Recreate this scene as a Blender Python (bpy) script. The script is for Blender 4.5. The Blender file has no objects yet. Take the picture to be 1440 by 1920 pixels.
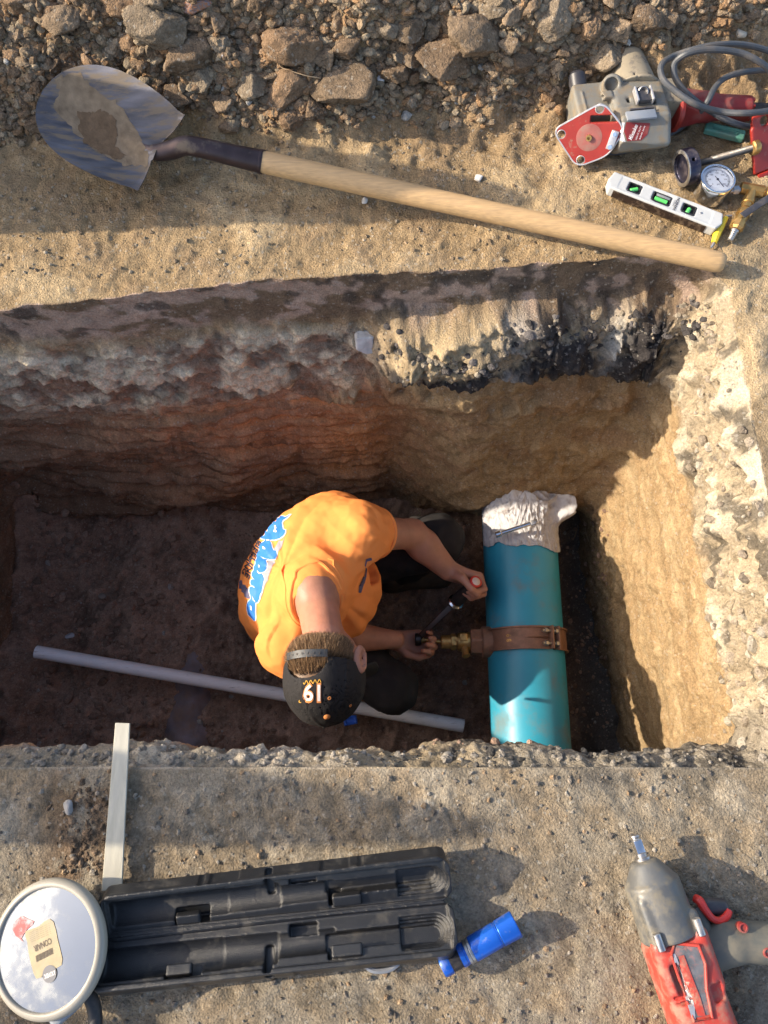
import bpy, bmesh, math, random
import numpy as np
from mathutils import Vector, Matrix
from mathutils.bvhtree import BVHTree

random.seed(7)
RNG = np.random.default_rng(11)
scene = bpy.context.scene
COL = scene.collection

# ------------------------------------------------------------------ camera, light, exposure
CAM_H = 1.35
TILT = math.radians(17.2)
FPX = 1423.0
cam_data = bpy.data.cameras.new('camera')
cam = bpy.data.objects.new('camera', cam_data)
COL.objects.link(cam)
cam.location = (0, 0, CAM_H)
cam.rotation_euler = (TILT, 0, 0)
cam_data.sensor_fit = 'VERTICAL'
cam_data.sensor_height = 36
cam_data.lens = FPX / 1920 * 36
cam_data.clip_start = 0.02
cam_data.clip_end = 500
scene.camera = cam

SUN_EL = math.radians(26.5)
SUN_TO = Vector((-math.cos(SUN_EL) * math.cos(math.radians(4.5)), math.cos(SUN_EL) * math.sin(math.radians(4.5)), math.sin(SUN_EL)))
world = bpy.data.worlds.new('World')
scene.world = world
world.use_nodes = True
wn = world.node_tree.nodes
wl = world.node_tree.links
wn.clear()
wo = wn.new('ShaderNodeOutputWorld')
bg = wn.new('ShaderNodeBackground')
sky = wn.new('ShaderNodeTexSky')
sky.sky_type = 'NISHITA'
sky.sun_disc = False
sky.sun_elevation = SUN_EL
sky.sun_rotation = math.atan2(SUN_TO.x, SUN_TO.y)
sky.air_density = 0.8
sky.dust_density = 2.2
sky.ozone_density = 0.0
bg.inputs['Strength'].default_value = 0.15
wl.new(sky.outputs[0], bg.inputs[0])
wl.new(bg.outputs[0], wo.inputs[0])
sun_data = bpy.data.lights.new('sun', 'SUN')
sun_data.energy = 3.3
sun_data.angle = math.radians(0.5)
sun_data.color = (1.0, 0.87, 0.69)
sun = bpy.data.objects.new('sun', sun_data)
sun.rotation_euler = SUN_TO.to_track_quat('Z', 'Y').to_euler()
sun.location = (-3, 0, 4)
COL.objects.link(sun)
vs = scene.view_settings
vs.view_transform = 'Standard'
vs.look = 'None'
vs.gamma = 1
vs.exposure = 1.3
vs.use_curve_mapping = False
scene.render.engine = 'CYCLES'
scene.cycles.use_denoising = True
scene.cycles.max_bounces = 9
scene.cycles.diffuse_bounces = 7

CT, ST = math.cos(TILT), math.sin(TILT)


def ray(px, py):
    u = (px - 720) / FPX
    v = (960 - py) / FPX
    return Vector((u, ST + v * CT, -CT + v * ST))


def P(px, py, z=0.0):
    """the point at height z that lies behind photo pixel px, py"""
    d = ray(px, py)
    t = (z - CAM_H) / d.z
    return Vector((d.x * t, d.y * t, z))


# ------------------------------------------------------------------ noise
_perm = RNG.permutation(256).astype(np.int64)
_g = RNG.normal(size=(256, 3))
_g /= np.linalg.norm(_g, axis=1)[:, None]
_g = _g.astype(np.float32)
_r3 = RNG.random((256, 3)).astype(np.float32)


def _hash(ix, iy, iz):
    return _perm[(_perm[(_perm[ix & 255] + iy) & 255] + iz) & 255]


def gn(p):
    p = np.asarray(p, np.float32)
    i = np.floor(p).astype(np.int64)
    f = (p - i).astype(np.float32)
    u = f * f * f * (f * (f * 6 - 15) + 10)
    out = np.zeros(len(p), np.float32)
    for a in (0, 1):
        wa = u[:, 0] if a else 1 - u[:, 0]
        for b in (0, 1):
            wb = u[:, 1] if b else 1 - u[:, 1]
            for c in (0, 1):
                wc = u[:, 2] if c else 1 - u[:, 2]
                g = _g[_hash(i[:, 0] + a, i[:, 1] + b, i[:, 2] + c)]
                d = g[:, 0] * (f[:, 0] - a) + g[:, 1] * (f[:, 1] - b) + g[:, 2] * (f[:, 2] - c)
                out += wa * wb * wc * d
    return out * 1.5


def fbm(p, freq, octs=4, gain=0.5, off=0.0, lac=2.03):
    p = np.asarray(p, np.float32) * freq + off
    s = np.zeros(len(p), np.float32)
    a = 1.0
    for _ in range(octs):
        s += a * gn(p)
        p = p * lac + 17.3
        a *= gain
    return s


def worley(p, freq, off=0.0):
    """distance to nearest and second nearest feature point, id value"""
    p = np.asarray(p, np.float32) * freq + off
    i = np.floor(p).astype(np.int64)
    d1 = np.full(len(p), 9.0, np.float32)
    d2 = d1.copy()
    idv = np.zeros(len(p), np.float32)
    for a in (-1, 0, 1):
        for b in (-1, 0, 1):
            for c in (-1, 0, 1):
                h = _hash(i[:, 0] + a, i[:, 1] + b, i[:, 2] + c)
                q = np.stack([i[:, 0] + a, i[:, 1] + b, i[:, 2] + c], 1) + _r3[h]
                d = np.linalg.norm(p - q, axis=1).astype(np.float32)
                m = d < d1
                d2 = np.where(m, d1, np.minimum(d2, d))
                idv = np.where(m, h / 255.0, idv)
                d1 = np.where(m, d, d1)
    return d1, d2, idv


def ss(x, a, b):
    t = np.clip((x - a) / (b - a), 0, 1)
    return t * t * (3 - 2 * t)


def gauss(x, c, s):
    return np.exp(-((x - c) / s) ** 2)


# ------------------------------------------------------------------ objects and tags
def link(o, parent=None):
    COL.objects.link(o)
    if parent is not None:
        o.parent = parent
    return o


def tag(o, label, cat, group=None):
    o['label'] = label
    o['category'] = cat
    if group:
        o['group'] = group
    return o


def thing(name, label, cat, loc=(0, 0, 0), group=None):
    o = bpy.data.objects.new(name, None)
    o.empty_display_size = 0.05
    COL.objects.link(o)
    o.location = loc
    tag(o, label, cat, group)
    return o


def mesh_np(name, verts, quads=None, tris=None, cols=None, smooth=True):
    me = bpy.data.meshes.new(name)
    verts = np.asarray(verts, np.float32)
    parts = []
    nq = 0 if quads is None else len(quads)
    nt = 0 if tris is None else len(tris)
    loops = []
    if nq:
        loops.append(np.asarray(quads, np.int32).ravel())
    if nt:
        loops.append(np.asarray(tris, np.int32).ravel())
    loops = np.concatenate(loops)
    me.vertices.add(len(verts))
    me.vertices.foreach_set('co', verts.ravel())
    me.loops.add(len(loops))
    me.loops.foreach_set('vertex_index', loops)
    me.polygons.add(nq + nt)
    starts = np.concatenate([np.arange(nq) * 4, nq * 4 + np.arange(nt) * 3]).astype(np.int32)
    me.polygons.foreach_set('loop_start', starts)
    try:
        tot = np.concatenate([np.full(nq, 4), np.full(nt, 3)]).astype(np.int32)
        me.polygons.foreach_set('loop_total', tot)
    except Exception:
        pass
    me.polygons.foreach_set('use_smooth', np.full(nq + nt, smooth))
    if cols is not None:
        a = me.color_attributes.new('Col', 'FLOAT_COLOR', 'POINT')
        c = np.ones((len(verts), 4), np.float32)
        c[:, :3] = cols
        a.data.foreach_set('color', c.ravel())
    me.update()
    me.validate()
    return me


def obj(name, me, mat=None, parent=None, loc=None):
    """link a mesh given in world coordinates; under a parent Empty it is shifted back"""
    o = bpy.data.objects.new(name, me)
    if mat is not None:
        if isinstance(mat, (list, tuple)):
            for m in mat:
                me.materials.append(m)
        else:
            me.materials.append(mat)
    link(o, parent)
    if parent is not None:
        # parents are never rotated or scaled here: undo their translation only
        off = Vector((0, 0, 0))
        q = parent
        while q is not None:
            off += q.location
            q = q.parent
        o.location = -off
    if loc is not None:
        o.location = loc
    return o


# ------------------------------------------------------------------ materials
def nd(nt, t, **kw):
    n = nt.nodes.new(t)
    for k, v in kw.items():
        setattr(n, k, v)
    return n


def mat(name, color=(0.5, 0.5, 0.5), rough=0.5, metal=0.0, var=0.12, vscale=30, bump=0.0, bscale=200,
        dirt=0.0, dirt_col=(0.27, 0.2, 0.13), dscale=14, dlo=0.48, dhi=0.62, attr=False, coat=0.0, sub=0.0, spec=0.5, stretch=None, trans=0.0):
    m = bpy.data.materials.new(name)
    m.use_nodes = True
    nt = m.node_tree
    b = nt.nodes['Principled BSDF']
    L = nt.links.new
    b.inputs['Roughness'].default_value = rough
    b.inputs['Metallic'].default_value = metal
    b.inputs['Specular IOR Level'].default_value = spec
    b.inputs['Coat Weight'].default_value = coat
    b.inputs['Transmission Weight'].default_value = trans
    if sub:
        b.inputs['Subsurface Weight'].default_value = sub
        b.inputs['Subsurface Radius'].default_value = (0.012, 0.004, 0.002)
        b.inputs['Subsurface Scale'].default_value = 1.0
    tc = nd(nt, 'ShaderNodeTexCoord')
    src = tc.outputs['Object']
    if stretch:
        mp = nd(nt, 'ShaderNodeMapping')
        mp.inputs['Rotation'].default_value = stretch[1]
        mp.inputs['Scale'].default_value = stretch[0]
        L(src, mp.inputs[0])
        src_s = mp.outputs[0]
    else:
        src_s = src
    n1 = nd(nt, 'ShaderNodeTexNoise')
    n1.inputs['Scale'].default_value = vscale
    n1.inputs['Detail'].default_value = 6
    L(src_s, n1.inputs['Vector'])
    mr = nd(nt, 'ShaderNodeMapRange')
    mr.inputs['From Min'].default_value = 0.25
    mr.inputs['From Max'].default_value = 0.75
    mr.inputs['To Min'].default_value = 1 - var
    mr.inputs['To Max'].default_value = 1 + var
    L(n1.outputs['Fac'], mr.inputs['Value'])
    mx = nd(nt, 'ShaderNodeMix', data_type='RGBA', blend_type='MULTIPLY')
    mx.inputs['Factor'].default_value = 1
    if attr:
        at = nd(nt, 'ShaderNodeAttribute')
        at.attribute_name = 'Col'
        L(at.outputs['Color'], mx.inputs['A'])
    else:
        mx.inputs['A'].default_value = (*color, 1)
    L(mr.outputs[0], mx.inputs['B'])
    col = mx.outputs['Result']
    if dirt > 0:
        n2 = nd(nt, 'ShaderNodeTexNoise')
        n2.inputs['Scale'].default_value = dscale
        n2.inputs['Detail'].default_value = 9
        n2.inputs['Roughness'].default_value = 0.68
        L(src_s, n2.inputs['Vector'])
        m2 = nd(nt, 'ShaderNodeMapRange')
        m2.inputs['From Min'].default_value = dlo
        m2.inputs['From Max'].default_value = dhi
        m2.inputs['To Max'].default_value = dirt
        L(n2.outputs['Fac'], m2.inputs['Value'])
        x2 = nd(nt, 'ShaderNodeMix', data_type='RGBA')
        L(m2.outputs[0], x2.inputs['Factor'])
        L(col, x2.inputs['A'])
        x2.inputs['B'].default_value = (*dirt_col, 1)
        col = x2.outputs['Result']
        rr = nd(nt, 'ShaderNodeMapRange')
        rr.inputs['To Min'].default_value = rough
        rr.inputs['To Max'].default_value = 0.9
        L(m2.outputs[0], rr.inputs['Value'])
        L(rr.outputs[0], b.inputs['Roughness'])
        if metal > 0:
            rm = nd(nt, 'ShaderNodeMapRange')
            rm.inputs['To Min'].default_value = metal
            rm.inputs['To Max'].default_value = 0.0
            L(m2.outputs[0], rm.inputs['Value'])
            L(rm.outputs[0], b.inputs['Metallic'])
    L(col, b.inputs['Base Color'])
    if bump > 0:
        n3 = nd(nt, 'ShaderNodeTexNoise')
        n3.inputs['Scale'].default_value = bscale
        n3.inputs['Detail'].default_value = 5
        L(src_s, n3.inputs['Vector'])
        bp = nd(nt, 'ShaderNodeBump')
        bp.inputs['Strength'].default_value = bump
        bp.inputs['Distance'].default_value = 0.002
        L(n3.outputs['Fac'], bp.inputs['Height'])
        L(bp.outputs[0], b.inputs['Normal'])
    return m


def soil_mat(name, attr=True, color=(0.3, 0.22, 0.14), rand=0.0, grit=1.0):
    m = bpy.data.materials.new(name)
    m.use_nodes = True
    nt = m.node_tree
    L = nt.links.new
    b = nt.nodes['Principled BSDF']
    b.inputs['Roughness'].default_value = 0.95
    b.inputs['Specular IOR Level'].default_value = 0.15
    geo = nd(nt, 'ShaderNodeNewGeometry')
    pos = geo.outputs['Position']
    fine = nd(nt, 'ShaderNodeTexNoise')
    fine.inputs['Scale'].default_value = 190
    fine.inputs['Detail'].default_value = 8
    fine.inputs['Roughness'].default_value = 0.72
    L(pos, fine.inputs['Vector'])
    mr = nd(nt, 'ShaderNodeMapRange')
    mr.inputs['From Min'].default_value = 0.3
    mr.inputs['From Max'].default_value = 0.7
    mr.inputs['To Min'].default_value = 0.62
    mr.inputs['To Max'].default_value = 1.38
    L(fine.outputs['Fac'], mr.inputs['Value'])
    mx = nd(nt, 'ShaderNodeMix', data_type='RGBA', blend_type='MULTIPLY')
    mx.inputs['Factor'].default_value = 1
    if attr:
        at = nd(nt, 'ShaderNodeAttribute')
        at.attribute_name = 'Col'
        L(at.outputs['Color'], mx.inputs['A'])
    else:
        mx.inputs['A'].default_value = (*color, 1)
    L(mr.outputs[0], mx.inputs['B'])
    col = mx.outputs['Result']
    if rand:
        oi = nd(nt, 'ShaderNodeObjectInfo')
        r = nd(nt, 'ShaderNodeMapRange')
        r.inputs['To Min'].default_value = 1 - rand
        r.inputs['To Max'].default_value = 1 + rand
        L(oi.outputs['Random'], r.inputs['Value'])
        m3 = nd(nt, 'ShaderNodeMix', data_type='RGBA', blend_type='MULTIPLY')
        m3.inputs['Factor'].default_value = 1
        L(col, m3.inputs['A'])
        L(r.outputs[0], m3.inputs['B'])
        col = m3.outputs['Result']
    # pale and dark grit
    vo = nd(nt, 'ShaderNodeTexVoronoi')
    vo.inputs['Scale'].default_value = 210
    L(pos, vo.inputs['Vector'])
    g = nd(nt, 'ShaderNodeSeparateColor')
    L(vo.outputs['Color'], g.inputs[0])
    g1 = nd(nt, 'ShaderNodeMapRange')
    g1.inputs['From Min'].default_value = 0.93
    g1.inputs['From Max'].default_value = 0.99
    g1.inputs['To Max'].default_value = 0.4 * grit
    L(g.outputs[0], g1.inputs['Value'])
    x = nd(nt, 'ShaderNodeMix', data_type='RGBA')
    L(g1.outputs[0], x.inputs['Factor'])
    L(col, x.inputs['A'])
    x.inputs['B'].default_value = (0.45, 0.42, 0.36, 1)
    L(x.outputs['Result'], b.inputs['Base Color'])
    # relief
    h1 = nd(nt, 'ShaderNodeTexNoise')
    h1.inputs['Scale'].default_value = 230
    h1.inputs['Detail'].default_value = 9
    h1.inputs['Roughness'].default_value = 0.7
    L(pos, h1.inputs['Vector'])
    v2 = nd(nt, 'ShaderNodeTexVoronoi')
    v2.inputs['Scale'].default_value = 260
    L(pos, v2.inputs['Vector'])
    ad = nd(nt, 'ShaderNodeMath', operation='MULTIPLY_ADD')
    L(v2.outputs['Distance'], ad.inputs[0])
    ad.inputs[1].default_value = -0.35
    L(h1.outputs['Fac'], ad.inputs[2])
    bp = nd(nt, 'ShaderNodeBump')
    bp.inputs['Strength'].default_value = 1.0
    bp.inputs['Distance'].default_value = 0.0055
    L(ad.outputs[0], bp.inputs['Height'])
    L(bp.outputs[0], b.inputs['Normal'])
    return m


M_SOIL = soil_mat('soil')
M_CLOD = soil_mat('clod_soil', rand=0.22)

# ------------------------------------------------------------------ the dug ground
FLOOR_Z = -1.25
_far_rim = [P(x, y, 0) for x, y in [(-260, 590), (0, 578), (150, 566), (300, 547), (480, 527), (720, 514), (900, 506), (1050, 492), (1200, 482), (1330, 486)]]
_frx = np.array([p.x for p in _far_rim]); _fry = np.array([p.y for p in _far_rim])
_far_base = [P(x, y, FLOOR_Z) for x, y in [(60, 948), (200, 960), (350, 972), (460, 978), (600, 958), (780, 952), (900, 950), (1090, 955)]]
_fbx = np.array([p.x for p in _far_base]); _fby = np.array([p.y for p in _far_base])


def xl(z):
    return -1.60 + 0.30 * np.clip(-z / 0.8, 0, 1) + 0.06 * np.clip(-z / 1.25, 0, 1)


def xr(z, q01):
    t = np.clip(-z / 1.25, 0, 1)
    top = 0.70 + 0.035 * (1 - q01)
    bot = 0.675 + 0.095 * (1 - q01)
    return top + (bot - top) * t - 0.02 * ss(t, 0.7, 1.0)


def yn(z, x):
    t = -z
    return -0.033 + 0.03 * ss(t, 0.03, 0.09) - 0.05 * ss(t, 0.2, 0.36) - 0.02 * ss(t, 0.5, 1.0)


def yf(z, x):
    d = np.clip(-z, 0, 1.6)
    top = np.interp(x, _frx, _fry)
    bot = np.interp(x, _fbx, _fby)
    right = ss(x, 0.0, 0.25)
    lin = top + (bot - top) * np.clip((d - 0.0) / 1.25, 0, 1)
    # on the right half the sand leans further in, then is undercut round the pipe
    k = np.interp(d, [0, 0.12, 0.35, 0.6, 0.9, 1.0, 1.25], [0, 0.02, 0.10, 0.165, 0.235, 0.235, 0.13])
    rr = top - k
    return lin * (1 - right) + rr * right


def loop_points():
    W, H, r = 2.30, 0.95, 0.09
    xs = np.concatenate([np.arange(-W / 2 + r, -0.55, 0.012), np.arange(-0.55, W / 2 - r, 0.0045)])
    ys = np.arange(-H / 2 + r, H / 2 - r, 0.0055)
    arc = np.linspace(0, math.pi / 2, 28)[:-1]
    pts = []
    pts += [(x, -H / 2) for x in xs]
    pts += [(W / 2 - r + r * math.sin(a), -H / 2 + r - r * math.cos(a)) for a in arc]
    pts += [(W / 2, y) for y in ys]
    pts += [(W / 2 - r + r * math.cos(a), H / 2 - r + r * math.sin(a)) for a in arc]
    pts += [(x, H / 2) for x in xs[::-1]]
    pts += [(-W / 2 + r - r * math.sin(a), H / 2 - r + r * math.cos(a)) for a in arc]
    pts += [(-W / 2, y) for y in ys[::-1][::2]]
    pts += [(-W / 2 + r - r * math.cos(a), -H / 2 + r - r * math.sin(a)) for a in arc]
    pts = np.array(pts)
    return pts[:, 0] / (W / 2), pts[:, 1] / (H / 2)


def heap_z(x, y):
    """the spoil heap behind the trench, plus unseen mounds added at left to cast shade"""
    edge = 1.27 + 0.02 * np.sin(x * 7) - 0.10 * ss(x, 0.1, 0.75) * 0 + 0.10 * ss(x, 0.25, 0.9)
    h = 0.30 * (1 - np.exp(-np.clip(y - edge, 0, 9) / 0.55)) + 0.10 * ss(y, edge, edge + 0.25)
    h = h * (1 - 0.55 * ss(x, 0.35, 1.0)) * (1 - ss(y, 2.6, 4.0))
    # off to the left: unseen mounds added to throw shadow bands over the ground
    h += 0.90 * gauss(x, -1.48, 0.17) * gauss(y, 1.25, 0.165)
    h += 1.05 * gauss(x, -1.90, 0.16) * gauss(y, 0.035, 0.125)
    h += 0.80 * gauss(x, -1.78, 0.16) * gauss(y, -0.33, 0.085)
    # tall lumps along the heap that shade what lies to their right
    h += 0.17 * gauss(x, -0.43, 0.09) * gauss(y, 1.60, 0.15)
    h += 0.13 * gauss(x, -0.02, 0.09) * gauss(y, 1.58, 0.14)
    h += 0.06 * gauss(x, 0.28, 0.08) * gauss(y, 1.50, 0.12)
    return h


def build_ground():
    p, q = loop_points()
    n = len(p)
    ds = np.concatenate([np.geomspace(30, 1.0, 26)[:-1], np.arange(1.0, 0.80, -0.02), np.arange(0.80, 0.0, -0.0052)])
    zs = np.concatenate([np.arange(-0.0, -0.5, -0.0055), np.arange(-0.5, -1.34, -0.0075)])
    rings = []
    kinds = []
    q01 = (q + 1) / 2
    p01 = (p + 1) / 2
    rx_l, = xl(np.array([0.0]))
    for d in ds:
        x = (rx_l - d) + p01 * (xr(0.0, q01) + d - (rx_l - d))
        xc = rx_l + p01 * (xr(0.0, q01) - rx_l)
        y0 = yn(0.0, xc) - d
        y1 = yf(0.0, xc) + d
        y = y0 + q01 * (y1 - y0)
        rings.append(np.stack([x, y, np.zeros(n)], 1))
        kinds.append(np.full(n, d))
    for z in zs:
        x = xl(z) + p01 * (xr(z, q01) - xl(z))
        y = yn(z, x) + q01 * (yf(z, x) - yn(z, x))
        # soften the lip
        rings.append(np.stack([x, y, np.full(n, z)], 1))
        kinds.append(np.full(n, z))
    V = np.array(rings)                 # R, n, 3
    R = len(rings)
    K = np.array(kinds)
    nd_ = len(ds)
    # normals of the smooth base surface
    du = np.roll(V, -1, 1) - np.roll(V, 1, 1)
    dv = np.empty_like(V)
    dv[1:-1] = V[2:] - V[:-2]
    dv[0] = V[1] - V[0]
    dv[-1] = V[-1] - V[-2]
    N = np.cross(du, dv)
    N /= np.linalg.norm(N, axis=2)[:, :, None] + 1e-9
    if N[5, 5, 2] < 0:
        N = -N
    # blend normals across the lip
    for _ in range(3):
        N[1:-1] = (N[2:] + N[1:-1] + N[:-2])
        N /= np.linalg.norm(N, axis=2)[:, :, None] + 1e-9
    Vf = V.reshape(-1, 3)
    Nf = N.reshape(-1, 3)
    Kf = K.reshape(-1)
    wallm = (np.arange(R) >= nd_)[:, None].repeat(n, 1).reshape(-1)
    x, y, z = Vf.T
    farness = np.clip(np.maximum(np.abs(x) - 1.2, np.abs(y - 0.5) - 1.4), 0, None)
    fine_ok = farness < 0.35
    disp = np.zeros(len(Vf), np.float32)
    # which side of the hole
    qf = np.tile(q, R)
    pf = np.tile(p, R)
    farw = wallm * ss(qf, 0.80, 0.97)
    rightw = wallm * ss(pf, 0.93, 0.985) * (1 - ss(qf, 0.86, 0.99))
    nearw = wallm * (1 - ss(qf, -0.97, -0.8))
    leftw = wallm * (1 - ss(pf, -0.985, -0.93))
    gm = ~wallm & fine_ok
    wm = wallm

    big = fbm(Vf, 3.2, 3)
    mid = fbm(Vf, 14, 4, 0.55, 3.1)
    fin = fbm(Vf, 60, 3, 0.6, 9.4)
    w1, w2, wid = worley(Vf, 38, 2.2)
    c1, c2, cid = worley(Vf, 15, 7.7)
    # ---- colour fields
    sand = np.array([0.315, 0.235, 0.145]); sand_pale = np.array([0.43, 0.345, 0.23]); sand_dark = np.array([0.19, 0.14, 0.095])
    grey = np.array([0.215, 0.195, 0.165]); clay = np.array([0.40, 0.245, 0.155]); clay_dk = np.array([0.235, 0.155, 0.11])
    chalk = np.array([0.56, 0.49, 0.395]); asph = np.array([0.045, 0.042, 0.045]); dark = np.array([0.11, 0.075, 0.055])
    purple = np.array([0.36, 0.275, 0.235])

    def mixc(c, t, k):
        k = np.clip(k, 0, 1)[:, None]
        return c * (1 - k) + np.asarray(t) * k
    c = np.tile(sand, (len(Vf), 1))
    # ---- ground outside
    yy = y
    nearg = (yy < 0.2)
    c = mixc(c, sand_pale, ss(big + mid * 0.5, 0.0, 0.5) * 0.6)
    c = mixc(c, sand_dark, ss(-big + mid, 0.15, 0.7) * 0.55)
    heapk = ss(yy, 1.15, 1.4)
    c = mixc(c, [0.29, 0.205, 0.125], heapk * 0.7 * (~wallm))
    # compacted grey ground this side of the hole
    c = mixc(c, [0.255, 0.215, 0.165], nearg * 0.95)
    c = mixc(c, grey, nearg * ss(mid - big * 0.4, -0.35, 0.35) * 0.85)
    c = mixc(c, [0.31, 0.28, 0.235], nearg * ss(fbm(Vf, 9, 4, 0.6, 31), 0.12, 0.5) * 0.7)
    c = mixc(c, [0.135, 0.12, 0.10], nearg * ss(fbm(Vf, 12, 4, 0.6, 77), 0.22, 0.55) * 0.6)
    c = mixc(c, [0.28, 0.215, 0.145], nearg * ss(fbm(Vf, 6, 3, 0.6, 51), 0.15, 0.5) * 0.5)
    c = mixc(c, [0.13, 0.085, 0.055], nearg * gauss(x, -0.50, 0.07) * ss(fbm(Vf, 11, 4, 0.6, 33) + gauss(y, -0.12, 0.1), 0.2, 0.55) * 0.8)
    c = mixc(c, [0.09, 0.085, 0.08], nearg * gauss(x, 0.36, 0.05) * gauss(y, -0.05, 0.018) * ss(mid, -0.2, 0.2) * 0.85)
    # ground to the right of the hole: smooth grey sand
    c = mixc(c, [0.33, 0.27, 0.19], ss(x, 0.70, 0.76) * (yy > -0.05) * (yy < 1.0) * 0.7)
    g_h = 0.010 * big + (0.0055 - 0.0025 * nearg) * mid + 0.0028 * fin
    g_h = g_h + 0.004 * np.clip(0.45 - w1, 0, 1) * ss(fbm(Vf, 7, 2, 0.5, 5), 0.0, 0.5)
    hz = np.zeros(len(Vf))
    hz[~wallm] = heap_z(x[~wallm], y[~wallm])
    lump = (np.clip(0.62 - c1, 0, 1) * 0.045 + np.clip(0.55 - w1, 0, 1) * 0.016 + 0.02 * mid) * heapk
    g_disp = g_h + lump + hz
    g_disp = np.where(fine_ok, g_disp, hz + 0.03 * big)
    # pits in near ground
    g_disp -= nearg * 0.003 * ss(fbm(Vf, 18, 3, 0.6, 12), 0.25, 0.6)

    # ---- walls
    d = -z
    jit = 0.05 * big + 0.025 * mid
    dd = d + jit
    xs_ = x
    Lk = 1 - ss(xs_, -0.06, 0.03)          # left half: old brick red clay and chalk; right half: black top and sand
    wdisp = 0.020 * big * (1 - 0.6 * rightw) + 0.009 * mid + 0.0045 * fin
    cw = np.tile(sand, (len(Vf), 1))
    cw = mixc(cw, [0.27, 0.185, 0.115], ss(fbm(Vf * [1, 1, 3], 5, 4, 0.5, 5), -0.1, 0.45) * 0.9)
    # sand darker towards the bottom
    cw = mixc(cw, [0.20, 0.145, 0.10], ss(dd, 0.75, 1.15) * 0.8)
    strat = fbm(Vf * [0.5, 0.5, 7.0], 6, 4, 0.55, 21)
    # far wall, left half, red clay
    clayk = farw * Lk * ss(dd, 0.30, 0.42)
    cl = np.tile(clay, (len(Vf), 1))
    cl = mixc(cl, clay_dk, ss(strat, -0.05, 0.45) * 0.8)
    cl = mixc(cl, [0.50, 0.26, 0.125], ss(-strat, -0.1, 0.35) * ss(xs_, -0.65, -0.2))
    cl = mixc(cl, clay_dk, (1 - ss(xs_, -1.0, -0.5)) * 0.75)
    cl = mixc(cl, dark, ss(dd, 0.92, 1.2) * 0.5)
    cw = mixc(cw, cl, clayk)
    cw = mixc(cw, [0.56, 0.27, 0.12], farw * gauss(xs_, -0.06, 0.13) * gauss(dd, 0.72, 0.20) * 0.85)  # orange patch: red clay plus the shirt's bounced glow, painted in
    tr = farw * ss(xs_, -0.12, 0.02) * (1 - ss(xs_, 0.02, 0.3)) * ss(dd, 0.45, 0.6)
    cw = mixc(cw, [0.27, 0.15, 0.09], tr * 0.6 * ss(mid, -0.3, 0.4))
    # chalk layer on the left
    chk = farw * Lk * ss(dd, 0.13, 0.19) * (1 - ss(dd, 0.36, 0.50))
    chn = fbm(Vf, 8, 5, 0.6, 44)
    cc = np.tile([0.31, 0.25, 0.205], (len(Vf), 1))
    cc = mixc(cc, chalk * 1.12, ss(chn, -0.2, 0.2))
    cc = mixc(cc, [0.30, 0.19, 0.135], ss(-chn + 0.3 * strat, 0.15, 0.5) * 0.8)
    cc = mixc(cc, [0.16, 0.135, 0.115], ss(fbm(Vf, 11, 3, 0.6, 81), 0.25, 0.55) * 0.7)
    cw = mixc(cw, cc, chk)
    # thin pale ledges lower down the left
    led = farw * Lk * np.clip(1.0 * gauss(d + 0.4 * jit, 0.44, 0.030) + 0.7 * gauss(d + 0.4 * jit, 0.38, 0.022), 0, 1) * ss(fbm(Vf * [1, 1, 0.4], 5, 4, 0.6, 66), -0.1, 0.25) * ss(xs_, -0.72, -0.45)
    cw = mixc(cw, sand_pale, led * 0.85)
    # top band of the far wall: smooth purple-grey plaster-like cut with darker brown crumbs
    topb = farw * (1 - ss(dd, 0.10, 0.16))
    ct_ = np.tile(purple, (len(Vf), 1))
    ct_ = mixc(ct_, [0.17, 0.125, 0.09], ss(fbm(Vf * [1, 1, 2], 7, 4, 0.55, 93) + 0.45 * ss(xs_, -0.42, -0.28), 0.15, 0.35))
    ct_ = mixc(ct_, [0.07, 0.06, 0.055], ss(fbm(Vf, 16, 3, 0.6, 94) + 0.3 * ss(xs_, -0.3, 0.0) - 0.2, 0.15, 0.35) * 0.8)
    cw = mixc(cw, ct_, topb)
    # black top broken edge on the right
    rb = farw * (1 - Lk) * ss(dd, 0.10, 0.15) * (1 - ss(dd, 0.28, 0.33))
    cb = np.tile([0.30, 0.25, 0.185], (len(Vf), 1))
    n5 = fbm(Vf, 13, 4, 0.62, 15)
    cb = mixc(cb, asph, ss(n5 + 0.5 * gauss(dd, 0.27, 0.04) + 0.25 * ss(xs_, 0.28, 0.36), 0.05, 0.22))
    cb = mixc(cb, sand_pale, gauss(xs_, 0.125, 0.11) * ss(0.25 - dd, 0.0, 0.05))
    cb = mixc(cb, [0.42, 0.42, 0.42], gauss(xs_, 0.52, 0.022) * gauss(d, 0.2, 0.09) * 0.9)
    cb = mixc(cb, [0.33, 0.31, 0.30], gauss(xs_, 0.285, 0.03) * ss(n5, -0.4, 0.1))
    cw = mixc(cw, cb, rb)
    # right wall
    rr_ = rightw * (1 - ss(dd, 0.24, 0.34))
    cr = np.tile([0.345, 0.295, 0.225], (len(Vf), 1))
    n6 = fbm(Vf, 10, 5, 0.6, 25)
    cr = mixc(cr, [0.47, 0.425, 0.35], ss(n6, 0.08, 0.32))
    cr = mixc(cr, [0.07, 0.065, 0.06], ss(fbm(Vf, 12, 4, 0.6, 35), 0.26, 0.42) * 0.75)
    cw = mixc(cw, cr, rr_)
    rs_ = rightw * ss(dd, 0.26, 0.34)
    vert = fbm(Vf * [1, 0.5, 4.0], 9, 4, 0.55, 8)
    cs = np.tile([0.345, 0.255, 0.155], (len(Vf), 1))
    cs = mixc(cs, [0.31, 0.215, 0.125], ss(vert, 0.0, 0.5) * 0.7)
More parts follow.
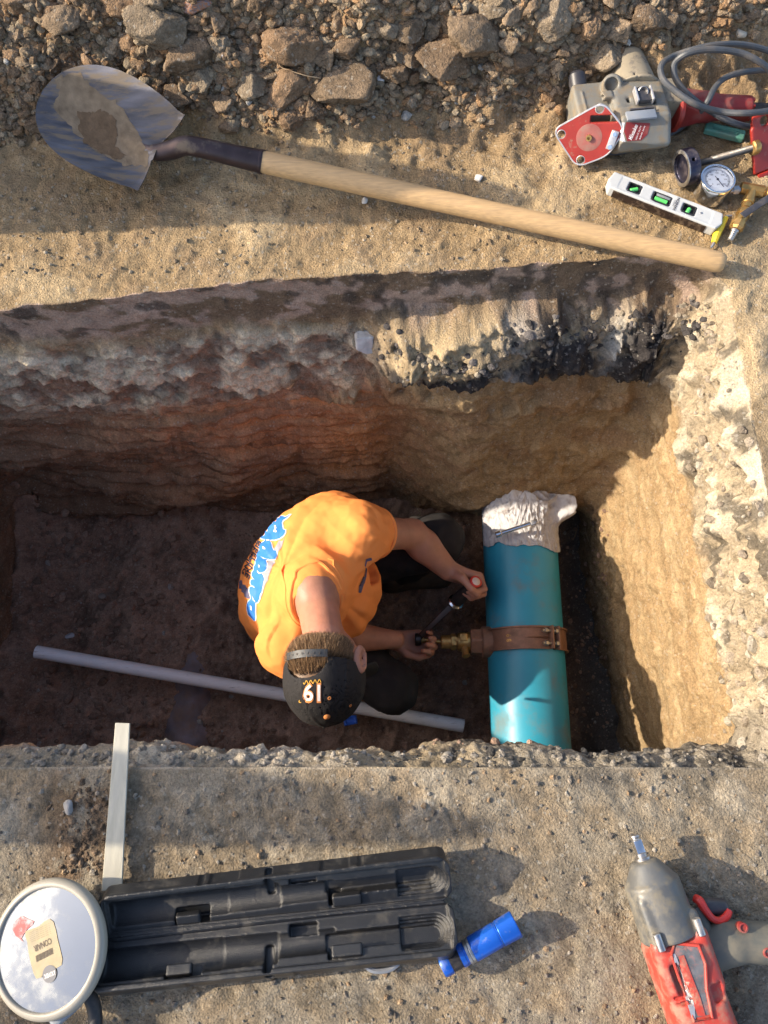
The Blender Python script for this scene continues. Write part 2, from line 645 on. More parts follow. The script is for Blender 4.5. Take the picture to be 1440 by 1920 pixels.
    cs = mixc(cs, sand_pale, ss(-vert, 0.15, 0.5) * 0.5)
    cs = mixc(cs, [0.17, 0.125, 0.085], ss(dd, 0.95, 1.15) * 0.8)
    cw = mixc(cw, cs, rs_)
    # near wall
    cn = np.tile([0.26, 0.235, 0.20], (len(Vf), 1))
    cn = mixc(cn, [0.40, 0.24, 0.14], (1 - ss(xs_, -0.35, 0.1)) * ss(dd, 0.13, 0.2))
    cn = mixc(cn, [0.42, 0.38, 0.33], ss(chn, 0.1, 0.4) * (1 - ss(xs_, 0.1, 0.2)))
    cn = mixc(cn, [0.30, 0.24, 0.155], gauss(xs_, 0.05, 0.14) * 0.7)
    cn = mixc(cn, [0.08, 0.075, 0.07], ss(fbm(Vf, 14, 4, 0.6, 19), 0.1, 0.35) * ss(xs_, 0.0, 0.15) * 0.85)
    cw = mixc(cw, cn, nearw)
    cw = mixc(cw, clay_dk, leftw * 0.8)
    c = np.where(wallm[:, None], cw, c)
    # overall fine tint
    c = c * (1 + 0.20 * fin[:, None] + 0.18 * mid[:, None])
    c = c * np.array([1.03, 0.98, 0.88])
    c = np.clip(c, 0.012, 0.8)

    # wall relief (positive = towards the hole)
    wdisp = wdisp * (1 - 0.75 * topb) * (1 - 0.45 * chk)
    n7 = fbm(Vf, 6, 3, 0.55, 61)
    br = np.clip(0.5 + 1.2 * n5, 0, 1.3)
    wdisp = wdisp + rb * (0.045 + 0.03 * br + 0.010 * np.clip(0.6 - w1, 0, 1) + 0.010 * np.clip(0.6 - c1, 0, 1) + 0.010 * fbm(Vf * [1, 1, 1.6], 30, 4, 0.6, 66))
    wdisp = wdisp + rb * 0.055 * gauss(xs_, 0.125, 0.12) * gauss(d, 0.2, 0.09)
    wdisp = wdisp + farw * (1 - Lk) * 0.03 * gauss(d, 0.40, 0.07) * ss(n7, -0.1, 0.3)
    rdg = 1 - np.minimum(1, np.abs(fbm(Vf * [1, 1, 1.8], 9, 4, 0.6, 62)) * 3.0)
    wdisp = wdisp + chk * (0.014 + 0.018 * np.clip(chn, -0.4, 0.6) - 0.007 * rdg + 0.007 * fbm(Vf * [1, 1, 1.7], 40, 3, 0.65, 63) - 0.005 * (1 - np.minimum(1, np.abs(fbm(Vf, 26, 2, 0.5, 68)) * 4)))
    wdisp = wdisp + led * (0.036 + 0.018 * fbm(Vf, 30, 4, 0.65, 64))
    wdisp = wdisp + clayk * (0.020 * strat + 0.010 * ss(strat, 0.0, 0.08) * ss(dd, 0.45, 0.6))
    # big slumped fold low on the left
    fold = np.sin((xs_ * 2.2 + d * 4.2) * 3.0 + big)
    wdisp = wdisp + clayk * (1 - ss(xs_, -0.55, -0.3)) * 0.03 * fold * ss(d, 0.5, 0.8)
    wdisp = wdisp - topb * 0.004 + topb * 0.02 * np.clip(0.35 - c1, 0, 1)
    wdisp = wdisp + rr_ * (0.020 + 0.028 * np.clip(n6, -0.5, 0.8) + 0.014 * np.clip(0.6 - w1, 0, 1) + 0.012 * np.clip(0.5 - c1, 0, 1) + 0.008 * fbm(Vf, 40, 3, 0.6, 65))
    wdisp = wdisp + rs_ * (0.005 * vert + 0.010 * n7 + 0.004 * fbm(Vf, 30, 3, 0.6, 88))
    wdisp = wdisp + nearw * (0.012 * n7 + 0.012 * np.clip(0.6 - w1, 0, 1) * (1 - ss(d, 0.2, 0.3)) - 0.006)
    # dark burrow near the top right corner
    wdisp = wdisp - rightw * 0.10 * gauss(Vf[:, 1], 0.485, 0.026) * gauss(d, 0.055, 0.022)
    # mouse-hole
    hole = P(1358, 722, -0.06)
    hd = np.linalg.norm((Vf - np.array([0.705, 0.50, -0.02])) / [0.05, 0.03, 0.03], axis=1)
    lip = np.where(wallm, ss(d, 0.0, 0.03), 0.0)
    wdisp = wdisp * lip
    lipg = np.where(~wallm, ss(Kf, 0.0, 0.03), 0.0)
    g_n = g_disp * (0.35 + 0.65 * lipg)
    Vn = Vf.copy()
    Vn[wallm] += Nf[wallm] * wdisp[wallm, None]
    Vn[~wallm, 2] += g_n[~wallm]
    # ragged lip
    rag = (0.0045 * fbm(Vf, 24, 4, 0.6, 71) + 0.0035 * mid) * np.where(wallm, 1 - ss(d, 0.0, 0.06), 1 - ss(Kf, 0.0, 0.03))
    Vn[:, 0] += rag * np.where(np.abs(pf) > 0.97, 1, 0)
    Vn[:, 1] += rag * np.where(qf > 0.9, 1.0, 0.22)

    idx = np.arange(R * n).reshape(R, n)
    a = idx[:-1]
    b_ = np.roll(idx, -1, 1)[:-1]
    c_ = np.roll(idx, -1, 1)[1:]
    d_ = idx[1:]
    quads = np.stack([a, d_, c_, b_], 2)
    gq = quads[:nd_].reshape(-1, 4)
    wq = quads[nd_:].reshape(-1, 4)

    def sub(qd):
        u, inv = np.unique(qd, return_inverse=True)
        return Vn[u], inv.reshape(-1, 4), c[u]
    # orientation: make ground normals point up
    v0 = Vn[gq[len(gq) // 2]]
    if np.cross(v0[1] - v0[0], v0[2] - v0[0])[2] < 0:
        gq = gq[:, ::-1]
        wq = wq[:, ::-1]
    out = []
    for nm, qd in (('ground', gq), ('trench_wall', wq)):
        vv, qq, cc2 = sub(qd)
        me = mesh_np(nm, vv, qq, None, cc2)
        o = obj(nm, me, M_SOIL)
        o['kind'] = 'structure'
        out.append((o, vv, qq))
    return out


def build_floor():
    xs = np.arange(-1.45, 0.95, 0.0065)
    ys = np.arange(-0.2, 1.0, 0.0065)
    X, Y = np.meshgrid(xs, ys)
    n = X.size
    V = np.stack([X.ravel(), Y.ravel(), np.zeros(n)], 1)
    x, y, _ = V.T
    big = fbm(V, 3.5, 3, 0.5, 41)
    mid = fbm(V, 15, 4, 0.55, 42)
    fin = fbm(V, 60, 3, 0.6, 43)
    w1, w2, wi = worley(V, 30, 5.1)
    u1, _, _ = worley(V, 70, 15.1)
    crumb = ss(fbm(V, 5, 3, 0.5, 90), -0.1, 0.35)
    z = FLOOR_Z + 0.030 * big + 0.018 * mid + 0.005 * fin + crumb * (0.034 * np.clip(0.6 - w1, 0, 1) + 0.008 * np.clip(0.6 - u1, 0, 1))
    # crumbs heap on the left, slumped foot of the far wall, bench round the pipe
    z += 0.05 * gauss(x, -0.85, 0.3) * gauss(y, 0.5, 0.2)
    z += 0.10 * ss(y, 0.66, 0.86)
    z += 0.10 * (1 - ss(x, -1.25, -1.05))
    z += 0.10 * ss(x, 0.60, 0.74)
    # the old buried main on the left shows as a long low hump
    hump = np.clip(1 - ((x + 0.665) / 0.105) ** 2, 0, 1) ** 0.5
    dk = np.array([0.30, 0.195, 0.14])
    c = np.tile(dk, (n, 1))
    c = c * (1 + 0.35 * mid[:, None] + 0.3 * fin[:, None] + 0.3 * big[:, None])
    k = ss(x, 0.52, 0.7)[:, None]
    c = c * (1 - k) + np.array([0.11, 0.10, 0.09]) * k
    c = np.clip(c, 0.01, 1)
    V[:, 2] = z
    idx = np.arange(n).reshape(X.shape)
    q = np.stack([idx[:-1, :-1], idx[:-1, 1:], idx[1:, 1:], idx[1:, :-1]], 2).reshape(-1, 4)
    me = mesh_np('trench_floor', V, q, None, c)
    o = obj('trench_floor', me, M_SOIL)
    o['kind'] = 'structure'
    return (o, V, q)


TERR = build_ground() + [build_floor()]
_tv, _tq, _o = [], [], 0
for _ob, vv, qq in TERR:
    _tv.append(vv)
    _tq.append(qq + _o)
    _o += len(vv)
_tv = np.concatenate(_tv)
_tq = np.concatenate(_tq)
# only the middle region goes in the look-up tree
_cen = _tv[_tq[:, 0]]
_m = (np.abs(_cen[:, 0]) < 1.45) & (np.abs(_cen[:, 1] - 0.6) < 1.3)
TREE = BVHTree.FromPolygons(_tv.tolist(), _tq[_m].tolist())


def hit(px, py):
    d = ray(px, py).normalized()
    h = TREE.ray_cast(Vector((0, 0, CAM_H)), d)
    return h[0]


def gz(x, y, top=1.2):
    h = TREE.ray_cast(Vector((x, y, top)), Vector((0, 0, -1)))
    return h[0].z if h[0] else 0.0

# ------------------------------------------------------------------ solid modelling on a grid
class Solid:
    """signed distance field on a grid; union, cut, and a smooth skin drawn round it"""

    def __init__(self, lo, hi, h):
        self.lo = np.array(lo, np.float32)
        self.h = h
        self.n = np.maximum(np.ceil((np.array(hi) - self.lo) / h).astype(int) + 1, 4)
        self.F = np.full(self.n, 0.5, np.float32)

    def _win(self, lo, hi, m):
        a = np.clip(np.floor((np.array(lo) - m - self.lo) / self.h).astype(int), 0, self.n)
        b = np.clip(np.ceil((np.array(hi) + m - self.lo) / self.h).astype(int) + 1, 0, self.n)
        if np.any(b <= a):
            return None
        ax = [(self.lo[i] + self.h * np.arange(a[i], b[i])).astype(np.float32) for i in range(3)]
        return (slice(a[0], b[0]), slice(a[1], b[1]), slice(a[2], b[2])), ax[0][:, None, None], ax[1][None, :, None], ax[2][None, None, :]

    def op(self, fn, lo, hi, mode='u', k=0.0):
        w = self._win(lo, hi, k + 3 * self.h)
        if w is None:
            return self
        s, X, Y, Z = w
        d = fn(X, Y, Z)
        f = self.F[s]
        if mode == 's':
            if k > 0:
                h = np.clip(0.5 - 0.5 * (f + d) / k, 0, 1)
                self.F[s] = f * (1 - h) + (-d) * h + k * h * (1 - h)
            else:
                self.F[s] = np.maximum(f, -d)
        else:
            if k > 0:
                h = np.clip(0.5 + 0.5 * (f - d) / k, 0, 1)
                self.F[s] = f * (1 - h) + d * h - k * h * (1 - h)
            else:
                self.F[s] = np.minimum(f, d)
        return self

    def cone(self, a, b, ra, rb=None, mode='u', k=0.0):
        a = np.array(a, np.float32); b = np.array(b, np.float32)
        rb = ra if rb is None else rb
        ab = b - a
        L2 = float(ab @ ab) + 1e-12

        def fn(X, Y, Z):
            x, y, z = X - a[0], Y - a[1], Z - a[2]
            t = np.clip((x * ab[0] + y * ab[1] + z * ab[2]) / L2, 0, 1)
            return np.sqrt((x - t * ab[0]) ** 2 + (y - t * ab[1]) ** 2 + (z - t * ab[2]) ** 2) - (ra + (rb - ra) * t)
        r = max(ra, rb)
        return self.op(fn, np.minimum(a, b) - r, np.maximum(a, b) + r, mode, k)

    def chain(self, pts, rs, mode='u', k=0.0):
        for i in range(len(pts) - 1):
            self.cone(pts[i], pts[i + 1], rs[i], rs[i + 1], mode, k)
        return self

    def ell(self, c, r, R=None, mode='u', k=0.0):
        c = np.array(c, np.float32); r = np.array(r, np.float32)
        R = np.eye(3, dtype=np.float32) if R is None else np.array(R, np.float32)

        def fn(X, Y, Z):
            x, y, z = X - c[0], Y - c[1], Z - c[2]
            q = [x * R[0, i] + y * R[1, i] + z * R[2, i] for i in range(3)]
            k0 = np.sqrt(sum((q[i] / r[i]) ** 2 for i in range(3)))
            k1 = np.sqrt(sum((q[i] / r[i] ** 2) ** 2 for i in range(3))) + 1e-9
            return k0 * (k0 - 1) / k1
        m = float(r.max())
        return self.op(fn, c - m, c + m, mode, k)

    def box(self, c, half, R=None, rnd=0.0, mode='u', k=0.0):
        c = np.array(c, np.float32); hf = np.array(half, np.float32) - rnd
        R = np.eye(3, dtype=np.float32) if R is None else np.array(R, np.float32)

        def fn(X, Y, Z):
            x, y, z = X - c[0], Y - c[1], Z - c[2]
            q = [np.abs(x * R[0, i] + y * R[1, i] + z * R[2, i]) - hf[i] for i in range(3)]
            o = np.sqrt(sum(np.maximum(v, 0) ** 2 for v in q))
            return o + np.minimum(np.maximum(q[0], np.maximum(q[1], q[2])), 0) - rnd
        m = float(np.linalg.norm(np.array(half)))
        ext = np.abs(R) @ np.array(half, np.float32)
        return self.op(fn, c - ext, c + ext, mode, k)

    def cyl(self, a, b, r, rb=None, rnd=0.0, mode='u', k=0.0):
        a = np.array(a, np.float32); b = np.array(b, np.float32)
        rb = r if rb is None else rb
        L = float(np.linalg.norm(b - a)); u = (b - a) / L

        def fn(X, Y, Z):
            x, y, z = X - a[0], Y - a[1], Z - a[2]
            t = x * u[0] + y * u[1] + z * u[2]
            rad = np.sqrt(np.maximum(x * x + y * y + z * z - t * t, 0))
            tt = np.clip(t / L, 0, 1)
            q0 = rad - (r + (rb - r) * tt) + rnd
            q1 = np.abs(t - L / 2) - L / 2 + rnd
            return np.sqrt(np.maximum(q0, 0) ** 2 + np.maximum(q1, 0) ** 2) + np.minimum(np.maximum(q0, q1), 0) - rnd
        m = max(r, rb)
        return self.op(fn, np.minimum(a, b) - m, np.maximum(a, b) + m, mode, k)

    def half(self, p, n, k=0.0):
        """keep the side the normal points away from"""
        p = np.array(p, np.float32); n = np.array(n, np.float32); n = n / np.linalg.norm(n)
        return self.op(lambda X, Y, Z: -((X - p[0]) * n[0] + (Y - p[1]) * n[1] + (Z - p[2]) * n[2]) + 0 * X * Y * Z,
                       self.lo, self.lo + self.n * self.h, 's', k)

    def skin(self):
        F = self.F
        F = F.copy()
        F[0] = F[-1] = 0.5
        F[:, 0] = F[:, -1] = 0.5
        F[:, :, 0] = F[:, :, -1] = 0.5
        S = F < 0
        # cells with a sign change
        c = np.zeros(np.array(F.shape) - 1, np.int8)
        for a in (0, 1):
            for b in (0, 1):
                for d in (0, 1):
                    c += S[a:F.shape[0] - 1 + a, b:F.shape[1] - 1 + b, d:F.shape[2] - 1 + d]
        act = (c > 0) & (c < 8)
        ci = np.argwhere(act)
        idx = np.full(act.shape, -1, np.int64)
        idx[act] = np.arange(len(ci))
        sumv = np.zeros((len(ci), 3), np.float32)
        cnt = np.zeros(len(ci), np.float32)
        quads = []
        for ax in range(3):
            o1, o2 = [(1, 2), (2, 0), (0, 1)][ax]
            sh = list(F.shape)
            s0 = [slice(None)] * 3
            s1 = [slice(None)] * 3
            s0[ax] = slice(0, sh[ax] - 1)
            s1[ax] = slice(1, sh[ax])
            cr = S[tuple(s0)] != S[tuple(s1)]
            e = np.argwhere(cr)
            f0 = F[tuple(s0)][cr]
            f1 = F[tuple(s1)][cr]
            t = f0 / (f0 - f1)
            pt = e.astype(np.float32)
            pt[:, ax] += t
            cells = []
            for d1, d2 in ((0, 0), (-1, 0), (-1, -1), (0, -1)):
                cc = e.copy()
                cc[:, o1] += d1
                cc[:, o2] += d2
                k = idx[cc[:, 0], cc[:, 1], cc[:, 2]]
                np.add.at(sumv, k, pt)
                np.add.at(cnt, k, 1)
                cells.append(k)
            q = np.stack(cells, 1)
            flip = f0 > 0
            q[flip] = q[flip][:, ::-1]
            quads.append(q)
        v = sumv / cnt[:, None] * self.h + self.lo
        return v, np.concatenate(quads)[:, ::-1].copy()

    def mesh(self, name, colf=None, dispf=None, smooth_it=0):
        v, q = self.skin()
        if len(v) == 0:
            raise RuntimeError('empty solid ' + name)
        for _ in range(smooth_it):
            s = np.zeros_like(v); c = np.zeros(len(v))
            for i in range(4):
                for j in (1, 3):
                    np.add.at(s, q[:, i], v[q[:, (i + j) % 4]])
                    np.add.at(c, q[:, i], 1)
            v = v * 0.4 + 0.6 * s / c[:, None]
        if dispf is not None:
            nn = vnormals(v, q)
            v = v + nn * dispf(v, nn)[:, None]
        return mesh_np(name, v, q, None, None if colf is None else colf(v))


def vnormals(v, q):
    fn = np.cross(v[q[:, 2]] - v[q[:, 0]], v[q[:, 3]] - v[q[:, 1]])
    n = np.zeros_like(v)
    for i in range(4):
        np.add.at(n, q[:, i], fn)
    return n / (np.linalg.norm(n, axis=1)[:, None] + 1e-12)


# ------------------------------------------------------------------ plain shapes, world coordinates
def unit(v):
    v = np.array(v, float)
    return v / np.linalg.norm(v)


def frame(x, up=(0, 0, 1)):
    """columns: x axis along x, z axis near up"""
    x = unit(x)
    y = unit(np.cross(up, x))
    z = np.cross(x, y)
    return np.stack([x, y, z], 1)


class Geo:
    """collects shapes into one mesh"""

    def __init__(self, O=(0, 0, 0), R=None, s=1.0):
        self.v, self.f, self.c = [], [], []
        self.n = 0
        self.O = np.array(O, float)
        self.R = np.eye(3) if R is None else np.array(R, float)
        self.s = s

    def add(self, v, f):
        v = np.asarray(v, float)
        self.v.append(self.O + (v * self.s) @ self.R.T)
        self.f += [[i + self.n for i in q] for q in f]
        self.n += len(v)
        return self

    def box(self, c, size, R=None, bev=0.0):
        bm = bmesh.new()
        bmesh.ops.create_cube(bm, size=1)
        for w in bm.verts:
            w.co = Vector((w.co.x * size[0], w.co.y * size[1], w.co.z * size[2]))
        if bev > 0:
            bmesh.ops.bevel(bm, geom=bm.edges[:] + bm.verts[:], offset=min(bev, min(size) * 0.45), segments=2, affect='EDGES', profile=0.5)
        self._bm(bm, c, R)
        return self

    def _bm(self, bm, c=(0, 0, 0), R=None):
        bm.verts.index_update()
        v = np.array([w.co[:] for w in bm.verts])
        if R is not None:
            v = v @ np.array(R).T
        v = v + np.array(c)
        self.add(v, [[w.index for w in f.verts] for f in bm.faces])
        bm.free()

    def prism(self, outline, z0, z1, bev=0.0, c=(0, 0, 0), R=None, holes=()):
        bm = bmesh.new()
        vs_ = [bm.verts.new((x, y, z0)) for x, y in outline]
        f = bm.faces.new(vs_)
        r = bmesh.ops.extrude_face_region(bm, geom=[f])
        for e in r['geom']:
            if isinstance(e, bmesh.types.BMVert):
                e.co.z = z1
        bmesh.ops.recalc_face_normals(bm, faces=bm.faces)
        if bev > 0:
            es = [e for e in bm.edges if abs(e.verts[0].co.z - e.verts[1].co.z) < 1e-9]
            bmesh.ops.bevel(bm, geom=es, offset=bev, segments=2, affect='EDGES', profile=0.5)
        self._bm(bm, c, R)
        return self

    def lathe(self, a, b, prof, n=24, cap=True):
        """prof: (t, r) along a->b, t in metres from a"""
        a = np.array(a, float)
        F = frame(np.array(b, float) - a, (0, 0, 1) if abs(unit(np.array(b, float) - a)[2]) < 0.95 else (0, 1, 0))
        v, f = [], []
        for t, r in prof:
            for k in range(n):
                w = 2 * math.pi * k / n
                v.append(a + F[:, 0] * t + F[:, 1] * math.cos(w) * r + F[:, 2] * math.sin(w) * r)
        m = len(prof)
        for i in range(m - 1):
            for k in range(n):
                k2 = (k + 1) % n
                f.append([i * n + k, i * n + k2, (i + 1) * n + k2, (i + 1) * n + k])
        if cap:
            if prof[0][1] > 1e-5:
                f.append([k for k in range(n)][::-1])
            if prof[-1][1] > 1e-5:
                f.append([(m - 1) * n + k for k in range(n)])
        return self.add(v, f)

    def cyl(self, a, b, r, rb=None, n=24, bev=0.0):
        rb = r if rb is None else rb
        L = float(np.linalg.norm(np.array(b, float) - np.array(a, float)))
        if bev:
            return self.lathe(a, b, [(0, r - bev), (bev, r), (L - bev, rb), (L, rb - bev)], n)
        return self.lathe(a, b, [(0, r), (L, rb)], n)

    def tube(self, pts, r, n=10, sub=6, closed=False):
        pts = [np.array(p, float) for p in pts]
        if sub > 1:
            P_ = [pts[0] * 2 - pts[1]] + pts + [pts[-1] * 2 - pts[-2]]
            out = []
            for i in range(1, len(P_) - 2):
                for j in range(sub):
                    t = j / sub
                    a, b, c, d = P_[i - 1:i + 3]
                    out.append(0.5 * ((2 * b) + (c - a) * t + (2 * a - 5 * b + 4 * c - d) * t * t + (3 * b - a - 3 * c + d) * t ** 3))
            out.append(pts[-1])
            pts = out
        m = len(pts)
        rs = r if isinstance(r, (list, tuple, np.ndarray)) else None
        v, f = [], []
        up = None
        for i, p in enumerate(pts):
            t = unit(pts[min(i + 1, m - 1)] - pts[max(i - 1, 0)])
            if up is None:
                up = unit(np.cross(t, [0, 0, 1] if abs(t[2]) < 0.9 else [1, 0, 0]))
            up = unit(up - t * (up @ t))
            w = np.cross(t, up)
            rr = r if rs is None else float(np.interp(i / (m - 1), np.linspace(0, 1, len(rs)), rs))
            for k in range(n):
                a = 2 * math.pi * k / n
                v.append(p + up * math.cos(a) * rr + w * math.sin(a) * rr)
        for i in range(m - 1):
            for k in range(n):
                k2 = (k + 1) % n
                f.append([i * n + k, (i + 1) * n + k, (i + 1) * n + k2, i * n + k2])
        f.append(list(range(n)))
        f.append([(m - 1) * n + k for k in range(n)][::-1])
        return self.add(v, f)

    def mesh(self, name, smooth=True, sharp=35):
        me = bpy.data.meshes.new(name)
        me.from_pydata(np.concatenate(self.v).tolist(), [], self.f)
        me.update()
        bm = bmesh.new()
        bm.from_mesh(me)
        bmesh.ops.recalc_face_normals(bm, faces=bm.faces)
        if smooth:
            lim = math.radians(sharp)
            for f in bm.faces:
                f.smooth = True
            for e in bm.edges:
                if len(e.link_faces) == 2 and e.calc_face_angle(0) > lim:
                    e.smooth = False
        bm.to_mesh(me)
        bm.free()
        return me


def text_geo(body, size, extrude=0.0, bold=0.0, align='CENTER', shear=0.0, xs=1.0):
    cu = bpy.data.curves.new('t', 'FONT')
    cu.body = body
    cu.size = size
    cu.extrude = extrude
    cu.offset = bold
    cu.align_x = align
    cu.align_y = 'CENTER'
    cu.shear = shear
    cu.resolution_u = 3
    to = bpy.data.objects.new('t', cu)
    COL.objects.link(to)
    dg = bpy.context.evaluated_depsgraph_get()
    me = bpy.data.meshes.new_from_object(to.evaluated_get(dg))
    bpy.data.objects.remove(to)
    bpy.data.curves.remove(cu)
    for v in me.vertices:
        v.co.x *= xs
    return me


def flat_text(name, body, size, O, R, m, parent, lift=0.0006, **kw):
    """lettering lying in the plane of frame R (x right, y up, z out) at O"""
    me = text_geo(body, size, **kw)
    R = np.array(R)
    for v in me.vertices:
        p = np.array(O) + R @ np.array([v.co.x, v.co.y, v.co.z + lift])
        v.co = Vector(p)
    return obj(name, me, m, parent)


def wrap(me, O, X, Y, tree, lift=0.0015, N=None, seg=0.006):
    """press flat xy geometry onto a surface: cast along -N from the plane O + xX + yY"""
    bm = bmesh.new()
    bm.from_mesh(me)
    bmesh.ops.triangulate(bm, faces=bm.faces)
    for _ in range(5):
        es = [e for e in bm.edges if e.calc_length() > seg]
        if not es:
            break
        bmesh.ops.subdivide_edges(bm, edges=es, cuts=1)
        bmesh.ops.triangulate(bm, faces=bm.faces)
    O = np.array(O); X = unit(X); Y = np.array(Y, float); Y = unit(Y - X * (Y @ X))
    N = np.cross(X, Y) if N is None else unit(N)
    bad = []
    for v in bm.verts:
        p = O + X * v.co.x + Y * v.co.y
        h = tree.ray_cast(Vector(p + N * 0.4), Vector(-N))
        if h[0] is None:
            bad.append(v)
            continue
        v.co = h[0] + h[1] * (lift + v.co.z) * (1 if h[1].dot(Vector(N)) > 0 else -1)
    bmesh.ops.delete(bm, geom=bad, context='VERTS')
    bm.to_mesh(me)
    bm.free()
    return me


def tree_of(o):
    me = o.data
    off = o.location.copy()
    q = o.parent
    while q is not None:
        off += q.location
        q = q.parent
    vs_ = [v.co + off for v in me.vertices]
    return BVHTree.FromPolygons(vs_, [list(p.vertices) for p in me.polygons])


def outline_mesh(pts, name='patch'):
    me = bpy.data.meshes.new(name)
    me.from_pydata([(x, y, 0) for x, y in pts], [], [list(range(len(pts)))])
    return me

# ------------------------------------------------------------------ the blue main and its fittings
M_PIPE = mat('blue_plastic', (0.030, 0.29, 0.42), rough=0.42, var=0.10, vscale=9, dirt=0.6, dirt_col=(0.20, 0.17, 0.12), dscale=8, dlo=0.52, dhi=0.70)
M_BRONZE = mat('bronze_casting', (0.26, 0.135, 0.085), rough=0.55, metal=0.35, var=0.2, vscale=60, bump=0.25, bscale=300, dirt=0.5, dirt_col=(0.16, 0.10, 0.07), dscale=40)
M_BRASS = mat('brass', (0.45, 0.27, 0.09), rough=0.36, metal=0.85, var=0.2, vscale=60, dirt=0.6, dirt_col=(0.13, 0.085, 0.035), dscale=40)
M_STEEL = mat('worn_steel', (0.42, 0.41, 0.40), rough=0.34, metal=0.95, var=0.15, vscale=80, dirt=0.3, dscale=50)
M_CHROME = mat('chrome', (0.72, 0.73, 0.75), rough=0.14, metal=1.0, var=0.05, dirt=0.25, dirt_col=(0.3, 0.26, 0.2), dscale=60, dlo=0.55, dhi=0.7)
M_BLACKRUB = mat('black_rubber', (0.022, 0.022, 0.024), rough=0.6, var=0.2, dirt=0.35, dirt_col=(0.12, 0.10, 0.08), dscale=40)
M_DARKMETAL = mat('dark_steel', (0.05, 0.045, 0.045), rough=0.4, metal=0.8, var=0.2)

PZ = -0.965
PR = 0.115
pxc = P(990, 1300, PZ).x
pipe = Geo()
y0p, y1p = -0.14, 0.84
pipe.lathe((pxc, y0p, PZ), (pxc, y1p, PZ), [(0, PR)] + [(t, PR) for t in np.linspace(0.02, 0.96, 40)] + [(0.98, PR)], n=72)
pipe_o = obj('water_main', pipe.mesh('water_main'), M_PIPE)
tag(pipe_o, 'large blue plastic water main crossing the trench to the right of the kneeling man', 'pipe')

wire = Geo()
wire.tube([(P(1037, 1040, -1.0).x, 0.70, -0.99), P(1041, 1060, -1.0), P(1050, 1200, -1.0), P(1058, 1300, -1.01), P(1066, 1395, -1.0), (P(1066, 1395, -1.0).x + 0.003, -0.1, -1.0)], 0.006, n=8)
tag(obj('tracer_wire', wire.mesh('tracer_wire'), M_BLACKRUB), 'thin dark tracer wire running along the right side of the blue pipe', 'wire')

# saddle clamp
cy = P(985, 1195, PZ + PR).y
sad = thing('pipe_saddle', 'bronze saddle clamp strapped around the blue pipe with its boss to the left', 'clamp', (pxc, cy, PZ))
hw = 0.031


def band(a0, a1, r0, r1, w, n=40, taper=None):
    g = Geo()
    v, f = [], []
    for i in range(n + 1):
        a = math.radians(a0 + (a1 - a0) * i / n)
        ww = w if taper is None else taper(i / n) * w
        for r, s in ((r0, -1), (r1, -1), (r1, 1), (r0, 1)):
            v.append((pxc + math.cos(a) * r, cy + s * ww, PZ + math.sin(a) * r))
    for i in range(n):
        for k in range(4):
            k2 = (k + 1) % 4
            f.append([i * 4 + k, i * 4 + k2, (i + 1) * 4 + k2, (i + 1) * 4 + k])
    f.append([0, 1, 2, 3]); f.append([n * 4 + k for k in (3, 2, 1, 0)])
    g.add(v, f)
    return g


g = band(200, 64, PR + 0.0005, PR + 0.007, hw)
# rims along both edges
for s in (-1, 1):
    b2 = band(196, 64, PR + 0.006, PR + 0.0125, 0.0022)
    for vv in b2.v:
        vv[:, 1] += s * hw
    g.v += b2.v
    g.f += [[i + g.n for i in q] for q in b2.f]
    g.n += b2.n
band_o = obj('band', g.mesh('band'), M_BRONZE, sad)
g = band(56, -200, PR + 0.0005, PR + 0.007, hw, 60)
for s in (-1, 1):
    b2 = band(56, -60, PR + 0.006, PR + 0.0115, 0.0022)
    for vv in b2.v:
        vv[:, 1] += s * hw
    g.v += b2.v
    g.f += [[i + g.n for i in q] for q in b2.f]
    g.n += b2.n
obj('strap', g.mesh('strap'), M_BRONZE, sad)
# lugs with the two bolts, wedge rib
for a_, nm in ((66, 'lug'), (56.5, 'lug')):
    a = math.radians(a_)
    rad = np.array([math.cos(a), 0, math.sin(a)]); tan = np.array([-math.sin(a), 0, math.cos(a)])
    g = Geo()
    g.box(np.array([pxc, cy, PZ]) + rad * (PR + 0.014), (0.030, 0.066, 0.005), np.stack([rad, [0, 1, 0], tan], 1), 0.001)
    obj(nm, g.mesh(nm), M_BRONZE, sad)
for s in (-1, 1):
    a = math.radians(70)
    rad = np.array([math.cos(a), 0, math.sin(a)]); tan = np.array([-math.sin(a), 0, math.cos(a)])
    c0 = np.array([pxc, cy + s * 0.018, PZ]) + rad * (PR + 0.017)
    g = Geo()
    g.cyl(c0 - tan * 0.026, c0 + tan * 0.020, 0.0045, n=10)
    g.cyl(c0 + tan * 0.004, c0 + tan * 0.013, 0.0085, n=6)
    g.cyl(c0 - tan * 0.030, c0 - tan * 0.022, 0.0085, n=6)
    obj('bolt', g.mesh('bolt'), M_STEEL, sad)
g = Geo()
a0, a1 = 100, 70
vv = []
for i in range(9):
    t = i / 8
    a = math.radians(a0 + (a1 - a0) * t)
    for r, s in ((PR + 0.006, -1), (PR + 0.007 + 0.013 * t, 0), (PR + 0.006, 1)):
        vv.append((pxc + math.cos(a) * r, cy + s * (0.001 + 0.004 * t), PZ + math.sin(a) * r))
g.add(vv, [[i * 3 + k, i * 3 + k + 1, (i + 1) * 3 + k + 1, (i + 1) * 3 + k] for i in range(8) for k in (0, 1)])
obj('rib', g.mesh('rib'), M_BRONZE, sad)
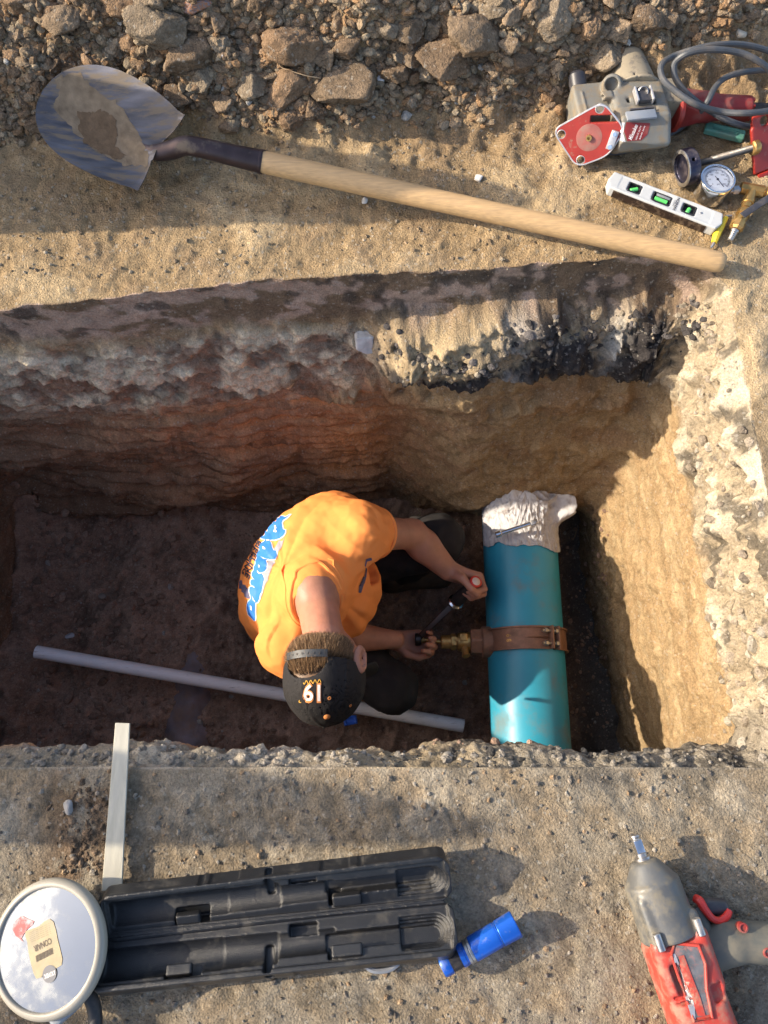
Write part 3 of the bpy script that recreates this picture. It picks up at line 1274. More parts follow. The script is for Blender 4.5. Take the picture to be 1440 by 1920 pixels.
# boss: square-shouldered hexagonal outlet on the left flank
ax_z = PZ + 0.015
bx = pxc - PR
S = Solid((bx - 0.08, cy - 0.06, PZ - 0.06), (bx + 0.06, cy + 0.06, PZ + 0.09), 0.0022)
S.cyl((bx - 0.055, cy, ax_z), (bx + 0.03, cy, ax_z), 0.040, 0.044, rnd=0.004)
S.box((bx + 0.0, cy, ax_z + 0.028), (0.02, 0.026, 0.020), rnd=0.003)
S.cyl((bx - 0.08, cy, ax_z), (bx - 0.04, cy, ax_z), 0.022, mode='s')
for k in range(6):
    a = math.radians(60 * k + 0)
    n_ = np.array([0, math.cos(a), math.sin(a)])
    S.half(np.array([bx - 0.03, cy, ax_z]) + n_ * 0.0365, n_)
S.cyl((bx - 0.02, cy, ax_z), (bx + 0.03, cy, ax_z), 0.046, 0.047, rnd=0.004, k=0.004)
bo = S.mesh('outlet_boss')
obj('outlet_boss', bo, M_BRONZE, sad)
# cast characters on the band
tm = text_geo('8 9', 0.018)
wrap(tm, (pxc - 0.065, cy, PZ + 0.3), (0, 1, 0), (-1, 0, 0), tree_of(band_o), lift=0.0012, N=(0, 0, 1))
obj('cast_mark', tm, M_BRASS, sad)

# corporation stop
x0 = bx - 0.052
cs = thing('corporation_stop', 'brass corporation stop valve screwed into the bronze saddle boss', 'valve', (x0 - 0.04, cy, ax_z))
g = Geo()
g.lathe((x0 + 0.01, cy, ax_z), (x0 - 0.1, cy, ax_z), [(0, .020), (.012, .020), (.013, .029), (.018, .030), (.024, .0275), (.040, .0285), (.050, .0265), (.052, .021), (.056, .021)], n=32)
obj('valve_body', g.mesh('valve_body'), M_BRASS, cs)
g = Geo()
g.cyl((x0 - 0.045, cy, ax_z), (x0 - 0.060, cy, ax_z), 0.025, n=6, bev=0.001)
obj('hex_nut', g.mesh('hex_nut'), M_BRASS, cs)
g = Geo()
g.lathe((x0 - 0.058, cy, ax_z), (x0 - 0.1, cy, ax_z), [(0, .020), (.004, .0205), (.03, .0205), (.032, .018), (.026, .016), (.026, .0)], n=32)
obj('outlet', g.mesh('outlet'), M_BRASS, cs)
g = Geo()
g.box((x0 - 0.024, cy + 0.010, ax_z + 0.029), (0.022, 0.022, 0.008), None, 0.0015)
g.cyl((x0 - 0.045, cy + 0.004, ax_z + 0.026), (x0 - 0.045, cy + 0.004, ax_z + 0.031), 0.005, n=12)
obj('stem_flat', g.mesh('stem_flat'), M_BRASS, cs)
g = Geo()
g.cyl((x0 - 0.020, cy - 0.018, ax_z + 0.012), (x0 - 0.018, cy - 0.040, ax_z + 0.024), 0.012, 0.010, n=16, bev=0.001)
g.cyl((x0 - 0.018, cy - 0.038, ax_z + 0.022), (x0 - 0.017, cy - 0.046, ax_z + 0.026), 0.0125, n=6, bev=0.001)
obj('bleed_port', g.mesh('bleed_port'), M_BRASS, cs)
g = Geo()
g.lathe((x0 + 0.013, cy, ax_z), (x0, cy, ax_z), [(0, .0295), (.004, .0300), (.008, .0295)], n=32)
obj('sealant_ring', g.mesh('sealant_ring'), mat('green_sealant', (0.06, 0.12, 0.03), rough=0.4), cs)

# ------------------------------------------------------------------ rag and socket extension on the pipe
M_RAG = mat('rag_cotton', (0.50, 0.49, 0.495), rough=0.95, var=0.1, vscale=60, bump=0.6, bscale=420, dirt=0.6, dirt_col=(0.20, 0.14, 0.11), dscale=36, dlo=0.52, dhi=0.68)
ry = P(970, 1000, PZ + PR).y


def build_rag():
    nu, nv = 240, 150
    u = np.linspace(-1, 1, nu); v = np.linspace(0, 1, nv)
    U, Vv = np.meshgrid(u, v)
    U = U.ravel(); Vv = Vv.ravel()
    ang = math.pi / 2 - U * 1.28 + 0.04
    p2 = np.stack([U * 2, Vv * 1.3, 0 * U], 1)
    fold = fbm(p2, 2.2, 4, 0.5, 5)
    y = ry - 0.040 + 0.175 * Vv + 0.012 * U * U - 0.014 * (1 - Vv) * U + 0.018 * fbm(p2, 1.4, 2, 0.5, 9) * 1.0
    bunch = ss(Vv, 0.45, 0.8)
    fr = np.abs(fbm(p2 * [1.0, 1.8, 1], 1.6, 2, 0.45, 31))
    wv = Vv * 4.6 + 0.55 * gn(p2 * [1.1, 1.2, 1] + 8) + 0.25 * U
    rid = (1 - np.abs(np.sin(wv * math.pi * 0.5))) ** 1.6
    sml = 1 - np.minimum(1, np.abs(gn(p2 * [1.6, 4.0, 1] + 3)) * 3.5)
    edge_ = 1 - ss(np.abs(U), 0.80, 1.0)
    r = PR + 0.003 + 0.003 * np.abs(fold) + bunch * edge_ * (0.006 + 0.022 * rid * (0.5 + fr)) + 0.0055 * sml * (0.3 + bunch) + 0.0022 * (1 - np.minimum(1, np.abs(gn(p2 * [6, 4, 1] + 5)) * 4))
    r = np.maximum(r, PR + 0.004)
    x = pxc + np.cos(ang) * r
    z = PZ + np.sin(ang) * r
    # the right corner sticks out past the pipe
    k = ss(U, 0.60, 1.0) * ss(Vv, 0.40, 0.62) * (1 - ss(Vv, 0.86, 1.0))
    x = x + k * 0.045
    z = z + k * 0.060
    V = np.stack([x, y, z], 1)
    V = V + 0.0022 * np.stack([fbm(p2, 5, 2, 0.5, 1), fbm(p2, 5, 2, 0.5, 2), fbm(p2, 5, 2, 0.5, 3)], 1)
    idx = np.arange(nu * nv).reshape(nv, nu)
    q = np.stack([idx[:-1, :-1], idx[1:, :-1], idx[1:, 1:], idx[:-1, 1:]], 2).reshape(-1, 4)
    # thickness
    nn = vnormals(V, q)
    if nn[nv * nu // 2][2] < 0:
        nn = -nn
    V2 = np.concatenate([V + nn * 0.0012, V - nn * 0.0012])
    q2 = np.concatenate([q, q[:, ::-1] + nu * nv])
    ring = np.concatenate([idx[0], idx[1:, -1], idx[-1, ::-1][1:], idx[::-1, 0][1:-1]])
    r2 = np.roll(ring, -1)
    q3 = np.stack([ring, r2, r2 + nu * nv, ring + nu * nv], 1)
    return mesh_np('rag', V2, np.concatenate([q2, q3]))


rag = obj('rag', build_rag(), M_RAG)
tag(rag, 'dirty white rag draped over the far end of the blue pipe', 'rag')
rt = tree_of(rag)


def on(tree, x, y, z=0.2):
    h = tree.ray_cast(Vector((x, y, z)), Vector((0, 0, -1)))
    return h[0]


zt = PZ + PR + 0.030
ea = np.array(P(929, 1003, zt)); eb = np.array(P(1006, 978, zt + 0.012))
for e in (ea, eb):
    h = on(rt, e[0], e[1])
    if h is not None:
        e[2] = max(e[2], h.z + 0.007)
mid_e = (ea + eb) / 2
h = on(rt, mid_e[0], mid_e[1])
if h is not None and h.z + 0.007 > mid_e[2]:
    ea[2] += h.z + 0.007 - mid_e[2]; eb[2] += h.z + 0.007 - mid_e[2]
Lx = float(np.linalg.norm(eb - ea))
ext = thing('socket_extension', 'chrome socket extension bar lying on the dirty white rag', 'tool', tuple(ea))
g = Geo(); g.lathe(ea, eb, [(0, .0085), (.001, .0095), (.016, .0095), (.019, .0062)], n=20); obj('socket', g.mesh('socket'), M_CHROME, ext)
g = Geo(); g.lathe(ea + (eb - ea) * 0.14, eb, [(0, .0062), (Lx * .70, .0062)], n=16); obj('shaft', g.mesh('shaft'), M_CHROME, ext)
g = Geo(); g.box(eb - (eb - ea) / Lx * 0.008, (0.022, 0.015, 0.013), frame(eb - ea), 0.002); obj('drive_end', g.mesh('drive_end'), M_STEEL, ext)

# ------------------------------------------------------------------ loose white pipe on the floor
M_PVC = mat('white_plastic_pipe', (0.82, 0.80, 0.80), rough=0.4, var=0.06, dirt=0.6, dirt_col=(0.13, 0.09, 0.07), dscale=16, dlo=0.60, dhi=0.72, stretch=((1, 8, 8), (0, 0, 0.13)))
pa = np.array(P(68, 1222, -1.10)); pb = np.array(P(869, 1361, -1.16))
g = Geo()
Lp = float(np.linalg.norm(pb - pa))
g.lathe(pa, pb, [(0.02, 0.016), (0, 0.016), (0, 0.0205)] + [(t, 0.0205) for t in np.linspace(0.05, Lp - 0.062, 20)] + [(Lp - .060, .0210), (Lp - .001, .0210), (Lp, 0.0205), (Lp, 0.016), (Lp - 0.05, 0.016), (Lp - 0.05, 0)], n=32)
tag(obj('conduit', g.mesh('conduit'), M_PVC), 'long white plastic conduit lying across the dark trench floor under the man', 'pipe')

# old buried main on the left
M_OLD = mat('corroded_iron', (0.20, 0.17, 0.185), rough=0.7, metal=0.2, var=0.5, vscale=14, bump=0.8, bscale=90, dirt=0.85, dirt_col=(0.24, 0.155, 0.11), dscale=12, dlo=0.42, dhi=0.62)
ox = P(345, 1250, -1.17).x
S = Solid((ox - 0.12, -0.12, -1.34), (ox + 0.12, 0.62, -1.10), 0.006)
S.cyl((ox, -0.1, -1.285), (ox + 0.01, 0.52, -1.33), 0.085, rnd=0.01)
old = obj('old_iron_main', S.mesh('old_iron_main', dispf=lambda v, n: 0.006 * fbm(v, 14, 4, 0.55, 3)), M_OLD)
tag(old, 'corroded old pipe half buried in the dark floor left of the man', 'pipe')

# ------------------------------------------------------------------ the man
M_SKIN = mat('skin', (0.44, 0.215, 0.145), rough=0.5, var=0.10, vscale=35, bump=0.25, bscale=260, sub=0.12, spec=0.4)
M_SHIRT = mat('orange_cotton', (0.96, 0.325, 0.085), rough=0.9, var=0.05, vscale=14, bump=0.35, bscale=700, spec=0.2)
M_PANTS = mat('black_work_trousers', (0.011, 0.010, 0.012), rough=0.85, var=0.3, vscale=20, bump=0.4, bscale=350, dirt=0.12, dirt_col=(0.08, 0.065, 0.05), dscale=10)
M_BOOT = mat('boot_leather', (0.05, 0.035, 0.025), rough=0.7, var=0.3, dirt=0.6, dirt_col=(0.10, 0.075, 0.05))
M_CAP = mat('black_cap_cloth', (0.014, 0.0125, 0.013), rough=0.85, var=0.25, vscale=18, bump=0.5, bscale=500, dirt=0.15, dirt_col=(0.06, 0.042, 0.032), dscale=10, dlo=0.5, dhi=0.75)
M_HAIR = mat('brown_hair', (0.14, 0.075, 0.035), rough=0.55, var=0.35, vscale=60)
M_HAIRL = mat('fair_hair', (0.33, 0.20, 0.10), rough=0.5, var=0.35, vscale=60)

A = lambda px, py, z: np.array(P(px, py, z))
Ls = A(676, 998, -0.56); Rs = A(545, 1212, -0.60)
C7 = A(590, 1108, -0.50)
pel = A(545, 1120, -1.04)
s1 = A(545, 1108, -0.84)
s2 = A(562, 1098, -0.70)
Le = A(772, 1002, -0.74); Lw = A(843, 1070, -0.85)
Re = A(618, 1192, -0.86); Rw = A(742, 1199, -0.93)
Lh = A(575, 1070, -1.03); Lk_ = A(822, 1014, -0.89); La = A(735, 1080, -1.17)
Rh = A(555, 1165, -1.04); Rk = A(733, 1290, -0.98); Ra = A(610, 1215, -1.17)
hc = A(611, 1262, -0.43)
hu = unit([0.02, -0.98, 0.10])
hf = np.array([0.42, -0.10, -0.90]); hf = unit(hf - hu * (hf @ hu))
hl = np.cross(hu, hf)
HR = np.stack([hl, hf, hu], 1)          # left, face, up
sa = unit(Ls - Rs)
sp = C7 - pel; sp = unit(sp - sa * (sp @ sa))
bn = np.cross(sa, sp)                    # chest or back?
if bn[0] > 0:
    bn = -bn                             # back faces -x
TR = np.stack([sa, sp, bn], 1)


def hand(S, W, x, b, left, curls, thumb, s=1.0, spread=0.0):
    """wrist W, x towards the knuckles, b out of the back of the hand"""
    x = unit(x); b = np.array(b, float); b = unit(b - x * (b @ x))
    t = np.cross(x, b) if left else np.cross(b, x)
    L = lambda p: W + (x * p[0] + t * p[1] + b * p[2]) * s
    S.cone(L((0.0, 0.004, 0)), L((0.03, 0.005, 0)), 0.025 * s, 0.024 * s, k=0.012)
    for i, (o, ln) in enumerate(((0.029, 0.088), (0.010, 0.092), (-0.010, 0.088), (-0.028, 0.080))):
        S.cone(L((0.015, o * 0.45, 0)), L((ln - 0.004, o, 0)), 0.018 * s, 0.0125 * s, k=0.010)
    flen = [(0.042, 0.026, 0.021), (0.046, 0.030, 0.022), (0.043, 0.028, 0.022), (0.034, 0.021, 0.019)]
    tips = []
    for i, (o, ln) in enumerate(((0.029, 0.088), (0.010, 0.092), (-0.010, 0.088), (-0.028, 0.080))):
        p = np.array([ln, o, 0.001])
        a = 0.0
        r = [0.0105, 0.0095, 0.0088, 0.0078] if i < 3 else [0.009, 0.0082, 0.0076, 0.0068]
        cu = curls[i]
        for j in range(3):
            a += math.radians(cu[j])
            q = p + np.array([math.cos(a), spread * (1.5 - i) * 0.12, -math.sin(a)]) * flen[i][j]
            S.cone(L(p), L(q), r[j] * s, r[j + 1] * s, k=0.0035)
            S.ell(L(p), np.array([0.0112, 0.0112, 0.0112]) * s * (r[j] / 0.0105), k=0.003)
            p = q
        tips.append(L(p))
    th = [np.array(q) for q in thumb]
    rr = [0.0165, 0.0125, 0.0112, 0.0092]
    for j in range(len(th) - 1):
        S.cone(L(th[j]), L(th[j + 1]), rr[j] * s, rr[j + 1] * s, k=0.006)
    return L, tips


S = Solid((-0.46, 0.02, -1.24), (0.40, 0.72, -0.27), 0.0042)
# trunk and legs kept inside the clothes
S.cone(pel, s1, 0.10, 0.10, k=0.03).cone(s1, s2, 0.10, 0.11, k=0.03)
S.cone(Ls, Rs, 0.055, 0.055, k=0.04).cone(s2, C7, 0.09, 0.055, k=0.05)
S.cone(Lh, Lk_, 0.07, 0.05, k=0.02).cone(Lk_, La, 0.045, 0.03, k=0.02)
S.cone(Rh, Rk, 0.07, 0.05, k=0.02).cone(Rk, Ra, 0.045, 0.03, k=0.02)
# neck and head
nk = hc - hu * 0.078 - hf * 0.020 + hl * 0.004
S.cone(C7 + np.array([0.0, 0.0, -0.03]), nk, 0.053, 0.046, k=0.03)
S.ell(hc + hu * 0.005 - hf * 0.012, (0.076, 0.092, 0.098), HR, k=0.01)
S.ell(hc - hu * 0.045 + hf * 0.045, (0.056, 0.052, 0.062), HR, k=0.03)      # face and jaw
S.cone(hc + hf * 0.095 - hu * 0.012, hc + hf * 0.112 - hu * 0.040, 0.009, 0.014, k=0.012)  # nose
S.ell(hc + hf * 0.088 - hu * 0.070, (0.026, 0.014, 0.012), HR, k=0.008)      # mouth
for s_ in (-1, 1):
    S.ell(hc + hf * 0.088 - hu * 0.015 + hl * s_ * 0.030, (0.014, 0.010, 0.010), HR, mode='s', k=0.008)
    S.ell(hc + hf * 0.080 - hu * 0.015 + hl * s_ * 0.030, (0.012, 0.012, 0.012), HR)
    # ears: rim, hollow, lobe
    ec = hc + hl * s_ * 0.080 - hu * 0.022 - hf * 0.002
    ER = np.stack([unit(hl * s_ + hf * -0.45), unit(np.cross(unit(hl * s_ - hf * 0.45), hu)), hu], 1)
    S.ell(ec + hl * s_ * 0.010, (0.008, 0.021, 0.034), ER, k=0.006)
    S.ell(ec + hl * s_ * 0.016 + hf * 0.004, (0.006, 0.011, 0.020), ER, mode='s', k=0.003)
# arms
S.cone(Ls, Le, 0.052, 0.041, k=0.02)
m1 = Le + (Lw - Le) * 0.3
S.cone(Le, m1, 0.043, 0.042, k=0.02).cone(m1, Lw, 0.042, 0.027, k=0.02)
S.cone(Rs, Re, 0.052, 0.041, k=0.02)
m2 = Re + (Rw - Re) * 0.3
S.cone(Re, m2, 0.043, 0.041, k=0.02).cone(m2, Rw, 0.041, 0.027, k=0.02)
# left hand, a fist round the grip
grip_top = A(893, 1090, -0.775); grip_bot = A(857, 1126, -0.90)
gax = unit(grip_top - grip_bot)
xh = np.array([1.0, 0.0, 0.0]) * 0.93 + np.array([0, -0.22, 0.0]); xh = unit(xh - gax * (xh @ gax) * 0.85)
bh = np.cross(gax, xh)
if bh[1] < 0:
    bh = -bh
gc = grip_bot + gax * 0.60 * np.linalg.norm(grip_top - grip_bot)
# palm sits beside the grip
Wl = gc - xh * 0.070 + bh * 0.036
S.cone(m1, Wl, 0.040, 0.027, k=0.02)
hand(S, Wl, xh, bh, True, [(62, 80, 55)] * 4, [(0.012, 0.012, -0.010), (0.036, 0.036, -0.030), (0.066, 0.040, -0.054), (0.090, 0.026, -0.060)])
# right hand, cradling the drive end from below
drv = A(783, 1199, ax_z)
xr_ = unit([0.97, -0.10, -0.04]); br_ = np.array([-0.05, 0.05, -1.0])
Wr = drv - xr_ * 0.072 + np.array([0, -0.004, -0.034])
S.cone(m2, Wr, 0.040, 0.027, k=0.02)
hand(S, Wr, xr_, br_, False, [(50, 62, 35), (48, 60, 35), (42, 55, 30), (40, 50, 30)],
     [(0.012, 0.014, -0.006), (0.045, 0.040, -0.016), (0.080, 0.046, -0.016), (0.110, 0.036, -0.016)])


def skin_col(v):
    c = np.tile([0.43, 0.205, 0.135], (len(v), 1))
    n = fbm(v, 16, 4, 0.5, 2)[:, None]
    c = c * (1 + 0.16 * n)
    neck = np.clip(1 - np.linalg.norm((v - nk) / 0.16, axis=1), 0, 1)[:, None]
    c = c * (1 - 0.25 * neck) + np.array([0.55, 0.19, 0.12]) * 0.25 * neck
    for tp in (Wl + xh * 0.09, Wr + xr_ * 0.09):
        kk = np.clip(1 - np.linalg.norm(v - tp, axis=1) / 0.09, 0, 1)[:, None]
        c = c * (1 - 0.35 * kk * (0.5 + n)) + 0
    return np.clip(c, 0.03, 0.7)


M_SKIN2 = mat('skin_tone', rough=0.48, var=0.08, vscale=60, bump=0.3, bscale=240, sub=0.15, spec=0.4, attr=True)
man = obj('person', S.mesh('person', colf=skin_col, smooth_it=1), M_SKIN2)
tag(man, 'man in an orange shirt and black cap crouching in the trench beside the blue pipe', 'person')
body_tree = tree_of(man)

# shirt
S = Solid((-0.47, 0.02, -1.06), (0.16, 0.72, -0.34), 0.0045)
S.cone(pel + np.array([0, 0, 0.05]), s1, 0.150, 0.150, k=0.04)
S.ell(s1, (0.165, 0.14, 0.125), TR, k=0.05)
S.ell(s2 + bn * 0.01, (0.170, 0.17, 0.130), TR, k=0.06)
S.cone(Ls + bn * 0.002, Rs + bn * 0.01, 0.062, 0.064, k=0.07)
S.ell(A(612, 1006, -0.645), (0.135, 0.12, 0.105), TR, k=0.07)
S.ell(A(560, 1035, -0.66), (0.12, 0.12, 0.10), TR, k=0.06)
S.cone(C7 - sp * 0.03, s2, 0.085, 0.13, k=0.06)
mid_s = (Ls + Rs) / 2
S.ell(mid_s - np.array([0, 0, 0.17]) + np.array([0.042, 0, 0]), (0.13, 0.13, 0.085), TR, k=0.05)
lsl = Ls + (Le - Ls) * 0.30
rsl = Rs + (Re - Rs) * 0.45
S.cone(Ls, lsl, 0.068, 0.066, k=0.04)
S.cone(Rs, rsl, 0.080, 0.078, k=0.03)
# hollow sleeves and neck
nd_n = unit(nk - C7)
S.cone(C7 + nd_n * 0.062, nk + nd_n * 0.05, 0.058, 0.070, mode='s', k=0.006)
S.op(lambda X, Y, Z: np.maximum(-((X - lsl[0]) * (Le - Ls)[0] + (Y - lsl[1]) * (Le - Ls)[1] + (Z - lsl[2]) * (Le - Ls)[2]) / np.linalg.norm(Le - Ls) + 0.0,
     np.sqrt((X - lsl[0]) ** 2 + (Y - lsl[1]) ** 2 + (Z - lsl[2]) ** 2) - 0.14), lsl - 0.14, lsl + 0.14, 's')
S.cone(lsl - (Le - Ls) * 0.12, lsl + (Le - Ls) * 0.3, 0.058, 0.066, mode='s')
for kk in (-0.06,):
    S.half(pel + np.array([0, 0, kk]), (0, 0, -1))


def shirt_disp(v, n):
    # folds: run between the arm pit and the neck, and round the shoulder
    q = (v - C7) @ TR
    r1 = np.arctan2(q[:, 1] + 0.02, q[:, 0])
    rad = np.linalg.norm(q, axis=1)
    rib1 = np.abs(gn(np.stack([r1 * 2.6 + 4, rad * 4, 0 * rad], 1)))
    f = 0.015 * (0.35 - rib1) * ss(rad, 0.07, 0.16)
    loc = (v - Ls) @ TR
    a2 = gn(np.stack([loc[:, 0] * 26 + loc[:, 1] * 6, loc[:, 1] * 5, loc[:, 2] * 5], 1))
    near = np.exp(-(np.linalg.norm(loc - np.array([-0.05, 0.02, 0.0]), axis=1) / 0.13) ** 2)
    f = f + 0.008 * (np.abs(a2) ** 0.8 - 0.2) * near
    dr = fbm(v * [1.0, 1.0, 1.6], 6, 3, 0.5, 8)
    crs = np.minimum(1, np.abs(gn(v * [5, 5, 9] + 3.3)) * 4)
    f = f + 0.006 * dr + 0.006 * (crs - 0.7) + 0.0022 * fbm(v, 28, 2, 0.5, 3)
    return f


shirt = obj('shirt', S.mesh('shirt', dispf=shirt_disp, smooth_it=2), M_SHIRT, man)
st = tree_of(shirt)
# ribbed collar: rings round the neck opening pressed on the shirt
F_ = frame(nd_n, (0, 0, 1))
for rr_c, th in ((0.064, 0.0050), (0.074, 0.0022)):
    ring = []
    for k in range(40):
        a = 2 * math.pi * k / 40
        d = F_[:, 1] * math.cos(a) + F_[:, 2] * math.sin(a)
        o = C7 + nd_n * 0.06 + d * rr_c
        h = st.ray_cast(Vector(o), Vector(-nd_n))
        if h[0] is not None and (h[0] - Vector(o)).length < 0.14:
            ring.append(np.array(h[0] + h[1] * 0.0006))
    if len(ring) > 12:
        g = Geo(); g.tube(ring, th, n=8, sub=3)
        obj('collar', g.mesh('collar'), M_SHIRT, man)
# sleeve hem
d = unit(Le - Ls); F_ = frame(d)
g = Geo()
ring = []
for k in range(33):
    a = 2 * math.pi * k / 32
    w = F_[:, 1] * math.cos(a) + F_[:, 2] * math.sin(a)
    ring.append(lsl - d * 0.004 + w * 0.0665)
g.tube(ring, 0.0042, n=8, sub=2)
obj('sleeve_hem', g.mesh('sleeve_hem'), M_SHIRT, man)

# printing on the back: cast from the camera's side on to the cloth
M_INKB = mat('blue_print', (0.03, 0.20, 0.70), rough=0.6, var=0.05)
M_INKW = mat('white_print', (0.80, 0.76, 0.72), rough=0.7, var=0.05)
M_INKK = mat('black_print', (0.03, 0.03, 0.05), rough=0.7)
M_INKG = mat('grey_print', (0.34, 0.31, 0.34), rough=0.7, var=0.1)
M_INKN = mat('navy_print', (0.09, 0.085, 0.16), rough=0.7)


def px_patch(name, pts, m, parent, tree, zref, lift):
    """flat print with an outline given by points on the photo's cloth"""
    w = [A(x, y, zref) for x, y in pts]
    me = bpy.data.meshes.new(name)
    me.from_pydata([tuple(q) for q in w], [], [list(range(len(w)))])
    bm = bmesh.new(); bm.from_mesh(me)
    bmesh.ops.triangulate(bm, faces=bm.faces)
    for _ in range(5):
        es = [e for e in bm.edges if e.calc_length() > 0.007]
        if not es:
            break
        bmesh.ops.subdivide_edges(bm, edges=es, cuts=1)
        bmesh.ops.triangulate(bm, faces=bm.faces)
    bad = []
    C0 = Vector((0, 0, CAM_H))
    for v in bm.verts:
        dd = (v.co - C0).normalized()
        h = tree.ray_cast(C0, dd)
        if h[0] is None or (h[0] - v.co).length > 0.35:
            bad.append(v)
        else:
            nrm = h[1] if h[1].dot(dd) < 0 else -h[1]
            v.co = h[0] + nrm * lift
    bmesh.ops.delete(bm, geom=bad, context='VERTS')
    bmesh.ops.recalc_face_normals(bm, faces=bm.faces)
    bm.to_mesh(me); bm.free()
    return obj(name, me, m, parent)


def z2(pts, ox, oy, k):
    return [(ox + x / k, oy + y / k) for x, y in pts]


Zb = lambda pts: z2(pts, 440, 930, 7.2)
A_out = [(770, 245), (745, 255), (715, 275), (690, 285), (650, 275), (600, 270), (555, 290), (520, 320), (510, 345), (520, 370), (480, 405), (455, 440), (400, 460), (365, 500), (340, 540), (345, 570), (385, 590), (420, 595),
         (395, 620), (360, 640), (335, 690), (340, 730), (320, 760), (300, 800), (305, 840), (285, 880), (285, 920), (265, 950), (265, 990), (235, 1040), (232, 1075), (260, 1110), (220, 1140), (218, 1180), (235, 1215), (205, 1240), (200, 1290), (215, 1340), (225, 1385),
         (190, 1420), (172, 1470), (175, 1540), (190, 1600), (230, 1640), (265, 1680), (290, 1680), (295, 1640), (290, 1560), (295, 1450), (325, 1440), (350, 1390), (355, 1340), (380, 1300), (385, 1250), (395, 1190), (410, 1120), (400, 1075), (370, 1040), (410, 1030), (440, 980),
         (445, 930), (430, 880), (460, 860), (550, 862), (580, 800), (582, 745), (530, 735), (510, 690), (500, 640), (480, 605), (560, 600), (620, 580), (670, 540), (695, 495), (695, 460), (665, 450), (655, 400), (650, 370), (665, 335), (700, 315), (740, 280)]
cen = np.mean(np.array(A_out), 0)


def shrink(pts, d):
    p = np.array(pts, float)
    n = len(p)
    out = []
    area = 0.5 * sum(p[i][0] * p[(i + 1) % n][1] - p[(i + 1) % n][0] * p[i][1] for i in range(n))
    sg = 1 if area > 0 else -1
    for i in range(n):
        t = p[(i + 1) % n] - p[i - 1]
        t = t / (np.linalg.norm(t) + 1e-9)
        nn = np.array([-t[1], t[0]]) * sg
        out.append(tuple(p[i] + nn * d))
    return out


px_patch('print_outline', Zb(shrink(A_out, -8)), M_INKW, man, st, -0.52, 0.0016)
px_patch('print_letters', Zb(shrink(A_out, 5)), M_INKB, man, st, -0.52, 0.0028)
for i, pl in enumerate([[(600, 600), (650, 610), (675, 560), (640, 690), (615, 720), (590, 760), (520, 735), (560, 680), (580, 640)],
                        [(450, 870), (545, 875), (550, 905), (520, 930), (500, 985), (460, 1090), (455, 1140), (425, 1180), (400, 1250), (370, 1360), (355, 1360), (385, 1250), (405, 1130), (400, 1070), (385, 1040), (420, 1030), (445, 960)],
                        [(440, 370), (490, 385), (520, 370), (480, 430), (455, 410)],
                        [(145, 840), (180, 770), (200, 790), (165, 870)]]):
    px_patch('print_pipe', Zb(pl), M_INKG, man, st, -0.52, 0.0012)
px_patch('print_state', Zb([(62, 1135), (100, 1140), (115, 1195), (150, 1205), (165, 1240), (195, 1260), (198, 1300), (218, 1390), (180, 1385), (140, 1360), (130, 1315), (95, 1290), (95, 1255), (62, 1250)]), M_INKN, man, st, -0.60, 0.0012)
# highlights inside the blue letters
for pl in ([(545, 405), (560, 400), (575, 440), (560, 470), (580, 480), (570, 500), (535, 490), (550, 450)], [(385, 685), (420, 705), (428, 730), (395, 720)], [(335, 925), (352, 935), (350, 965), (335, 955)],
           [(220, 1470), (240, 1480), (245, 1540), (228, 1525)], [(318, 995), (345, 1035), (380, 1048), (350, 1058), (320, 1020)], [(355, 822), (410, 850), (470, 858), (400, 862)], [(235, 1085), (262, 1112), (290, 1128), (255, 1120)],
           [(240, 1210), (275, 1222), (290, 1240), (245, 1225)], [(245, 1340), (270, 1400), (300, 1440), (262, 1410)], [(440, 596), (480, 598), (478, 610), (435, 606)]):
    px_patch('print_highlight', Zb(pl), M_INKW, man, st, -0.52, 0.0036)


def px_text(name, body, size, a, b, m, tree, zref, lift, bold=0.0, xs=1.0, shear=0.0):
    """letters set along the line a->b (photo pixels), tops to the left of travel"""
    me = text_geo(body, 1.0, bold=bold, shear=shear)
    xs_ = [v.co.x for v in me.vertices]
    W = max(xs_) - min(xs_)
    a = np.array(a, float); b = np.array(b, float)
    L = np.linalg.norm(b - a)
    t = (b - a) / L
    n = np.array([t[1], -t[0]])
    bm = bmesh.new(); bm.from_mesh(me)
    bmesh.ops.triangulate(bm, faces=bm.faces)
    x0_ = min(xs_)
    for v in bm.verts:
        p = a + t * ((v.co.x - x0_) / W * L) + n * v.co.y * size
        v.co = P(p[0], p[1], zref)
    for _ in range(2):
        es = [e for e in bm.edges if e.calc_length() > 0.007]
        if not es:
            break
        bmesh.ops.subdivide_edges(bm, edges=es, cuts=1)
        bmesh.ops.triangulate(bm, faces=bm.faces)
    C0 = Vector((0, 0, CAM_H)); bad = []
    for v in bm.verts:
        dd = (v.co - C0).normalized()
        h = tree.ray_cast(C0, dd)
        if h[0] is None or (h[0] - v.co).length > 0.3:
            bad.append(v)
        else:
            nrm = h[1] if h[1].dot(dd) < 0 else -h[1]
            v.co = h[0] + nrm * lift
    bmesh.ops.delete(bm, geom=bad, context='VERTS')
    bm.to_mesh(me); bm.free()
    return obj(name, me, m, man)


px_text('print_line', 'PIPELINE', 13, (487, 1013), (463, 1085), M_INKK, st, -0.55, 0.0022, bold=0.02, shear=0.2)
px_text('print_line', 'TAPPING', 11, (481, 1013), (456.5, 1078), M_INKK, st, -0.55, 0.0022, bold=0.02, shear=0.2)
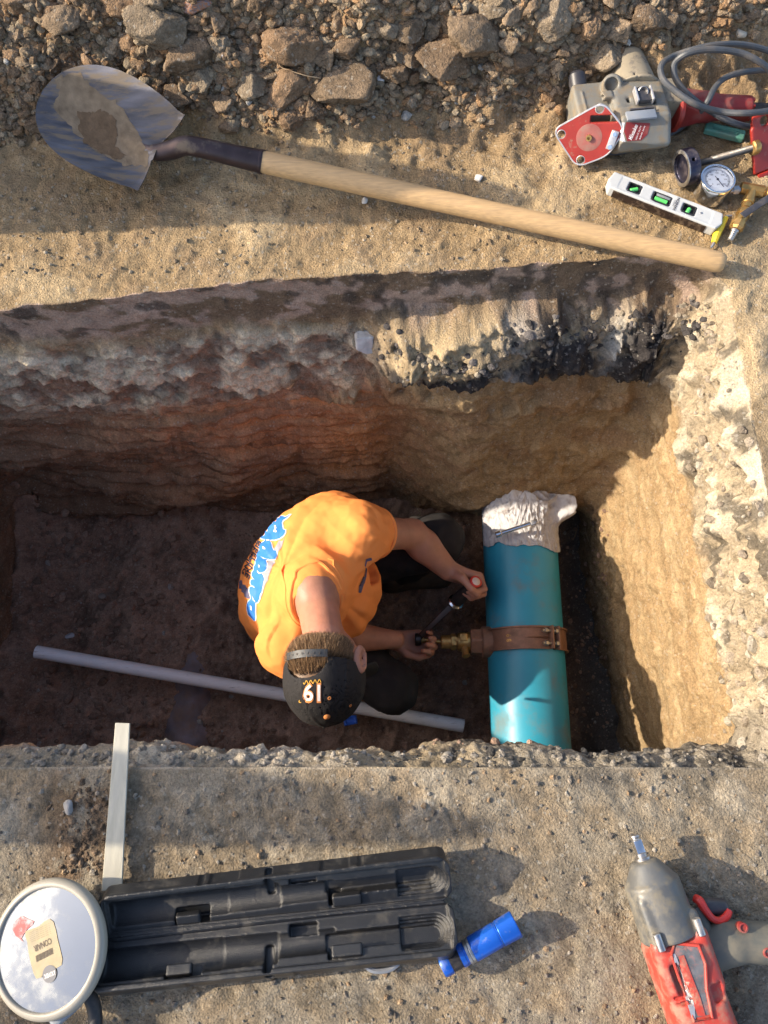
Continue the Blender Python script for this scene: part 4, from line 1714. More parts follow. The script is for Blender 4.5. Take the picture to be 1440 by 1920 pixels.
# chest print seen edge-on near the sleeve
Zc = lambda pts: z2(pts, 430, 900, 2.88)
for pl in ([(738, 425), (765, 418), (770, 432), (742, 440), (735, 470), (730, 462)], [(735, 470), (742, 478), (738, 520), (728, 560), (722, 548), (730, 510)], [(722, 520), (735, 530), (722, 570), (710, 610), (696, 608), (700, 570), (712, 548)]):
    px_patch('chest_print', Zc(pl), M_INKN, man, st, -0.62, 0.0015)

# trousers and boots
S = Solid((-0.46, -0.02, -1.25), (0.32, 0.76, -0.74), 0.006)
S.ell(pel, (0.18, 0.15, 0.13), TR, k=0.03)
S.cone(Lh, Lk_, 0.105, 0.078, k=0.04).cone(Rh, Rk, 0.105, 0.078, k=0.04)
S.ell(Lk_, (0.085, 0.078, 0.078), k=0.02).ell(Rk, (0.075, 0.072, 0.08), k=0.02)
S.cone(Lk_, La, 0.068, 0.055, k=0.03).cone(Rk, Ra, 0.068, 0.055, k=0.03)
tr = obj('trousers', S.mesh('trousers', smooth_it=1, dispf=lambda v, n: 0.010 * fbm(v, 7, 4, 0.5, 4) + 0.006 * np.abs(gn(v * [22, 8, 14]))), M_PANTS, man)
for nm, a, dirx in (('boot', La, (1, 0.05, 0)), ('boot', Ra, (1, -0.1, 0))):
    S = Solid(a - 0.16, a + 0.28, 0.006)
    dx = unit(dirx)
    S.cone(a + np.array([0, 0, 0.05]), a + np.array([0, 0, -0.02]), 0.055, 0.05, k=0.02)
    S.cone(a + np.array([0, 0, -0.025]), a + dx * 0.17 + np.array([0, 0, -0.04]), 0.046, 0.042, k=0.03)
    S.half(a + np.array([0, 0, -0.075]), (0, 0, -1))
    obj(nm, S.mesh(nm, smooth_it=1), M_BOOT, man)

# cap
cc_ = hc + hu * 0.012 - hf * 0.006
rO = np.array([0.0905, 0.108, 0.108])
S = Solid(cc_ - 0.17, cc_ + 0.17, 0.0032)
S.ell(cc_, rO, HR)
S.ell(cc_, rO - 0.0045, HR, mode='s')
# lower edge, slanting
S.half(cc_ - hu * 0.028, unit(-hu + hf * 0.02))
# strap window at the back
wc = cc_ - hf * 0.10 - hu * 0.010 + hl * 0.006
Wf = np.stack([hl, hf, hu], 1)
S.ell(wc - hu * 0.010, (0.046, 0.06, 0.036), Wf, mode='s', k=0.002)


def cap_disp(v, n):
    q = (v - cc_) @ HR
    ang = np.arctan2(q[:, 1], q[:, 0])
    seam = np.zeros(len(v))
    for k in range(6):
        dlt = np.abs(((ang - math.radians(90 + 60 * k) + math.pi) % (2 * math.pi)) - math.pi)
        seam -= 0.0016 * np.exp(-(dlt * np.linalg.norm(q[:, :2], axis=1) / 0.003) ** 2)
    return seam + 0.0025 * fbm(v, 14, 3, 0.5, 5)


cap = obj('cap', S.mesh('cap', dispf=cap_disp, smooth_it=1), M_CAP, man)
ct = tree_of(cap)
g = Geo()
v, f = [], []
for i in range(25):
    a = math.radians(-74 + 148 * i / 24)
    for j in range(9):
        t = j / 8
        base = cc_ + (hf * math.cos(a) * 0.107 + hl * math.sin(a) * 0.090) - hu * 0.026
        outw = hf * (0.25 + 0.75 * math.cos(a) ** 0.5) * 0.082 * t - hu * (0.008 * t + 0.010 * (math.sin(a)) ** 2 * t) + hl * math.sin(a) * 0.004 * t
        v.append(base + outw)
n_ = len(v)
v2 = [p + hu * 0.004 for p in v]
f = [[i * 9 + j, i * 9 + j + 1, (i + 1) * 9 + j + 1, (i + 1) * 9 + j] for i in range(24) for j in range(8)]
f += [[n_ + k for k in q[::-1]] for q in f]
edge = [i * 9 + 8 for i in range(25)]
f += [[edge[i], edge[i + 1], edge[i + 1] + n_, edge[i] + n_] for i in range(24)]
edge = [j for j in range(9)]
f += [[edge[i], edge[i + 1], edge[i + 1] + n_, edge[i] + n_] for i in range(8)]
edge = [24 * 9 + j for j in range(9)]
f += [[edge[i], edge[i + 1], edge[i + 1] + n_, edge[i] + n_] for i in range(8)]
g.add(v + v2, f)
obj('visor', g.mesh('visor'), M_CAP, cap)
# snap strap with its studs
M_STRAP = mat('grey_plastic_strap', (0.035, 0.038, 0.042), rough=0.5)
strip = []
for i in range(25):
    a = math.radians(-27 + 64 * i / 24)
    w = -hf * math.cos(a) * 0.1075 + hl * math.sin(a) * 0.0915
    strip.append(cc_ + w * 1.0 - hu * (0.034 + 0.001 * math.cos(a)))
g = Geo()
v = []
for p in strip:
    o = unit(p - cc_ + hu * (p - cc_) @ hu * -1)
    for du_, do in ((-0.0085, -0.0008), (0.0085, -0.0008), (0.0085, 0.0014), (-0.0085, 0.0014)):
        v.append(p + hu * du_ + o * do)
f = [[i * 4 + k, i * 4 + (k + 1) % 4, (i + 1) * 4 + (k + 1) % 4, (i + 1) * 4 + k] for i in range(24) for k in range(4)] + [[0, 1, 2, 3], [99, 98, 97, 96]]
g.add(v, f)
strap_o = obj('snap_strap', g.mesh('snap_strap', smooth=False), M_STRAP, cap)
g = Geo()
for i in range(2, 24, 3):
    p = strip[i]; o = unit(p - cc_ + hu * ((p - cc_) @ hu) * -1)
    g.cyl(p + o * 0.001, p + o * 0.0022, 0.0025, n=8)
obj('snap_stud', g.mesh('snap_stud'), M_BLACKRUB, cap)
# button, eyelets, number
M_ORTH = mat('orange_thread', (0.75, 0.28, 0.08), rough=0.8)
M_YTH = mat('yellow_thread', (0.75, 0.42, 0.06), rough=0.8)
C0v = Vector((0, 0, CAM_H))


def on_cam(tree, px, py):
    dd = Vector(ray(px, py)).normalized()
    h = tree.ray_cast(C0v, dd)
    if h[0] is None:
        return None, None
    n = h[1] if h[1].dot(dd) < 0 else -h[1]
    return np.array(h[0]), np.array(n)


for (px_, py_, r_, m_, nm) in ((613, 1344, 0.0075, M_ORTH, 'button'), (617.5, 1309, 0.0042, M_ORTH, 'eyelet'), (657, 1323, 0.0038, M_ORTH, 'eyelet'), (563, 1315, 0.0036, M_YTH, 'eyelet')):
    h, n = on_cam(ct, px_, py_)
    if h is not None:
        g = Geo()
        if nm == 'button':
            g.lathe(h - n * 0.001, h + n, [(0, r_), (0.002, r_), (0.004, r_ * 0.6), (0.0046, 0)], n=16)
        else:
            g.lathe(h - n * 0.001, h + n, [(0, r_), (0.0018, r_), (0.002, r_ * 0.5), (0.0008, r_ * 0.45)], n=14, cap=False)
        obj(nm, g.mesh(nm), m_, cap)


def cap_text(body, size, cx_, cy_, w, m, lift, bold):
    o = px_text('cap_number', body, size, (cx_ + w / 2, cy_), (cx_ - w / 2, cy_), m, ct, -0.33, lift, bold=bold)
    o.parent = cap
    return o


cap_text('19', 47, 585, 1297, 34, M_ORTH, 0.0012, 0.055)
cap_text('19', 42, 585, 1297, 31, M_INKW, 0.0022, 0.018)
# scrawl above the number
w = []
for i in range(26):
    t = i / 25
    px_ = 569 + 33 * t
    py_ = 1280 + 3.2 * math.sin(t * 26) - 3 * t
    h, n = on_cam(ct, px_, py_)
    if h is not None:
        w.append(h + n * 0.001)
if len(w) > 4:
    g = Geo(); g.tube(w, 0.0009, n=6, sub=3); obj('stitched_scrawl', g.mesh('stitched_scrawl'), M_YTH, cap)


# hair: short strands on the back of the head, outside the cap
def hair():
    v, f = [], []
    n = 0
    rnd = np.random.default_rng(5)
    head_c = hc + hu * 0.005 - hf * 0.012
    made = 0
    tries = 0
    cols = []
    while made < 11000 and tries < 60000:
        tries += 1
        # direction on the back of the skull
        d = rnd.normal(size=3)
        d /= np.linalg.norm(d)
        if d[1] > 0.25 or d[2] > 0.75 or d[2] < -0.9:
            continue
        dw = HR @ d
        h = body_tree.ray_cast(Vector(head_c + dw * 0.2), Vector(-dw))
        if h[0] is None:
            continue
        p = np.array(h[0])
        q = (p - head_c) @ HR
        if abs(q[0]) > 0.0775:
            continue
        qc = (p - cc_) @ HR
        if not (qc[2] < -0.027 or ((qc[0] - 0.006) / 0.043) ** 2 + ((qc[2] + 0.020) / 0.033) ** 2 < 1):
            continue
        if q[2] < -0.088 + 0.012 * rnd.random():
            continue
        if q[1] > 0.01 and q[2] < -0.02:
            continue
        nrm = np.array(h[1])
        if nrm @ dw < 0:
            nrm = -nrm
        low = ss(np.array([q[2]]), -0.09, -0.05)[0]
        L = (0.004 + 0.012 * low) * (0.7 + 0.6 * rnd.random())
        t = unit(nrm * (0.55 + 0.3 * rnd.random()) - hu * 0.8 + rnd.normal(size=3) * 0.28)
        side = unit(np.cross(t, rnd.normal(size=3)))
        b0 = p - nrm * 0.001
        m = p + t * L * 0.55
        e = p + t * L - hu * L * 0.25
        wd = 0.00042
        v += [b0 - side * wd, b0 + side * wd, m - side * wd * 0.8, m + side * wd * 0.8, e]
        f += [[n, n + 1, n + 3, n + 2], [n + 2, n + 3, n + 4]]
        n += 5
        made += 1
        k = 0.5 + 0.7 * rnd.random()
        base = np.array([0.30, 0.18, 0.09]) * k if rnd.random() < 0.7 else np.array([0.12, 0.07, 0.035]) * k
        cols += [base * 0.8] * 2 + [base] * 2 + [base * 1.3]
    me = bpy.data.meshes.new('hair')
    me.from_pydata([tuple(a) for a in v], [], f)
    a = me.color_attributes.new('Col', 'FLOAT_COLOR', 'POINT')
    c = np.ones((len(v), 4), np.float32); c[:, :3] = np.array(cols)
    a.data.foreach_set('color', c.ravel())
    return me


obj('hair', hair(), mat('hair_strands', rough=0.5, var=0.05, attr=True, spec=0.4), man)
# scalp shade under the strands
S = Solid(hc - 0.16, hc + 0.16, 0.004)
S.ell(hc + hu * 0.005 - hf * 0.012, (0.0768, 0.0928, 0.0988), HR)
S.half(hc + hf * 0.02, hf)
S.half(hc - hu * 0.060, -hu, k=0.0)
obj('hair_cap', S.mesh('hair_cap'), M_HAIR, man)

# ------------------------------------------------------------------ tool in his hands
tool = thing('tapping_wrench', 'chrome and black ratchet wrench gripped in his left hand and braced by his right', 'wrench', tuple(grip_bot))
M_RED = mat('red_plastic', (0.50, 0.03, 0.02), rough=0.4, var=0.1)
M_ENDW = mat('pale_end_cap', (0.62, 0.50, 0.42), rough=0.5)
g = Geo(); Lg = float(np.linalg.norm(grip_top - grip_bot))
g.lathe(grip_bot, grip_top, [(0, .016), (.004, .0195), (.02, .020), (Lg * .5, .0175), (Lg - .016, .0175), (Lg - .006, .0175)], n=24)
obj('grip', g.mesh('grip'), M_BLACKRUB, tool)
g = Geo(); g.lathe(grip_top - gax * 0.007, grip_top + gax, [(0, .0165), (.001, .018), (.006, .018), (.007, .0165), (.007, .0125), (.004, .0125)], n=24, cap=False)
obj('grip_ring', g.mesh('grip_ring'), M_RED, tool)
g = Geo(); g.lathe(grip_top - gax * 0.002, grip_top + gax, [(0, .0128), (.002, .0125), (.005, .008), (.006, 0)], n=24)
obj('end_cap', g.mesh('end_cap'), M_ENDW, tool)
g = Geo(); g.lathe(grip_bot - gax * 0.018, grip_bot + gax, [(0, .012), (.002, .020), (.006, .0245), (.011, .0245), (.015, .020), (.020, .0195)], n=28)
obj('chrome_collar', g.mesh('chrome_collar'), M_CHROME, tool)
sb = drv + np.array([0.004, 0.004, 0.012])
g = Geo()
F3 = frame(sb - grip_bot)
g.box((grip_bot + sb) / 2 - gax * 0.006, (float(np.linalg.norm(sb - grip_bot)), 0.019, 0.011), F3, 0.003)
obj('shaft', g.mesh('shaft'), mat('dark_polished_steel', (0.05, 0.035, 0.03), rough=0.35, metal=0.7), tool)
g = Geo(); g.cyl(drv + np.array([-0.008, 0, 0]), drv + np.array([0.010, 0, 0]), 0.019, n=28, bev=0.002)
obj('ratchet_head', g.mesh('ratchet_head'), M_DARKMETAL, tool)
rod = Geo()
rx1 = x0 - 0.085
rod.lathe(drv + np.array([0.008, 0, 0]), (rx1, cy, ax_z), [(0, .009), (.012, .009), (.013, .006), (float(rx1 - drv[0]) - 0.008, .006)], n=20)
obj('drive_rod', rod.mesh('drive_rod'), M_BRASS, tool)

# ------------------------------------------------------------------ tools on the ground
def gzp(px, py, z=0.02):
    """ground height under a photo pixel"""
    h = hit(px, py)
    return h.z if h is not None else z


# ---- shovel
M_BLADE = mat('worn_blade_steel', (0.095, 0.093, 0.105), rough=0.42, metal=0.4, var=0.6, vscale=16, bump=0.15, bscale=150, dirt=0.95, dirt_col=(0.155, 0.12, 0.085), dscale=22, dlo=0.48, dhi=0.58, stretch=((0.7, 3.0, 1), (0, 0, 0.5)))
M_SOCK = mat('dark_socket_steel', (0.065, 0.045, 0.045), rough=0.42, metal=0.6, var=0.3, vscale=30, dirt=0.7, dirt_col=(0.19, 0.145, 0.10), dscale=22, dlo=0.52, dhi=0.64)
M_WOOD = mat('ash_wood', (0.46, 0.30, 0.145), rough=0.6, var=0.20, vscale=22, bump=0.3, bscale=60, dirt=0.25, dirt_col=(0.30, 0.21, 0.13), dscale=10, stretch=((1.2, 14, 14), (0, 0, 0.19)))
sh_j = A(300, 293, 0.060)
sh_tip = A(78, 168, 0.105)
bx_ = unit(sh_tip - sh_j)
by_ = unit(np.cross([0.06, -0.22, 1.0], bx_))
bz_ = np.cross(bx_, by_)
BL = 0.275
shovel = thing('shovel', 'long handled round point shovel with a dirty steel blade lying behind the trench', 'shovel', tuple(sh_j))
ns, nt_ = 64, 44
v, f = [], []
for i in range(ns + 1):
    s = i / ns
    w = 0.112 * (1 - 0.17 * (1 - min(s / 0.42, 1)) ** 2)
    if s > 0.42:
        q = (s - 0.42) / 0.58
        w = 0.112 * max(0.0, 1 - q ** 2.4) ** 0.5 + 0.0004
    for j in range(nt_ + 1):
        t = -1 + 2 * j / nt_
        y = w * t
        x = s * BL - 0.012 * abs(t) ** 2 * (s < 0.02)
        yy_ = y / 0.119
        z = 0.036 * yy_ ** 2 * (1 - 0.35 * s) + 0.030 * (s - 0.45) ** 2 * 1.0 - 0.006
        # hump that carries the socket on to the blade
        z += 0.026 * math.exp(-(y / (0.016 + 0.02 * (1 - min(1, s / .34)))) ** 2) * max(0, 1 - s / 0.40) ** 1.2
        # rolled step at the rear edge
        if i == 0:
            z += 0.006 * (abs(t) > 0.25)
        v.append(sh_j + bx_ * x + by_ * y + bz_ * z)
n0 = len(v)
v2 = [p - bz_ * 0.0022 for p in v]
W_ = nt_ + 1
f = [[i * W_ + j, (i + 1) * W_ + j, (i + 1) * W_ + j + 1, i * W_ + j + 1] for i in range(ns) for j in range(nt_)]
f += [[k + n0 for k in q[::-1]] for q in f]
for loop in ([j for j in range(W_)], [i * W_ for i in range(ns + 1)], [i * W_ + nt_ for i in range(ns + 1)]):
    f += [[loop[k], loop[k + 1], loop[k + 1] + n0, loop[k] + n0] for k in range(len(loop) - 1)]
g = Geo(); g.add(v + v2, f)
me = g.mesh('blade', sharp=60)
blade = obj('blade', me, M_BLADE, shovel)
bt = tree_of(blade)
jx = A(490, 303, 0.052)
g = Geo()
g.tube([sh_j + bx_ * 0.05 - bz_ * 0.002, sh_j + bx_ * 0.01 + bz_ * 0.006, A(322, 281, 0.076), A(350, 273, 0.088), A(395, 281, 0.080), A(440, 292, 0.066), jx],
       [0.010, 0.0165, 0.0185, 0.019, 0.020, 0.0215, 0.0235], n=20, sub=6)
obj('socket', g.mesh('socket'), M_SOCK, shovel)
g = Geo(); hdir = unit(A(1357, 494, 0.035) - jx)
g.tube([jx - hdir * 0.003, jx + hdir * 0.002, jx + hdir * 0.004], [0.0242, 0.0245, 0.0238], n=24, sub=1)
obj('ferrule', g.mesh('ferrule'), M_SOCK, shovel)
he = A(1357, 494, 0.030)
hl_ = float(np.linalg.norm(he - jx))
g = Geo()
prof = [(0, .0215)] + [(hl_ * t, .0222 - .0018 * t + 0.0004 * math.sin(9 * t)) for t in np.linspace(0.02, 0.985, 30)] + [(hl_ - .004, .0186), (hl_, .0150)]
g.lathe(jx, he, prof, n=36)
obj('handle', g.mesh('handle'), M_WOOD, shovel)
# dried mud smeared on the blade: thin, ragged patches
M_MUD = mat('dried_mud', (0.135, 0.09, 0.055), rough=0.95, var=0.25, vscale=60, bump=0.8, bscale=160, spec=0.1)
M_MUDL = mat('pale_dried_mud', (0.20, 0.15, 0.10), rough=0.95, var=0.3, vscale=50, bump=0.6, bscale=160, spec=0.1)


def ragged(pts, seed, amp=4.0):
    rr = random.Random(seed)
    out = []
    for i in range(len(pts)):
        a_, b_ = np.array(pts[i], float), np.array(pts[(i + 1) % len(pts)], float)
        for j in range(6):
            q = a_ + (b_ - a_) * j / 6
            out.append((q[0] + rr.uniform(-amp, amp), q[1] + rr.uniform(-amp, amp) * 0.8))
    return out


def blade_patch(name, pts, m, lift):
    w_ = []
    for x_, y_ in pts:
        d = np.array(ray(x_, y_)); o = np.array([0, 0, CAM_H]); t = ((sh_j - o) @ bz_) / (d @ bz_)
        w_.append(o + d * t)
    me = bpy.data.meshes.new(name)
    me.from_pydata([tuple(q) for q in w_], [], [list(range(len(w_)))])
    bm = bmesh.new(); bm.from_mesh(me)
    bmesh.ops.triangulate(bm, faces=bm.faces)
    for _ in range(3):
        es = [e for e in bm.edges if e.calc_length() > 0.008]
        if not es:
            break
        bmesh.ops.subdivide_edges(bm, edges=es, cuts=1)
        bmesh.ops.triangulate(bm, faces=bm.faces)
    bad = []
    for v in bm.verts:
        h = bt.ray_cast(v.co + Vector(bz_ * 0.1), Vector(-bz_))
        if h[0] is None:
            bad.append(v)
        else:
            v.co = h[0] + Vector(bz_) * lift
    bmesh.ops.delete(bm, geom=bad, context='VERTS')
    bm.to_mesh(me); bm.free()
    return obj(name, me, m, shovel)


blade_patch('mud_film', ragged([(100, 150), (150, 140), (170, 165), (215, 190), (250, 232), (262, 262), (285, 300), (272, 318), (225, 308), (175, 280), (125, 232), (100, 200), (112, 175)], 3, 5.0), M_MUDL, 0.0006)
blade_patch('mud_smear', ragged([(143, 205), (168, 210), (188, 204), (213, 214), (221, 245), (214, 268), (236, 290), (224, 300), (190, 288), (160, 268), (148, 240)], 5, 3.2), M_MUD, 0.0014)

# ---- band saw shaped drilling machine with red plate
M_GREY = mat('grey_tool_casting', (0.165, 0.16, 0.14), rough=0.5, var=0.14, vscale=14, bump=0.2, bscale=200, dirt=0.8, dirt_col=(0.20, 0.155, 0.10), dscale=45, dlo=0.47, dhi=0.60)
M_TAN = mat('dusty_motor_cover', (0.27, 0.23, 0.165), rough=0.55, var=0.2, vscale=12, bump=0.2, bscale=120, dirt=0.8, dirt_col=(0.12, 0.105, 0.09), dscale=45, dlo=0.53, dhi=0.62)
M_REDM = mat('red_painted_plate', (0.27, 0.022, 0.014), rough=0.42, var=0.16, vscale=40, dirt=0.8, dirt_col=(0.24, 0.15, 0.11), dscale=50, dlo=0.60, dhi=0.68)
M_REDP = mat('dusty_red_plastic', (0.22, 0.022, 0.020), rough=0.5, var=0.15, dirt=0.5, dirt_col=(0.28, 0.17, 0.13), dscale=16, dlo=0.5, dhi=0.68)
M_ALU = mat('bare_edge_metal', (0.55, 0.54, 0.55), rough=0.4, metal=0.7, var=0.2, dirt=0.4, dscale=60)
M_PLBLUE = mat('pale_grey_plastic', (0.20, 0.225, 0.26), rough=0.45, var=0.1, dirt=0.4, dirt_col=(0.25, 0.22, 0.18))
M_DARKP = mat('dark_plastic', (0.035, 0.035, 0.042), rough=0.45, var=0.2, dirt=0.35, dirt_col=(0.15, 0.12, 0.09), dscale=30)

saw = thing('corded_drill', 'dusty grey and red corded power drill with a red base plate beside the dirt heap', 'drill', tuple(A(1160, 250, 0.0)))
gz0 = gzp(1165, 290)
c0 = A(1170, 215, gz0 + 0.060)
# body
S = Solid(c0 - np.array([0.17, 0.16, 0.085]), c0 + np.array([0.17, 0.17, 0.11]), 0.0028)
fr = frame(A(1240, 205, 0.06) - A(1090, 220, 0.06))
S.box(A(1188, 214, gz0 + 0.058), (0.058, 0.050, 0.045), fr, rnd=0.012, k=0.006)
S.box(A(1116, 208, gz0 + 0.050), (0.052, 0.043, 0.036), fr, rnd=0.007, k=0.003)
S.box(A(1082, 216, gz0 + 0.045), (0.014, 0.034, 0.026), fr, rnd=0.008, k=0.004)
# bolted rib along the flat case, screw bosses, seams
S.box(A(1098, 200, gz0 + 0.086), (0.0025, 0.040, 0.003), fr, rnd=0.001, k=0.001)
S.cyl(A(1147, 158, gz0 + 0.05), A(1147, 160, gz0 + 0.103), 0.021, rnd=0.005, k=0.004)
S.cyl(A(1147, 158, gz0 + 0.094), A(1147, 158, gz0 + 0.125), 0.0125, rnd=0.002, mode='s', k=0.002)
S.box(A(1138, 180, gz0 + 0.098), (0.012, 0.010, 0.006), fr, rnd=0.003, k=0.004)
S.cyl(A(1131, 181, gz0 + 0.095), A(1131, 181, gz0 + 0.115), 0.003, mode='s')
for xx_ in (1160, 1232):
    S.box(A(xx_, 205, gz0 + 0.104), (0.0008, 0.060, 0.004), fr, mode='s')
S.box(A(1196, 196, gz0 + 0.104), (0.055, 0.0010, 0.003), fr, mode='s')
S.box(A(1179, 186, gz0 + 0.104), (0.0035, 0.0065, 0.02), fr, mode='s')
S.box(A(1228, 188, gz0 + 0.104), (0.003, 0.006, 0.02), fr, mode='s')
body = obj('gear_case', S.mesh('gear_case', smooth_it=1), M_GREY, saw)
dt = tree_of(body)
# motor barrel cover
S = Solid(A(1180, 140, gz0) - 0.13, A(1180, 140, gz0) + 0.15, 0.0028)
S.cyl(A(1190, 196, gz0 + 0.056), A(1172, 108, gz0 + 0.062), 0.057, 0.036, rnd=0.013)
S.cyl(A(1190, 196, gz0 + 0.056), A(1186, 176, gz0 + 0.058), 0.060, 0.058, rnd=0.004, k=0.002)
S.box(A(1196, 148, gz0 + 0.112), (0.0012, 0.022, 0.012), fr, rnd=0.0004, mode='s')
S.box(A(1190, 226, gz0 + 0.05), (0.08, 0.022, 0.08), fr, mode='s')
obj('motor_cover', S.mesh('motor_cover', smooth_it=1), M_TAN, saw)
# dark recess with its screw
g = Geo(); g.box(A(1206, 178, gz0 + 0.110), (0.026, 0.036, 0.010), fr, 0.003); obj('screw_recess', g.mesh('screw_recess'), M_DARKP, saw)
g = Geo(); g.lathe(A(1206, 172, gz0 + 0.112), A(1206, 172, gz0 + 0.2), [(0, .0105), (.005, .0105), (.006, .009), (.003, .0065), (.0, .004), (.0, 0)], n=20); obj('recess_screw', g.mesh('recess_screw'), M_STEEL, saw)
# bright panel and seam pieces
g = Geo(); g.box(A(1202, 216, gz0 + 0.107), (0.062, 0.022, 0.006), fr, 0.002); obj('switch_plate', g.mesh('switch_plate'), M_PLBLUE, saw)
g = Geo(); g.box(A(1203, 205, gz0 + 0.106), (0.050, 0.004, 0.007), fr, 0.0008); obj('switch_slot', g.mesh('switch_slot'), M_DARKP, saw)
g = Geo()
for s in (-1, 1):
    g = Geo(); g.box(A(1206, 184, gz0 + 0.108) + fr[:, 0] * s * 0.0160 + np.array([0, 0.004, 0.004]), (0.004, 0.036, 0.014), fr, 0.001)
    obj('screw_guard', g.mesh('screw_guard'), M_ALU, saw)
# nameplate
LP = A(1198, 250, gz0 + 0.092)
lf = frame(fr[:, 0], (0, -0.60, 0.8))
S = Solid(A(1195, 250, gz0) - 0.1, A(1195, 250, gz0) + 0.14, 0.003)
S.box(A(1200, 249, gz0 + 0.060), (0.054, 0.034, 0.036), lf, rnd=0.010)
ob = obj('name_housing', S.mesh('name_housing'), M_GREY, saw)
nt2 = tree_of(ob)
px_patch('name_label', [(1174, 229), (1219, 231), (1214, 252), (1202, 263), (1176, 265), (1170, 247)], M_REDP, saw, nt2, gz0 + 0.095, 0.0006)
px_patch('name_label_side', [(1160, 229), (1172, 230), (1168, 250), (1173, 266), (1162, 265), (1160, 250)], M_ALU, saw, nt2, gz0 + 0.095, 0.0006)
nt_o = px_text('maker_name', 'Milwaukee', 11, (1181, 262), (1193, 234), M_INKW, nt2, gz0 + 0.095, 0.0014, bold=0.01, shear=0.2)
nt_o.parent = saw; nt_o.location = -saw.location
for (a, b, s, tx) in (((1192, 262), (1202, 236), 4.5, 'HEAVY DUTY'), ((1199, 261), (1209, 236), 4.0, 'BAND SAW')):
    o_ = px_text('label_line', tx, s, a, b, M_INKW, nt2, gz0 + 0.095, 0.0014)
    o_.parent = saw; o_.location = -saw.location
# side knob handle
g = Geo()
ka, kb = A(1090, 205, gz0 + 0.05), A(1082, 146, gz0 + 0.075)
g.lathe(ka, kb, [(0, .017), (.03, .0175), (.058, .0185), (.070, .018), (.076, .013), (.078, .0)], n=20)
obj('side_handle', g.mesh('side_handle'), M_DARKP, saw)
# neck and red rear handle
g = Geo()
na, nb = A(1232, 205, gz0 + 0.052), A(1266, 203, gz0 + 0.050)
S = Solid(A(1240, 200, gz0) - 0.08, A(1260, 200, gz0) + 0.12, 0.003)
S.box((na + nb) / 2, (0.028, 0.046, 0.040), frame(nb - na), rnd=0.010)
S.half(nb - unit(nb - na) * 0.002, unit(nb - na))
obj('neck', S.mesh('neck'), M_TAN, saw)
S = Solid(A(1240, 215, gz0) - 0.06, A(1410, 185, gz0) + 0.10, 0.003)
r0, r1, r2 = A(1262, 204, gz0 + 0.050), A(1320, 200, gz0 + 0.044), A(1400, 204, gz0 + 0.040)
S.cone(r0, r1, 0.042, 0.029, k=0.01).cone(r1, r2, 0.026, 0.026, k=0.012)
S.half(r0 - unit(r1 - r0) * 0.004, -unit(r1 - r0))
S.half(r2 + unit(r2 - r1) * 0.004, unit(r2 - r1))
S.box(A(1300, 214, gz0 + 0.03), (0.04, 0.012, 0.014), frame(r2 - r1), rnd=0.005, k=0.006)
hobj = obj('rear_handle', S.mesh('rear_handle', smooth_it=1), M_REDP, saw)
g = Geo()
for (t, rr) in ((0.0, 0.043), (0.008, 0.045)):
    pass
g.lathe(r0 - unit(r1 - r0) * 0.006, r1, [(0, .043), (.004, .046), (.010, .046), (.013, .042)], n=28)
obj('red_collar', g.mesh('red_collar'), M_REDM, saw)
g = Geo()
for k in range(9):
    a = 2 * math.pi * k / 9
    F4 = frame(r2 - r1)
    g.box(r2 + F4[:, 1] * math.cos(a) * 0.020 + F4[:, 2] * math.sin(a) * 0.020, (0.016, 0.009, 0.009), F4, 0.002)
obj('handle_collar', g.mesh('handle_collar'), M_REDM, saw)
# red plate
pT, pL, pB, pR_ = A(1131, 190, gz0 + 0.118), A(1037, 243, gz0 + 0.052), A(1082, 312, gz0 + 0.006), A(1172, 243, gz0 + 0.092)
pc = (pT + pL + pB + pR_) / 4
px_ax = unit(pT - pL)
pn = unit(np.cross(pT - pL, pB - pL))
if pn[2] < 0:
    pn = -pn
py_ax = np.cross(pn, px_ax)
PRm = np.stack([px_ax, py_ax, pn], 1)
loc = lambda q: ((np.array(q) - pc) @ PRm)[:2]


def rounded(pts, r, n=6):
    out = []
    m = len(pts)
    for i in range(m):
        p = np.array(pts[i]); a = np.array(pts[i - 1]); b = np.array(pts[(i + 1) % m])
        da = unit(a - p); db = unit(b - p)
        for j in range(n + 1):
            t = j / n
            out.append(tuple(p + da * r * (1 - t) ** 2 + db * r * t ** 2))
    return out


corners = [loc(pL), loc(pB), loc(A(1140, 292, gz0 + 0.045)), loc(pR_), loc(pT)]
area = sum(corners[i - 1][0] * corners[i][1] - corners[i][0] * corners[i - 1][1] for i in range(5))
if area < 0:
    corners = corners[::-1]
ol = rounded(corners, 0.020)
S = Solid(np.minimum.reduce([pT, pL, pB, pR_]) - 0.03, np.maximum.reduce([pT, pL, pB, pR_]) + 0.03, 0.0018)


def poly_sdf(X, Y, Z):
    x, y, z = X - pc[0], Y - pc[1], Z - pc[2]
    u = x * PRm[0, 0] + y * PRm[1, 0] + z * PRm[2, 0]
    w = x * PRm[0, 1] + y * PRm[1, 1] + z * PRm[2, 1]
    n = x * PRm[0, 2] + y * PRm[1, 2] + z * PRm[2, 2]
    d = np.full(u.shape, -9.0, np.float32)
    o = np.array(ol)
    for i in range(0, len(o)):
        a = o[i - 1]; b = o[i]
        e = b - a
        if np.linalg.norm(e) < 1e-5:
            continue
        nn = np.array([e[1], -e[0]]) / np.linalg.norm(e)
        d = np.maximum(d, (u - a[0]) * nn[0] + (w - a[1]) * nn[1])
    return np.maximum(d, np.abs(n) - 0.0042) - 0.0008


S.op(poly_sdf, S.lo, S.lo + S.n * S.h)


def plate_pt(px, py):
    d = np.array(ray(px, py)); o = np.array([0, 0, CAM_H])
    t = ((pc - o) @ pn) / (d @ pn)
    return o + d * t


